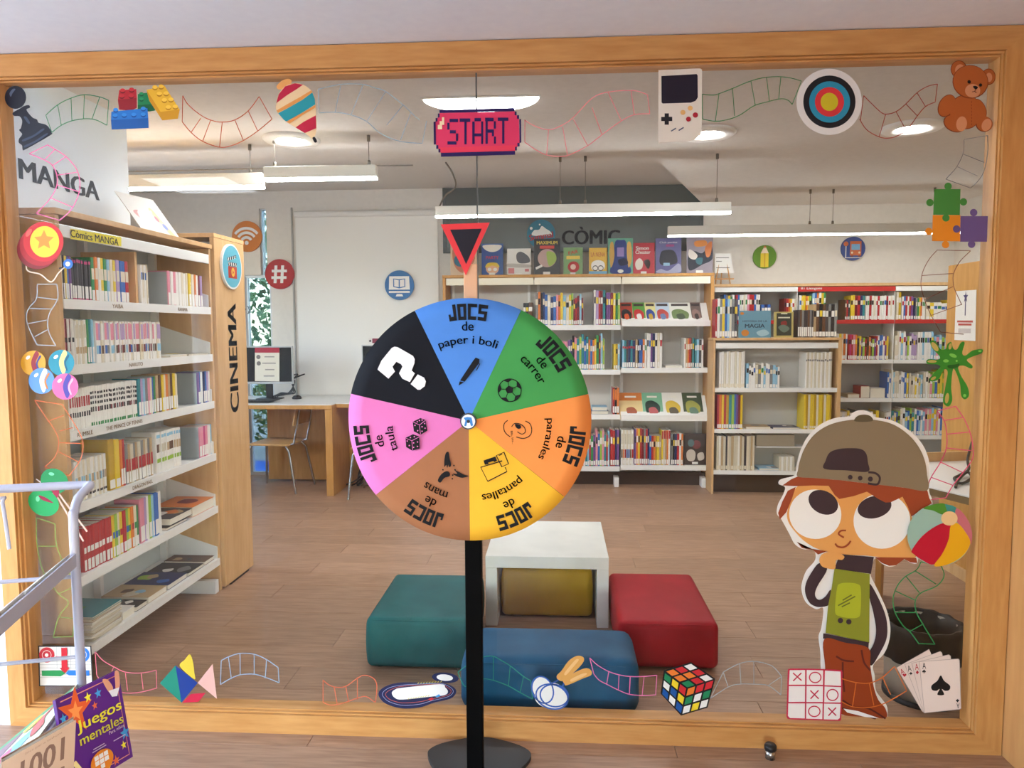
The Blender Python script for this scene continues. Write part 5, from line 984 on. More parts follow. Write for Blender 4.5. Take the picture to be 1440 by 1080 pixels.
SLM = S_((912, 725), (925, 714), (945, 725), (972, 765), (1000, 762), (1010, 735), (1030, 725), (1042, 760), (1062, 765), (1085, 727), (1106, 728), (1092, 785), (1110, 800), (1150, 772), (1200, 764), (1208, 775), (1195, 790), (1150, 806), (1118, 826), (1150, 858), (1140, 873), (1100, 857), (1070, 865), (1085, 912), (1122, 975), (1130, 1025), (1107, 1046), (1086, 1025), (1080, 962), (1056, 892), (1040, 880), (1030, 975), (1036, 1050), (1014, 1086), (984, 1060), (996, 980), (1010, 892), (988, 880), (962, 930), (925, 946), (908, 932), (940, 890), (968, 865), (948, 850), (900, 848), (890, 832), (905, 820), (955, 822), (965, 805), (925, 760))
sticker('slime_sticker', 'green slime splat sticker on the right-hand glass', 1343, 525, [('splat', (54, 136, 44), 's', SLM), ('highlight', (186, 166, 90), 'p', el(S_, 938, 750, 14, 30, -35, 16), el(S_, 922, 833, 26, 8, 0, 16), el(S_, 1024, 748, 9, 18, 10, 16), el(S_, 1006, 1040, 11, 30, 8, 16), el(S_, 930, 928, 16, 8, -30, 14)), ('highlight', (120, 196, 84), 'p', el(S_, 1040, 800, 22, 10, 20, 16), el(S_, 1000, 830, 16, 9, 0, 16), el(S_, 1105, 1025, 9, 9), el(S_, 1190, 775, 9, 5), el(S_, 1060, 830, 6, 6)), ('shade', (30, 96, 34), 's', S_((1010, 855), (1050, 850), (1075, 845), (1070, 862), (1045, 872), (1015, 870)))])
DK, SKIN, HAIR = (58, 42, 48), (222, 158, 88), (150, 66, 36)
WHT = (232, 230, 226)
sticker('boy_sticker', 'large cartoon boy sticker in a backwards brown cap and green shirt', 1200, 800, [
    ('outline', WHT, 's', T_((460, 102), (475, 82), (510, 68), (550, 70), (590, 90), (600, 105), (700, 125), (790, 178), (860, 248), (900, 330), (910, 420), (906, 520), (925, 590), (900, 700), (850, 880), (838, 928), (800, 925), (765, 906), (720, 940), (680, 946), (640, 930), (606, 900), (588, 930), (575, 985), (600, 1045), (632, 1110), (670, 1200), (688, 1290), (680, 1370), (650, 1440), (592, 1500), (600, 1560), (606, 1640), (640, 1690), (668, 1730), (672, 1770), (655, 1797), (520, 1790), (400, 1775), (310, 1700), (296, 1520), (294, 1430), (284, 1340), (300, 1290), (310, 1182), (270, 1186), (215, 1150), (190, 1090), (190, 1040), (215, 970), (265, 908), (255, 850), (200, 850), (150, 820), (118, 760), (75, 682), (50, 650), (55, 600), (85, 540), (95, 500), (60, 482), (72, 456), (150, 432), (160, 380), (180, 300), (220, 220), (290, 150), (380, 110))),
    ('face', SKIN, 's', T_((160, 500), (250, 470), (400, 480), (600, 500), (760, 540), (800, 640), (812, 700), (805, 770), (832, 892), (700, 900), (560, 886), (420, 878), (300, 855), (220, 815), (160, 760), (112, 690), (112, 620))),
    ('eye', (234, 232, 228), 'p', el(T_, 265, 652, 147, 139, 10, 40), el(T_, 640, 690, 160, 156, 0, 40)), ('pupil', DK, 'p', el(T_, 310, 585, 88, 64, 28, 30), el(T_, 598, 612, 97, 62, -14, 30)),
    ('hair', HAIR, 'p', T_((80, 490), (130, 455), (165, 440), (400, 460), (620, 486), (895, 518), (905, 560), (920, 590), (805, 664), (785, 610), (755, 553), (720, 570), (690, 584), (660, 586), (620, 566), (555, 525), (480, 550), (400, 566), (375, 545), (355, 515), (340, 492), (250, 490), (160, 494)), T_((56, 645), (80, 580), (110, 520), (155, 498), (132, 570), (102, 640), (66, 681)), T_((160, 806), (210, 846), (265, 850), (330, 860), (280, 878), (245, 846), (190, 842)), T_((600, 893), (832, 896), (838, 926), (800, 922), (765, 903), (720, 938), (680, 942), (640, 926))),
    ('cap', (132, 116, 92), 's', T_((166, 440), (168, 400), (178, 350), (205, 280), (255, 208), (325, 158), (400, 132), (490, 120), (600, 122), (700, 146), (785, 202), (845, 272), (880, 350), (893, 430), (893, 518), (760, 502), (620, 486), (400, 460), (250, 448))), ('cap_button', (92, 82, 60), 's', T_((485, 128), (490, 110), (510, 96), (545, 92), (575, 101), (588, 126), (535, 133))),
    ('cap_opening', DK, 's', T_((315, 396), (322, 350), (345, 305), (395, 285), (460, 280), (520, 285), (550, 310), (560, 360), (560, 412), (440, 405))), ('cap_strap', DK, 'rs', 3, T_((562, 415), (600, 420), (624, 440), (624, 466), (608, 484), (560, 478))), ('cap_snap', DK, 'p', el(T_, 460, 443, 13), el(T_, 516, 448, 13), el(T_, 573, 453, 14)),
    ('nose', HAIR, 'rs', 2.4, T_((436, 742), (408, 744), (395, 762), (424, 782))), ('mouth', HAIR, 'rs', 2.4, T_((375, 815), (390, 832), (420, 836), (446, 822), (462, 800))),
    ('sleeve', DK, 's', T_((285, 925), (330, 958), (275, 1055), (262, 1105), (285, 1132), (320, 1112), (350, 1075), (352, 1150), (290, 1172), (235, 1152), (207, 1095), (210, 1040), (240, 980)), T_((568, 1040), (612, 1110), (655, 1210), (668, 1290), (660, 1360), (620, 1440), (578, 1500), (545, 1460), (590, 1380), (604, 1300), (588, 1200), (566, 1110))), ('collar', DK, 'p', T_((400, 875), (592, 890), (575, 985), (370, 957))),
    ('hand', SKIN, 's', T_((285, 908), (300, 876), (340, 862), (380, 870), (412, 876), (426, 890), (413, 906), (380, 908), (374, 955), (340, 956), (300, 942))),
    ('shirt', (132, 136, 40), 'p', T_((370, 955), (568, 985), (565, 1372), (320, 1316), (335, 1160), (355, 1060))), ('shirt_patch', (166, 174, 40), 's', T_((384, 1065), (400, 1040), (440, 1034), (495, 1040), (518, 1068), (516, 1200), (498, 1230), (450, 1232), (398, 1222), (373, 1195))), ('shirt_dots', DK, 'p', el(T_, 403, 1246, 15), el(T_, 450, 1253, 15)), ('shirt_marks', (100, 104, 36), 'r', 1.8, T_((415, 1132), (466, 1102)), T_((390, 1162), (486, 1110)), T_((410, 1169), (456, 1146))),
    ('belt', DK, 'p', T_((306, 1317), (562, 1368), (560, 1400), (305, 1346))), ('trousers', (142, 58, 24), 's', T_((312, 1350), (430, 1370), (560, 1400), (570, 1500), (590, 1620), (615, 1690), (655, 1740), (655, 1792), (540, 1785), (410, 1772), (330, 1700), (316, 1500))),
    ('fold', (92, 32, 24), 'rs', 2.6, T_((378, 1445), (420, 1468), (478, 1474)), T_((415, 1478), (416, 1560), (424, 1645)), T_((520, 1410), (535, 1480), (570, 1525))), ('shoe', (84, 30, 22), 'rs', 2.4, T_((415, 1692), (480, 1730), (560, 1738), (655, 1795)), T_((412, 1735), (500, 1765), (600, 1795))), ('shoe_sole', WHT, 'p', T_((418, 1738), (500, 1752), (620, 1792), (540, 1785), (440, 1760)))], 1)
sticker('beach_ball_sticker', 'striped beach ball sticker covering the cartoon boy on the right', 1319, 751, [('panel', (150, 182, 168), 'p', el(T_, 957, 764, 181, 174, 0, 44)), ('panel', (76, 136, 44), 's', T_((866, 616), (920, 594), (985, 590), (1000, 634), (972, 650), (920, 628))), ('panel', (58, 140, 136), 'p', T_((985, 590), (1030, 600), (1052, 612), (1046, 640), (1000, 634))), ('panel', (196, 108, 120), 's', T_((1044, 640), (1054, 614), (1090, 645), (1122, 695), (1138, 750), (1136, 800), (1126, 812), (1090, 740), (1054, 690))), ('panel', (186, 14, 46), 's', T_((800, 850), (850, 780), (910, 730), (975, 698), (1018, 712), (1006, 790), (970, 870), (922, 930), (860, 906), (812, 872))), ('panel', (226, 166, 20), 's', T_((1018, 712), (1056, 698), (1105, 755), (1127, 812), (1085, 880), (1005, 928), (925, 937), (970, 870), (1006, 790))), ('valve', (226, 190, 140), 'p', el(T_, 1010, 671, 46, 40))], 24)
sp_ = lambda cx, cy, s: [(cx, cy-s), (cx+s*.35, cy-s*.45), (cx+s*.95, cy+.05*s), (cx+s*.9, cy+.5*s), (cx+s*.45, cy+.6*s), (cx+s*.12, cy+.42*s), (cx+s*.35, cy+1.0*s), (cx-s*.35, cy+1.0*s), (cx-s*.12, cy+.42*s), (cx-s*.45, cy+.6*s), (cx-s*.9, cy+.5*s), (cx-s*.95, cy+.05*s), (cx-s*.35, cy-s*.45)]
ht = lambda cx, cy, s: [(cx, cy+s), (cx-s, cy), (cx-s*.9, cy-s*.6), (cx-s*.4, cy-s*.7), (cx, cy-s*.3), (cx+s*.4, cy-s*.7), (cx+s*.9, cy-s*.6), (cx+s, cy)]
dmd = lambda cx, cy, s: [(cx, cy-s), (cx+s*.8, cy), (cx, cy+s), (cx-s*.8, cy)]
CRD = (224, 206, 196); EDG = (176, 158, 150)
sticker('playing_card_sticker', 'sticker of four fanned aces in the bottom right corner', 1308, 958, [
    ('card', EDG, 'p', U_((720, 515), (905, 410), (990, 600), (868, 765))), ('card', CRD, 'p', U_((723, 515), (905, 413), (990, 602), (868, 762))), ('card', EDG, 'p', U_((766, 496), (968, 421), (978, 430), (1020, 640), (872, 766))), ('card', CRD, 'p', U_((769, 497), (966, 424), (975, 431), (1020, 640), (872, 762))), ('card', EDG, 'p', U_((805, 488), (1015, 439), (1026, 448), (1050, 680), (874, 767))), ('card', CRD, 'p', U_((808, 489), (1013, 442), (1023, 449), (1050, 680), (874, 764))), ('card', EDG, 'p', U_((846, 478), (1068, 462), (1075, 470), (1084, 742), (1076, 748), (876, 769))), ('card', (230, 212, 202), 'p', U_((849, 480), (1066, 465), (1072, 472), (1081, 740), (1074, 745), (878, 766))),
    ('spade', (20, 20, 24), 's', U_(*sp_(968, 610, 54))), ('suit', (20, 20, 24), 'p', U_(*sp_(874, 532, 11)), U_(*sp_(800, 544, 9)), U_(*[(x, 2*698-y) for x, y in sp_(1062, 698, 10)])), ('suit', (178, 30, 44), 'p', U_(*ht(764, 553, 11)), U_(*dmd(836, 538, 11))),
    ('letter', (178, 30, 44), 't', 'A', U_((751, 533))[0], 5.5, 7.5, -22, .0), ('letter', (178, 30, 44), 't', 'A', U_((832, 506))[0], 5, 8.5, -6, 0), ('letter', (20, 20, 24), 't', 'A', U_((790, 515))[0], 5, 8.2, -14, 0), ('letter', (20, 20, 24), 't', 'A', U_((873, 500))[0], 5, 8.5, -3, 0), ('letter', (20, 20, 24), 't', 'A', U_((1063, 724))[0], 4, 7.5, 180, 0)], 3)
RD = (196, 40, 72)
sticker('noughts_and_crosses_sticker', 'red and white noughts and crosses sticker at the bottom right', 1144, 974, [
    ('board', RD, 's', U_((106, 530), (114, 515), (140, 513), (250, 514), (395, 521), (411, 530), (413, 560), (406, 780), (400, 803), (380, 806), (250, 802), (120, 797), (101, 785), (99, 765), (103, 640))), ('cell', (232, 226, 222), 'p', U_((117, 522), (203, 521), (203, 603), (112, 603)), U_((212, 521), (304, 523), (303, 604), (211, 603)), U_((314, 524), (402, 530), (404, 610), (312, 606)), U_((112, 611), (203, 611), (202, 699), (110, 700)), U_((211, 611), (303, 612), (302, 700), (210, 700)), U_((312, 613), (404, 617), (402, 703), (310, 702)), U_((109, 708), (202, 708), (201, 792), (118, 790), (107, 778)), U_((210, 708), (301, 708), (299, 796), (209, 793)), U_((309, 709), (402, 711), (397, 790), (385, 799), (307, 797))),
    ('cross', RD, 'r', 1.8, U_((135, 537), (183, 580)), U_((182, 537), (136, 582)), U_((232, 635), (279, 682)), U_((278, 634), (233, 682)), U_((332, 732), (377, 776)), U_((376, 731), (333, 777))), ('nought', RD, 'rc', 1.6, el(U_, 259, 562, 32, 29), el(U_, 356, 660, 31, 31), el(U_, 254, 752, 32, 29))], 26)
cubecol = {'o': (226, 122, 44), 'r': (200, 40, 48), 'w': (232, 232, 230), 'g': (28, 128, 84), 'y': (232, 206, 44), 'b': (22, 84, 160)}
def cubeface(q, rows):
    out = {}
    for i, r in enumerate(rows):
        for j, ch in enumerate(r):
            def pt(u, v):
                a = np.array(q[0])*(1-u)+np.array(q[1])*u; b = np.array(q[3])*(1-u)+np.array(q[2])*u; return tuple(a*(1-v)+b*v)
            e = .035; u0, u1, v0, v1 = j/3+e, (j+1)/3-e, i/3+e, (i+1)/3-e
            out.setdefault(ch, []).append([pt(u0, v0), pt(u1, v0), pt(u1, v1), pt(u0, v1)])
    return out
cf = {}
for q, rows in ((V_((1018, 535), (1167, 488), (1299, 580), (1145, 630)), ['orw', 'oor', 'grw']), (V_((1016, 537), (1145, 630), (1112, 780), (1000, 662)), ['gyr', 'wby', 'bwb']), (V_((1145, 630), (1299, 580), (1256, 737), (1112, 780)), ['orr', 'gwg', 'wyw'])):
    for ch, pg in cubeface(q, rows).items(): cf.setdefault(ch, []).extend(pg)
sticker('puzzle_cube_sticker', 'sticker of a scrambled colour puzzle cube at the bottom centre', 967, 969, [('cube', (22, 22, 26), 'p', V_((1014, 530), (1167, 484), (1303, 578), (1260, 740), (1111, 785), (996, 662)))]+[('square', cubecol[k], 'p', *pg) for k, pg in cf.items()])
BL = (56, 96, 176)
sticker('skipping_rope_sticker', 'skipping rope sticker with blue loops and wooden handles', 790, 961, [('filling', (228, 228, 224), 'p', el(V_, 333, 632, 56, 66, -20), el(V_, 385, 672, 92, 72, 15), el(V_, 375, 690, 88, 55, 10)), ('rope', BL, 'rc', 2.1, el(V_, 332, 640, 58, 78, -22), el(V_, 385, 678, 92, 68, 18), el(V_, 398, 672, 80, 62, 10)), ('rope', BL, 'rs', 2.1, V_((365, 612), (410, 590), (435, 570)), V_((440, 630), (452, 600), (450, 575))), ('handle', (216, 160, 84), 's', V_((412, 560), (440, 530), (480, 475), (525, 448), (560, 455), (562, 480), (530, 520), (455, 585), (420, 582)), V_((448, 580), (500, 548), (570, 518), (603, 528), (606, 555), (560, 575), (470, 613), (455, 605))), ('handle_shine', (232, 190, 130), 's', V_((455, 545), (490, 500), (520, 468), (535, 472), (505, 510), (465, 555)), V_((490, 580), (550, 550), (580, 545), (570, 560), (500, 592)))])
TRK = (28, 34, 74)
sticker('race_track_sticker', 'toy race track sticker with a white infield', 590, 972, [('small_loop', TRK, 'p', el(Gz, 1225, 572, 75, 29, 5)), ('small_loop', (230, 228, 224), 'p', el(Gz, 1222, 571, 46, 18, 5)), ('track', TRK, 's', Gz((850, 655), (885, 622), (960, 600), (1080, 598), (1200, 600), (1262, 618), (1287, 650), (1255, 688), (1160, 712), (1085, 738), (985, 744), (900, 722), (860, 690))), ('lane', (150, 160, 200), 'rc', .6, smooth_pts(Gz((872, 658), (905, 630), (970, 614), (1090, 606), (1200, 604), (1252, 624), (1270, 650), (1240, 678), (1150, 700), (1080, 720), (985, 726), (915, 708), (882, 684)))), ('lane', (196, 96, 80), 'rc', .6, smooth_pts(Gz((890, 660), (918, 638), (975, 620), (1090, 611), (1195, 607), (1242, 628), (1258, 650), (1230, 672), (1140, 692), (1080, 706), (985, 712), (925, 698), (898, 680)))), ('infield', (230, 228, 224), 's', Gz((925, 655), (945, 636), (985, 627), (1195, 607), (1225, 625), (1240, 648), (1222, 668), (1150, 676), (985, 693), (940, 682))), ('kerb', (206, 190, 90), 'r', .9, *[Gz((1015+i*14, 692-i*2), (1023+i*14, 684-i*2)) for i in range(9)], *[Gz((1070+i*16, 604-i*1), (1078+i*16, 596-i*1)) for i in range(9)]), ('red_car', (200, 46, 52), 'p', Gz((1130, 690), (1150, 680), (1162, 690), (1142, 700))), ('blue_car', (70, 150, 210), 'p', Gz((1168, 674), (1190, 662), (1200, 672), (1178, 682)))])
sticker('tangram_sticker', 'sticker of flat coloured tangram triangles at the bottom left', 265, 953, [('piece', (218, 190, 60), 's', D_((1012, 508), (1040, 470), (1068, 440), (1085, 480), (1093, 540), (1093, 580))), ('piece', (34, 132, 108), 'p', D_((900, 602), (988, 502), (1022, 712))), ('piece', (28, 58, 132), 'p', D_((988, 502), (1113, 600), (1022, 712))), ('piece', (222, 172, 158), 'p', D_((1113, 600), (1197, 493), (1221, 690))), ('piece', (196, 36, 66), 'p', D_((1026, 712), (1075, 662), (1158, 656), (1118, 706)))])
sticker('board_game_sticker', 'red, green and blue board game sticker behind the book rack', 92, 935, [('border', (38, 34, 34), 'p', D_((215, 391), (514, 391), (526, 620), (220, 620))), ('board', (214, 208, 198), 'p', D_((222, 398), (508, 398), (519, 615), (227, 615))), ('grid', (150, 146, 140), 'r', .5, *[D_((225, 480+i*18), (515, 480+i*18)) for i in range(6)], *[D_((320+i*26, 400), (322+i*26, 520)) for i in range(5)]), ('home', (186, 40, 50), 'p', el(D_, 265, 443, 43)), ('home', (44, 110, 190), 'p', el(D_, 464, 442, 42)), ('home', (226, 210, 200), 'rc', .7, el(D_, 265, 443, 25), el(D_, 464, 442, 25)), ('home', (226, 216, 200), 'p', el(D_, 265, 443, 10), el(D_, 464, 442, 10)), ('lane', (190, 34, 46), 'p', D_((347, 402), (380, 402), (382, 512), (395, 512), (368, 545), (338, 515), (350, 515)), D_((316, 450), (346, 450), (346, 466), (316, 466))), ('lane', (34, 132, 70), 'p', D_((238, 530), (345, 528), (372, 545), (345, 562), (240, 560))), ('lane', (40, 110, 190), 'p', D_((388, 528), (505, 528), (507, 558), (392, 556), (374, 546)))])
sticker('diabolo_sticker', 'green diabolo sticker with a red core and pale sticks', 68, 690, [('stick', (206, 176, 160), 'r', 2.4, C_((295, 590), (470, 885)), C_((318, 600), (490, 830))), ('string', (222, 206, 200), 'rs', 1.3, C_((205, 535), (240, 560), (300, 600))), ('cup', (24, 132, 74), 'p', el(C_, 307, 545, 80, 68, 28)), ('core', (150, 28, 60), 's', C_((250, 585), (300, 575), (335, 600), (320, 640), (290, 600))), ('cup', (30, 152, 84), 'p', el(C_, 247, 668, 90, 72, 26)), ('core', (140, 24, 56), 's', C_((220, 625), (260, 638), (302, 668), (270, 662), (235, 648))), ('shine', (110, 200, 150), 'p', el(C_, 292, 505, 16, 9, 10, 16), el(C_, 215, 645, 11, 16, 0, 16))])
def marble(cx, cy, r, c1, c2, c3): return [('marble', c1, 'p', el(B, cx, cy, r)), ('swirl', c2, 's', B((cx+.2*r, cy-.95*r), (cx+.45*r, cy-.7*r), (cx+.2*r, cy-.1*r), (cx+.35*r, cy+.5*r), (cx+.15*r, cy+.9*r), (cx-.1*r, cy+.4*r), (cx-.15*r, cy-.2*r))), ('swirl', c3, 's', B((cx+.5*r, cy-.6*r), (cx+.62*r, cy-.5*r), (cx+.35*r, cy), (cx+.5*r, cy+.55*r), (cx+.4*r, cy+.6*r), (cx+.22*r, cy+.05*r))), ('shine', (240, 238, 232), 'p', el(B, cx-.4*r, cy-.45*r, .2*r, .12*r, -40, 14))]
sticker('marble_sticker', 'sticker of four glass marbles on the left-hand glass', 70, 526, marble(188, 883, 71, (206, 154, 46), (140, 34, 48), (60, 60, 130))+marble(347, 880, 73, (30, 130, 152), (226, 200, 130), (20, 90, 120))+marble(238, 982, 73, (88, 140, 206), (220, 206, 196), (196, 120, 60))+marble(372, 1014, 74, (206, 96, 150), (70, 60, 150), (236, 170, 200)))
sticker('yoyo_sticker', 'red yo-yo sticker with an orange star and string', 62, 350, [('string', (214, 196, 176), 'rs', 1.8, B((150, 305), (155, 362), (228, 383), (288, 426), (330, 375), (372, 335))), ('rim', (128, 20, 34), 'p', el(B, 212, 242, 116, 112, 0, 40)), ('rim', (168, 28, 42), 'p', el(B, 230, 222, 118, 114, 0, 40)), ('disc', (196, 34, 46), 'p', el(B, 246, 200, 113, 112, 0, 40)), ('face', (232, 196, 54), 'p', el(B, 253, 200, 82, 88, 0, 36)), ('star', (224, 136, 50), 'p', B(*starp(250, 192, 58, 28))), ('shine', (224, 90, 84), 'p', el(B, 165, 150, 12, 26, 35, 14)), ('ring', (44, 100, 176), 'p', el(B, 386, 325, 28)), ('ring', (230, 226, 220), 'p', el(B, 385, 325, 13)), ('loop', (36, 30, 44), 'r', 1.6, B((335, 350), (360, 345)))])
# ---- hand-drawn ladder strips between the stickers
def ladder(label, rgb, rails, rungs, w=.9):
    w *= 1.35
    t = thing('ladder_sticker', label, 'sticker', tuple(pY(*rungs[0][0], YG-.0008)), 'ladder line stickers on the glass')
    mt = mat(rgb, .5, .3, 0, 'ladder_line'); mb = MB()
    for r in rails: SG.ribbon(mb, smooth_pts(r, 5, False), w, mt, 1)
    mb.build('rail', t)
    for r in rungs: mb = MB(); SG.ribbon(mb, r, w*.9, mt, 1); mb.build('rung', t)
def pr(f, *a): return [f(a[i], a[i+1]) for i in range(0, len(a), 2)]
ladder('green ladder line between the pawn and the toy bricks', (52, 128, 92), [A((258, 408), (325, 350), (400, 312), (475, 293), (560, 305), (612, 325)), A((292, 505), (345, 465), (405, 440), (480, 428), (540, 435), (602, 465))], pr(A, (258, 408), (292, 505), (325, 350), (345, 465), (400, 312), (405, 440), (475, 293), (470, 428), (562, 305), (518, 430), (612, 325), (602, 465)))
ladder('orange-red hanging ladder line between the toy bricks and the spinning top', (178, 78, 48), [A((1028, 298), (1060, 350), (1130, 408), (1190, 437), (1250, 447), (1320, 435), (1395, 385), (1458, 303)), A((1025, 445), (1075, 505), (1140, 555), (1235, 588), (1300, 580), (1370, 550), (1450, 497), (1530, 430))], pr(A, (1028, 298), (1025, 445), (1130, 425), (1075, 505), (1185, 437), (1140, 555), (1250, 450), (1235, 590), (1322, 437), (1370, 552), (1397, 385), (1450, 497), (1458, 303), (1530, 430)))
ladder('faint blue ladder line between the spinning top and START', (142, 164, 176), [E_((430, 262), (555, 235), (680, 235), (750, 255), (810, 275), (908, 350), (965, 405), (1000, 435)), E_((435, 395), (525, 392), (620, 408), (705, 445), (780, 510), (890, 555), (1015, 567))], pr(E_, (430, 262), (435, 395), (557, 240), (525, 390), (683, 235), (615, 405), (808, 278), (705, 440), (908, 350), (815, 465), (950, 395), (893, 548), (1040, 440), (1015, 567)))
ladder('pink ladder line between START and the console', (226, 130, 138), [H_((230, 435), (290, 470), (365, 490), (430, 470), (500, 425), (590, 330), (640, 295), (700, 278), (780, 270), (860, 272), (920, 292)), H_((232, 560), (290, 600), (350, 630), (420, 640), (480, 632), (585, 580), (670, 515), (775, 440), (850, 405), (935, 400))], pr(H_, (232, 435), (232, 560), (365, 490), (355, 628), (445, 475), (472, 632), (505, 430), (585, 578), (610, 365), (665, 515), (700, 278), (775, 440), (830, 272), (848, 405), (922, 292), (935, 400)))
I_ = lambda *p: list(p)
ladder('green ladder line between the console and the archery target', (62, 128, 76), [[(987.5, 132.5), (1002, 133.8), (1011, 131.8), (1030, 124.5), (1050, 116), (1066, 111), (1080, 108.5), (1098, 108), (1113, 110), (1127, 114)], [(988, 167.5), (1005, 170.5), (1022, 168.5), (1040, 162), (1060, 149), (1080, 143), (1098, 139), (1108, 141), (1114, 147)]], pr(I_, (987.5, 132.5), (988, 167.5), (1011, 132), (1006, 170), (1030, 124), (1033, 163), (1056, 114), (1062, 148), (1078, 109), (1082, 143), (1098, 108.5), (1095, 139), (1127, 114), (1114, 147)))
ladder('dark red ladder line between the target and the teddy', (158, 62, 48), [R_z((538, 298), (590, 350), (640, 395), (670, 402), (720, 388), (775, 345), (840, 280), (900, 245), (953, 233)), R_z((515, 430), (555, 490), (625, 530), (680, 537), (735, 520), (790, 480), (840, 412), (885, 360), (938, 335))], pr(R_z, (538, 298), (520, 435), (662, 402), (625, 530), (720, 388), (772, 485), (775, 345), (840, 412), (838, 282), (887, 362), (953, 233), (940, 335)))
ladder('grey ladder line between the teddy and the jigsaw pieces', (130, 128, 128), [R_z((1103, 545), (1098, 620), (1060, 700), (1000, 768)), R_z((1235, 522), (1235, 620), (1215, 720), (1180, 780), (1138, 818))], pr(R_z, (1103, 545), (1235, 522), (1098, 627), (1218, 675), (1065, 698), (1178, 750), (1000, 768), (1138, 818)), .8)
ladder('brown ladder line between the jigsaw pieces and the slime', (142, 98, 84), [S_((948, 210), (905, 260), (870, 330), (860, 400), (875, 470), (910, 560), (970, 668)), S_((1138, 212), (1080, 270), (1043, 340), (1043, 400), (1055, 440), (1090, 515))], pr(S_, (948, 207), (1138, 210), (865, 350), (1040, 338), (880, 485), (1040, 412), (915, 575), (1090, 512), (970, 668), (1100, 680)), .8)
ladder('pink ladder line between the slime and the beach ball', (212, 84, 120), [T_((950, 72), (990, 125), (1005, 200), (1003, 280), (970, 360), (915, 450), (890, 530), (905, 572)), T_((1055, 45), (1100, 110), (1135, 190), (1150, 260), (1150, 340), (1095, 420), (1040, 490), (1000, 560))], pr(T_, (950, 72), (1055, 45), (988, 125), (1098, 108), (1008, 202), (1132, 190), (1005, 280), (1145, 295), (972, 360), (1095, 418), (918, 445), (1040, 490), (905, 572), (1000, 560)), 1.1)
ladder('green ladder line running from the beach ball over the black bin', (38, 128, 72), [U_((860, -80), (835, -35), (770, 5), (725, 60), (703, 130), (715, 205), (760, 280), (800, 315), (850, 383)), U_((975, -55), (990, 0), (950, 55), (860, 95), (828, 140), (835, 205), (870, 270), (938, 383))], pr(U_, (860, -80), (975, -55), (825, -30), (945, 45), (775, 0), (852, 95), (712, 82), (825, 135), (718, 205), (835, 205), (800, 310), (875, 268), (850, 380), (940, 383)), 1.1)
t_lift = SG.step; SG.step = .0004
def hi_ladder(*a): 
    old = SG.map; SG.map = lambda x, y: pY(x, y, YG-.0128); ladder(*a); SG.map = old
hi_ladder('orange ladder line between the noughts and crosses and the aces', (206, 106, 40), [U_((415, 577), (490, 598), (570, 602), (640, 572), (710, 510)), U_((410, 705), (475, 735), (560, 740), (640, 722), (705, 690), (780, 645))], pr(U_, (495, 600), (475, 735), (570, 603), (595, 728), (645, 572), (690, 668), (712, 508), (780, 645)), 1.0)
ladder('grey-blue ladder line between the puzzle cube and the noughts and crosses', (160, 164, 166), [[(1017, 945), (1040, 933), (1060, 930), (1080, 934), (1090, 940), (1099, 951)], [(999, 982), (1024, 966), (1040, 962), (1060, 962), (1080, 964), (1098, 977)]], pr(I_, (1017, 945), (999, 982), (1017, 945), (1024, 966), (1040, 933), (1042, 962), (1060, 930), (1060, 962), (1098, 952), (1080, 964), (1099, 951), (1098, 977)))
ladder('pink ladder line between the skipping rope and the puzzle cube', (216, 112, 166), [V_((597, 460), (640, 500), (700, 535), (760, 555), (825, 565), (900, 565), (975, 558)), V_((620, 550), (650, 585), (700, 612), (760, 642), (820, 665), (895, 672), (970, 668))], pr(V_, (597, 460), (620, 550), (705, 535), (692, 610), (762, 555), (758, 640), (825, 563), (820, 665), (903, 565), (892, 672), (975, 558), (968, 670)))
ladder('green ladder line between the race track and the skipping rope', (34, 132, 112), [V_((-144, 540), (-60, 480), (0, 455), (55, 452), (100, 475), (150, 505), (225, 565), (265, 588)), V_((-144, 540), (-105, 620), (-50, 590), (0, 578), (60, 588), (140, 618), (205, 655), (275, 692))], pr(V_, (55, 452), (55, 585), (150, 507), (140, 618), (225, 567), (205, 655), (265, 588), (275, 692)))
ladder('orange-red ladder line left of the race track', (196, 96, 66), [Gz((537, 585), (570, 612), (610, 625), (665, 620), (730, 575), (770, 558), (820, 575), (840, 620), (832, 710)), Gz((537, 710), (575, 725), (620, 722), (680, 705), (735, 685), (780, 678), (830, 710))], pr(Gz, (537, 585), (537, 710), (600, 625), (617, 720), (665, 620), (680, 703), (730, 570), (730, 695)))
ladder('blue-grey ladder line right of the tangram', (140, 158, 180), [Gz((-35, 475), (5, 455), (70, 435), (150, 440), (220, 470), (285, 515)), Gz((-40, 610), (20, 575), (75, 555), (150, 552), (215, 570), (290, 600))], pr(Gz, (-35, 475), (-40, 610), (5, 455), (22, 580), (70, 435), (72, 553), (150, 440), (150, 550), (220, 470), (212, 575), (285, 515), (290, 600)))
ladder('rose ladder line between the board game and the tangram', (198, 96, 110), [D_((535, 425), (580, 475), (640, 510), (705, 540), (795, 545), (880, 530)), D_((545, 560), (600, 620), (690, 655), (780, 655), (882, 630))], pr(D_, (535, 425), (545, 560), (640, 510), (630, 535), (705, 540), (718, 645), (795, 545), (805, 637), (880, 530), (882, 632)))
ladder('pale green ladder line between the diabolo and the board game', (120, 150, 60), [C_((205, 752), (210, 915), (250, 1070), (330, 1180), (385, 1230), (330, 1310), (300, 1425)), C_((310, 787), (320, 912), (380, 1050), (440, 1130), (455, 1230), (420, 1320), (410, 1420))], pr(C_, (205, 752), (310, 787), (208, 912), (320, 912), (250, 1070), (380, 1050), (330, 1180), (440, 1130), (330, 1310), (420, 1320), (300, 1425), (410, 1420)), .8)
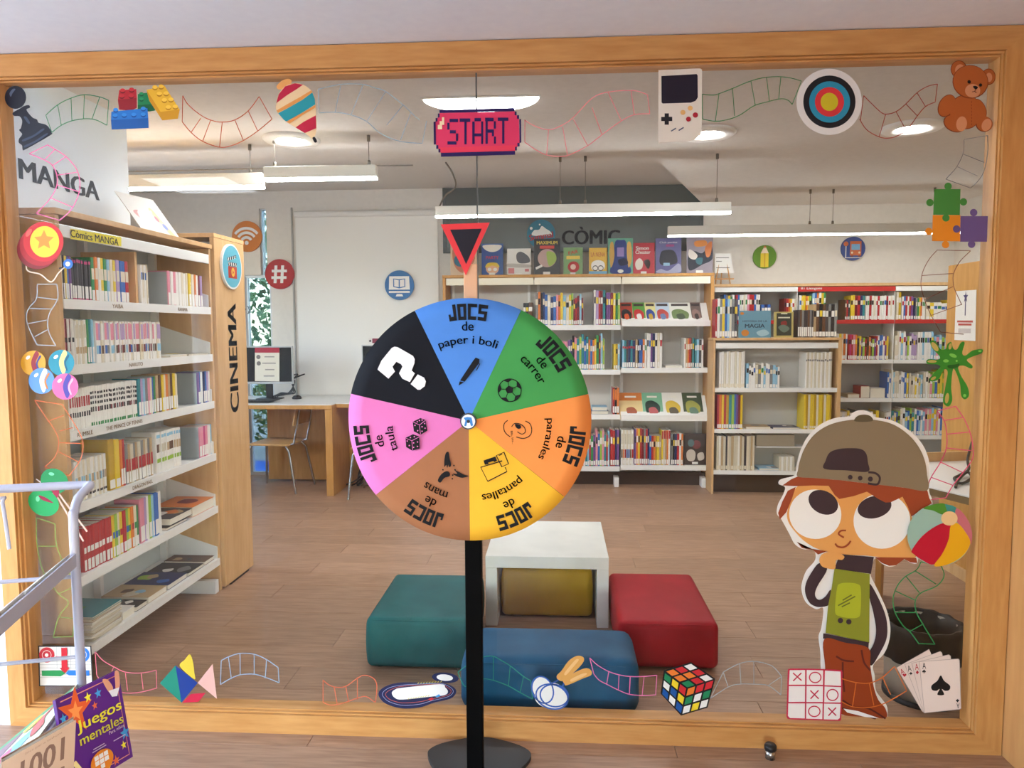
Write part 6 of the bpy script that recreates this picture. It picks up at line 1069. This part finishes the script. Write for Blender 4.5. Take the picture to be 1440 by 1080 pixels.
ladder('orange ladder line between the marbles and the diabolo', (198, 98, 50), [C_((195, 92), (260, 190), (315, 270), (330, 335), (310, 410), (250, 468)), C_((350, 115), (410, 210), (455, 290), (468, 350), (450, 430), (390, 515))], pr(C_, (195, 92), (350, 115), (270, 210), (360, 175), (335, 265), (410, 245), (335, 330), (468, 335), (330, 380), (445, 440), (250, 465), (390, 515)))
ladder('silver-blue ladder line between the yo-yo and the marbles', (158, 166, 174), [B((210, 440), (205, 520), (165, 570), (148, 620), (165, 690), (210, 780)), B((320, 440), (325, 520), (280, 600), (268, 660), (280, 720), (315, 785))], pr(B, (210, 440), (320, 438), (210, 512), (320, 525), (165, 575), (290, 578), (160, 660), (265, 640), (195, 735), (275, 690), (210, 780), (315, 785)))
ladder('pink ladder line crossing the MANGA lettering', (216, 108, 158), [A((165, 625), (250, 660), (295, 690), (320, 745), (318, 810), (280, 880), (205, 960)), A((268, 575), (310, 600), (370, 640), (430, 710), (450, 790), (440, 860), (400, 940), (335, 1000))], pr(A, (165, 625), (268, 575), (250, 660), (310, 600), (295, 692), (370, 642), (325, 745), (440, 728), (320, 800), (450, 840), (282, 872), (408, 925), (205, 960), (335, 1000)), 1.1)
# ================================================================== GAME WHEEL
YW = 2.27
wc = pY(659, 592, YW); RW = .3835; pxm = -.272
wh = thing('prize_wheel', 'tall game wheel with seven coloured fabric sectors on a black stand', 'wheel', (pxm, 2.33, 0))
BLKM = mat((4, 4, 5), .6, .06, 0, 'black_metal'); BASEM = mat((44, 46, 48), .5, .4, 0, 'charcoal_plastic')
bp = smooth_pts([(-.178, .135), (-.12, .185), (0, .222), (.12, .185), (.178, .135), (.172, .08), (.13, .0), (.10, -.10), (.13, -.20), (.06, -.25), (-.06, -.25), (-.13, -.20), (-.10, -.10), (-.13, .0), (-.172, .08)], 4)
MB().prism([(pxm+x, 2.33+y, 0) for x, y in bp], (0, 0, .014), BASEM).build('base', wh)
boxo('pole', wh, pxm-.027, pxm+.027, 2.312, 2.352, .0145, 1.50, BLKM, .003)
boxo('pointer_arm', wh, pxm-.0205, pxm+.0215, 2.300, 2.3115, 1.42, 1.70, mat((224, 176, 140), .6, .2, 0, 'plain_wood'), .002)
tr = [pY(*p, 2.296) for p in ((619.5, 315.5), (688.5, 313), (655, 387))]
pt_ = MB().prism([tuple(p) for p in tr], (0, .0035, 0), mat((226, 56, 62), .5, .3, 0, 'red_card')).build('pointer_triangle', wh)
tr2 = [pY(*p, 2.2952) for p in ((633, 323), (677.5, 321.5), (655.5, 371.5))]; MB().add([tuple(p) for p in tr2], [(0, 2, 1)], mat((36, 34, 44), .6, .2, 0, 'black_card')).build('triangle_center', pt_)
secs = [('blue', (84, 142, 226)), ('green', (72, 158, 84)), ('orange', (244, 152, 80)), ('yellow', (246, 190, 58)), ('brown', (168, 112, 78)), ('pink', (224, 124, 190)), ('black', (24, 26, 34))]
def fabm(c, nm): 
    a = tuple(max(0, int(v*.965)) for v in c); return noisy(nm, a, c, (1, 1, 1), 9, 4, .75, .15, .04)
STEP = 2*math.pi/7; parts = {}
MB().prism([(wc[0]+(RW-.004)*math.cos(t), YW+.004, wc[2]+(RW-.004)*math.sin(t)) for t in [2*math.pi*i/84 for i in range(84)]], (0, .022, 0), mat((60, 60, 62), .7, .2, 0, 'wheel_board')).build('backing_board', wh)
for i, (nm, col) in enumerate(secs):
    a0, a1 = i*STEP-STEP/2+.001, i*STEP+STEP/2-.001; n = 18; mt = fabm(col, nm+'_fabric'); vs, fs = [], []
    nr = 8
    for k in range(nr+1):
        r_ = RW*k/nr
        for j in range(n+1):
            th = a0+(a1-a0)*j/n; wv = .0009*math.sin(th*9+k)*(k/nr)
            vs.append((wc[0]+r_*math.sin(th), YW+.0035-wv-.0012, wc[2]+r_*math.cos(th)))
    for k in range(nr):
        for j in range(n): q = k*(n+1)+j; fs.append([q, q+1, q+n+2, q+n+1])
    o0 = len(vs)
    for j in range(n+1): th = a0+(a1-a0)*j/n; vs.append((wc[0]+RW*math.sin(th), YW+.026, wc[2]+RW*math.cos(th)))
    for j in range(n): fs.append([nr*(n+1)+j, nr*(n+1)+j+1, o0+j+1, o0+j])
    s_ = MB().add(vs, fs, mt, True).build('fabric_sector', wh); tag(s_, '%s fabric sector' % nm); parts[nm] = s_
SW = Sheet(lambda x, y: pY(x, y, YW-.0006), (0, -1, 0), .0006)
INKW = mat((22, 22, 26), .7, .2, 0, 'felt_black')
def warp(vs, i, r0):
    th0 = i*STEP; out = []
    for x, y in vs:
        a = th0+x/r0; r_ = r0+y; out.append((wc[0]+r_*math.sin(a), YW-.0012, wc[2]+r_*math.cos(a)))
    return out
def jocs():
    vs, fs = [], []; s = .27
    def b(x0, y0, x1, y1):
        o = len(vs); vs.extend([(x0, y0), (x1, y0), (x1, y1), (x0, y1)]); fs.append([o, o+1, o+2, o+3])
    J = [(.45, 0, .72, 1.0), (0, 0, .45, .25), (0, .25, .2, .42)]; O = [(0, 0, .26, 1), (.52, 0, .78, 1), (.26, 0, .52, .2), (.26, .8, .52, 1)]
    Cc = [(0, 0, .26, 1), (.26, 0, .8, .22), (.26, .78, .8, 1)]; S = [(0, .78, .8, 1), (0, .58, .25, .78), (0, .4, .8, .6), (.55, .2, .8, .4), (0, 0, .8, .22)]
    x = 0
    for g_ in (J, O, Cc, S):
        for q in g_: b(q[0]+x, q[1], q[2]+x, q[3])
        x += max(q[2] for q in g_)+.14
    w = x-.14; k = .122/w
    return [((a-w/2)*k, (c-.5)*.050) for a, c in vs], fs
words = ['paper i boli', 'carrer', 'paraules', 'pantalles', 'mans', 'taula']; wid = [.187, .102, .132, .140, .080, .082]; hgt = [.034, .019, .031, .034, .019, .027]
rad = [(.89, .775, .655), (.895, .775, .675), (.895, .775, .66), (.885, .765, .64), (.87, .75, .64), (.895, .765, .665)]
jv, jf = jocs()
for i in range(6):
    par = parts[secs[i][0]]; r1, r2, r3 = rad[i]
    MB().add(warp(jv, i, RW*r1), jf, INKW).build('title_lettering', par)
    vs, fs = text_fit('de', .038, .029, .016); MB().add(warp(vs, i, RW*r2), fs, INKW).build('lettering', par)
    vs, fs = text_fit(words[i], wid[i], hgt[i], .014); MB().add(warp(vs, i, RW*r3), fs, INKW).build('lettering', par)
W_ = off(480, 400); W2 = off(480, 560)
art(SW, parts['blue'], [('pen_icon', INKW, 'p', W_((660, 569), (666, 545), (690, 550)), W_((668, 540), (742, 428), (756, 411), (777, 420), (776, 442), (694, 547))), ('pen_icon', INKW, 'r', 1.2, W_((764, 440), (779, 446), (760, 484)))], 2)
pent = lambda cx, cy, r, rot: W_(*[(cx+r*math.cos(math.radians(rot+72*k)), cy+r*math.sin(math.radians(rot+72*k))) for k in range(5)])
art(SW, parts['green'], [('ball_icon', INKW, 'rc', 1.3, W_(*ell(947, 595, 65, 64, 0, 36))), ('ball_icon', INKW, 'p', pent(945, 592, 24, -100), *[W_(*[(947+a*math.cos(math.radians(b)), 595+a*math.sin(math.radians(b))) for a, b in ((63, t-22), (63, t-8), (63, t+8), (63, t+22), (44, t))]) for t in (-100, -28, 44, 116, 188)]), ('ball_icon', INKW, 'r', 1.0, *[W_((945+24*math.cos(math.radians(t)), 592+24*math.sin(math.radians(t))), (947+44*math.cos(math.radians(t)), 595+44*math.sin(math.radians(t)))) for t in (-100, -28, 44, 116, 188)])], 2)
art(SW, parts['orange'], [('mouth_icon', INKW, 'rs', 1.1, W_((936, 764), (916, 784), (916, 820), (930, 842), (950, 856)), W_((1035, 768), (1062, 785), (1071, 820), (1060, 850), (1025, 866), (984, 858)), W_((958, 800), (975, 782), (1005, 785), (1030, 805), (1034, 830), (1015, 842), (990, 828))), ('mouth_icon', INKW, 's', W_((978, 785), (1004, 790), (1010, 806), (996, 812), (982, 802))), ('mouth_lettering', INKW, 't', 'Bla, bla...', W_((962, 862))[0], 19, 3.2, 82, 0)], 2)
art(SW, parts['yellow'], [('screen_icon', INKW, 'r', 1.6, W2((905, 352), (784, 388), (824, 467), (932, 412), (922, 388))), ('screen_icon', INKW, 'p', W2((800, 350), (866, 327), (876, 350), (862, 358), (856, 352), (826, 362), (830, 370), (808, 374))), ('phone_icon', INKW, 'rc', 1.6, W2((872, 322), (915, 303), (941, 368), (903, 385))), ('phone_icon', INKW, 'r', 1.2, W2((886, 322), (905, 313)))], 2)
art(SW, parts['brown'], [('hand_icon', INKW, 's', W2((588, 308), (604, 303), (610, 340), (618, 372), (610, 388), (602, 374), (596, 392), (590, 376), (580, 385), (580, 345)), W2((543, 462), (560, 430), (590, 410), (610, 420), (608, 438), (580, 448), (558, 474)), W2((716, 437), (680, 447), (648, 438), (628, 424), (652, 424), (638, 404), (662, 414), (690, 430))), ('hand_icon', INKW, 'p', *[W2(*ell(x, y, 4.5, 4.5, 0, 10)) for x, y in ((572, 402), (634, 378), (627, 432), (640, 402), (625, 452))])], 2)
pk = mat((224, 124, 190), .75, .15, 0, 'pink_felt')
def die(q, dots): return [('die_icon', INKW, 'p', W_(*q[0])), ('die_icon', pk, 'r', .7, *[W_(*l) for l in q[1]]), ('die_icon', pk, 'p', *[W_(*ell(x, y, 4, 4, 0, 8)) for x, y in dots])]
art(SW, parts['pink'], die((((402, 772), (445, 751), (474, 762), (484, 822), (446, 846), (408, 826)), [((404, 773), (440, 790), (446, 844)), ((440, 790), (474, 764))]), ((440, 765), (428, 772), (455, 762), (415, 792), (430, 822), (455, 800), (470, 782), (455, 825), (472, 808)))+die((((362, 862), (404, 842), (440, 854), (442, 922), (400, 934), (366, 914)), [((364, 864), (398, 878), (402, 932)), ((398, 878), (440, 856))]), ((390, 860), (412, 855), (372, 880), (384, 905), (408, 890), (430, 885), (408, 915), (430, 910))), 2)
art(SW, parts['black'], [('question_mark', (232, 232, 236), 'p', W_((204, 478), (226, 428), (284, 357), (300, 350), (318, 353), (404, 402), (413, 420), (412, 442), (396, 484), (414, 500), (386, 549), (344, 530), (325, 500), (344, 462), (336, 448), (310, 435), (288, 462), (302, 490), (266, 530)), W_((430, 506), (466, 524), (476, 545), (470, 572), (444, 592), (430, 592), (390, 560)))], 2)
hub = MB()
hub.prism([(wc[0]+.0255*math.cos(t), YW-.010, wc[2]+.0255*math.sin(t)) for t in [2*math.pi*i/28 for i in range(28)]], (0, .010, 0), mat((30, 40, 66), .4, .4, 0, 'navy_plastic')); hb = hub.build('hub', wh)
SH = Sheet(lambda u, v: Vector((wc[0]+u*.0255, YW-.0103, wc[2]-v*.0255)), (0, -1, 0), .0004)
art(SH, hb, [('hub_face', (232, 236, 240), 'p', ell(0, 0, .85)), ('hub_symbol', (50, 130, 206), 'p', [(-.5, .55), (-.35, -.1), (-.55, -.45), (-.1, -.55), (.4, -.5), (.5, -.1), (.6, .5), (.35, .6), (.2, .15), (-.15, .2), (-.25, .6)]), ('hub_pin', (28, 30, 40), 'p', ell(.02, .0, .2))])

# ================================================================== BOOK RACK IN THE LOBBY
LAV = mat((176, 178, 196), .4, .4, .15, 'lavender_enamel')
u_ = Vector((-.289, .957, 0)); v_ = Vector((-.957, -.289, 0))
P0 = Vector((-1.362, 1.95, 0)); DEP = .46; LEN = .95; zt = 1.029
rk = thing('book_rack', 'lavender tubular book rack with sloping shelves at the lower left', 'rack', (P0.x-.3, P0.y-.4, 0))
def at_(a, b, z): return P0+u_*a+v_*b+Vector((0, 0, z))
for a in (0, -LEN):
    ff = MB().tube(smooth_pts([at_(a, 0, .03), at_(a, 0, .45), at_(a, 0, .93), at_(a+.012, 0, .985), at_(a+.055, 0, 1.018), at_(a+.15, 0, 1.030), at_(a+.170, .012, 1.030), at_(a+.175, .05, 1.030), at_(a+.175, DEP*.5, 1.030), at_(a+.175, DEP-.05, 1.030), at_(a+.170, DEP-.012, 1.030), at_(a+.15, DEP, 1.030), at_(a+.055, DEP, 1.018), at_(a+.012, DEP, .985), at_(a, DEP, .93), at_(a, DEP, .45), at_(a, DEP, .03)], 3, False), .0125, LAV, 12)
    ff.build('end_frame', rk)
    for b in (0, DEP): MB().lathe([(0, 0), (.02, 0), (.022, .02), (.016, .032), (0, .032)], at_(a, b, 0), BLKM, 16).build('foot', rk)
SL = -.8; SD = .30                       # the shelves slope down away from the camera side
def rshelf(z, nm):
    q = [at_(0, .0, z), at_(-LEN, .0, z), at_(-LEN, SD, z+SD*SL), at_(0, SD, z+SD*SL)]
    MB().prism(q, (0, 0, -.006), LAV).build(nm, rk)
    q = [at_(0, -.006, z-.036), at_(-LEN, -.006, z-.036), at_(-LEN, -.006, z+.002), at_(0, -.006, z+.002)]; MB().prism(q, v_*.005, LAV).build('shelf_edge', rk)
    q = [at_(0, SD, z+SD*SL-.006), at_(-LEN, SD, z+SD*SL-.006), at_(-LEN, SD, z+SD*SL+.05), at_(0, SD, z+SD*SL+.05)]; MB().prism(q, v_*.006, LAV).build('shelf_lip', rk)
z1 = pY(103, 778, 1.95)[2]; z2 = pY(112, 962, 1.95)[2]
rshelf(z1, 'shelf'); rshelf(z2, 'shelf'); rshelf(.30, 'shelf')
for z_ in (pY(98, 802, 2.0)[2], pY(105, 912, 2.0)[2]): MB().tube([at_(.0, .0, z_), at_(.0, DEP, z_)], .006, LAV, 8).build('cross_bar', rk)
MB().tube(smooth_pts([at_(-.02, .155, z1+.03), at_(-.02, .165, z1+.16), at_(-.02, .175, z1+.172), at_(-.02, .40, z1+.172), at_(-.02, .41, z1+.16), at_(-.02, .41, z1+.08)], 4, False), .005, LAV, 8).build('book_stop', rk)
# magazines on the rack's shelves
def rack_mag(z, a0, a1, b0, b1, th, cover, label, arts, lift=0):
    c = at_((a0+a1)/2, (b0+b1)/2, 0); t = thing('magazine', label, 'magazine', tuple(at_(a0, b0, z+b0*SL+lift)), 'magazines on the lavender rack')
    sl = SL
    def pt(u, v, w): a = a0+(a1-a0)*u; b = b0+(b1-b0)*v; return at_(a, b, z+b*sl+lift+w)
    MB().prism([pt(0, 0, .001), pt(1, 0, .001), pt(1, 1, .001), pt(0, 1, .001)], (0, 0, th-.002), PAGE).build('page_block', t)
    MB().prism([pt(-.005, -.008, th-.001), pt(1.005, -.008, th-.001), pt(1.005, 1, th-.001), pt(-.005, 1, th-.001)], (0, 0, .001), mat(cover, .3, .45, 0, 'gloss_cover')).build('cover', t)
    sh_ = Sheet(lambda u, v: pt(u, v, th), (0, 0, 1), .0005); art(sh_, t, arts, 1)
rack_mag(z1, -.01, -.30, .012, .24, .010, (226, 222, 216), 'white magazine on the upper shelf of the lavender rack', [('art', (150, 110, 90), 'p', rect(.1, .3, .9, .9)), ('art', (120, 116, 112), 'p', rect(.3, .05, .5, .12))])
rack_mag(z1, -.31, -.62, .012, .25, .012, (214, 206, 196), 'pale magazine nearer the camera on the upper rack shelf', [('art', (166, 130, 104), 'p', rect(.1, .25, .9, .9))])
rack_mag(z2, -.008, -.30, .01, .26, .012, (206, 214, 176), 'colourful comic magazine on the lower shelf of the lavender rack', [('art', (40, 130, 70), 'p', [(0, .02), (.12, .02), (.14, .98), (0, .98)]), ('art', (122, 80, 96), 's', [(.15, .5), (.4, .55), (.6, .7), (.9, .8), (.8, .98), (.2, .98)]), ('art', (110, 170, 200), 's', [(.4, .3), (.7, .25), (.95, .5), (.9, .8), (.6, .75)]), ('art', (190, 60, 50), 's', [(.1, .1), (.3, .2), (.6, .1), (.7, .18), (.35, .3), (.15, .2)]), ('art', (206, 70, 110), 's', [(.5, .45), (.75, .4), (.8, .52), (.55, .58)]), ('art', (226, 196, 60), 's', [(.15, .3), (.28, .28), (.3, .42), (.18, .45)])])
rack_mag(z2, -.31, -.62, .01, .26, .010, (120, 190, 196), 'turquoise magazine nearer the camera on the lower rack shelf', [('art', (60, 140, 80), 's', [(.1, .4), (.5, .3), (.9, .5), (.6, .9), (.2, .8)]), ('art', (226, 220, 200), 'p', rect(.02, .02, .98, .2))])
# large books leaning out of the rack's lower tray
def lean_book(label, q, th, base, items, fan=False):
    q = [Vector(p) for p in q]; n = (q[1]-q[0]).cross(q[3]-q[0]).normalized()
    if n.dot(Vector(CAM)-q[0]) < 0: n = -n
    low_ = min(q, key=lambda p: p.z); t = thing('book', label, 'book', tuple(low_))
    bm_ = mat(base, .3, .45, 0, 'gloss_cover'); MB().prism(q, -n*.002, bm_).build('front_cover', t)
    c = sum(q, Vector())/4; q2 = [c+(p-c)*.975 for p in q]; MB().prism([p-n*.0022 for p in q2], -n*(th-.0044), PAGE).build('page_block', t)
    MB().prism([p-n*(th-.002) for p in q], -n*.002, bm_).build('back_cover', t)
    MB().prism([q[0]-n*.002, q[3]-n*.002, q[3]-n*(th-.002), q[0]-n*(th-.002)], (q[1]-q[0]).normalized()*.002, bm_).build('spine', t)
    if fan:
        for k in range(4): MB().prism([q2[0]-n*(th+.006*k), q2[1]-n*(th+.004+.014*k), q2[2]-n*(th+.004+.006*k), q2[3]-n*(th+.003*k)], -n*.0008, PAGE if k < 3 else bm_).build('page', t)
    sh_ = bil(q); sh_.n = n; art(sh_, t, items, 1); return t
YP = 1.80
tl, trr, br = pY(78, 985, YP-.06), pY(166, 942, YP+.10), pY(187, 1064, YP+.06); bl = tl+br-trr
PB = lean_book('purple book titled Juegos mentales leaning in front of the rack', [tl, trr, br, bl], .014, (88, 30, 130), [
    ('border', (226, 150, 120), 'r', .012, [(.06, .04), (.94, .05), (.95, .95), (.06, .94)]), ('star', (226, 96, 50), 'p', starp(.25, .21, .27, .11, 5, -80)), ('star', (244, 150, 80), 'p', starp(.25, .21, .12, .05, 5, -80)), ('small_star', (232, 220, 60), 'p', starp(.46, .13, .06, .025), starp(.88, .82, .05, .02), starp(.6, .96, .03, .012)), ('small_star', (70, 160, 220), 'p', starp(.62, .14, .06, .025), starp(.06, .22, .06, .025), starp(.93, .7, .08, .035), starp(.13, .4, .07, .03)), ('small_star', (226, 110, 70), 'p', starp(.54, .25, .05, .02), starp(.72, .93, .06, .025)),
    ('hands', (222, 160, 130), 's', [(.72, .02), (.8, .05), (.86, .16), (.8, .2), (.74, .1)], [(.93, .0), (.99, .02), (.97, .18), (.9, .2), (.91, .1)]), ('paper_boat', (230, 230, 236), 'p', [(.78, .17), (.96, .19), (.9, .27), (.82, .25)]),
    ('title', (236, 222, 60), 't', 'Juegos', (.58, .39), .72, .15, 0, .02), ('title', (214, 206, 60), 't', 'mentales', (.58, .53), .70, .10, 0, .015), ('title', (226, 210, 226), 't', 'Para niños', (.80, .61), .25, .035, 0, 0), ('print', (200, 180, 210), 'p', rect(.4, .68, .58, .69), rect(.38, .705, .6, .715), rect(.72, .71, .92, .72)), ('disc', (226, 134, 40), 'p', ell(.5, .85, .18, .12)), ('cards', (236, 232, 228), 'p', *[rect(.39+.075*i, .765+.055*j, .455+.075*i, .812+.055*j) for i in range(3) for j in range(3) if not (j == 2 and i != 1)]), ('figure', (222, 150, 120), 's', [(.0, .84), (.08, .78), (.2, .84), (.25, .98), (.1, 1.0), (.02, .94)]), ('figure', (60, 40, 36), 's', [(-.0, .8), (.06, .76), (.1, .8), (.04, .88)]), ('figure', (236, 214, 150), 'p', [(.06, .7), (.12, .69), (.19, .8), (.13, .82)])])
YQ = 1.45
zlow = min(bl[2], br[2]); tl, trr = pY(3, 1072, YQ-.05), pY(107, 1012, YQ+.05); dn = Vector((.012, -.06, zlow-tl[2])); 
lean_book('brown kraft-paper 1001 book in the bottom left corner', [Vector(tl), Vector(trr), Vector(trr)+dn, Vector(tl)+dn], .034, (176, 142, 116), [('title', (110, 78, 62), 't', '1001', (.55, .16), .60, .17, 0, .03), ('title', (110, 78, 62), 't', 'JOCS', (.62, .36), .5, .13, 0, .03), ('author', (140, 108, 88), 't', 'Jocs per a tothom', (.55, .035), .5, .02, 0, 0)], False)
# tray that carries the leaning books
zt_ = zlow-.001
MB().prism([(x, y, zt_-.006) for x, y in ((-1.36, 1.30), (-.93, 1.30), (-.96, 1.45), (-1.19, 1.80), (-1.36, 1.80))], (0, 0, .006), LAV).build('book_tray', rk)
MB().prism([(-1.36, 1.29, zt_-.006), (-.93, 1.29, zt_-.006), (-.93, 1.29, zt_+.03), (-1.36, 1.29, zt_+.03)], (0, .006, 0), LAV).build('tray_lip', rk)
MB().tube([(-1.30, 1.6, zt_-.012), tuple(at_(-.35, .02, zt_-.012))], .008, LAV, 8).build('tray_bracket', rk)
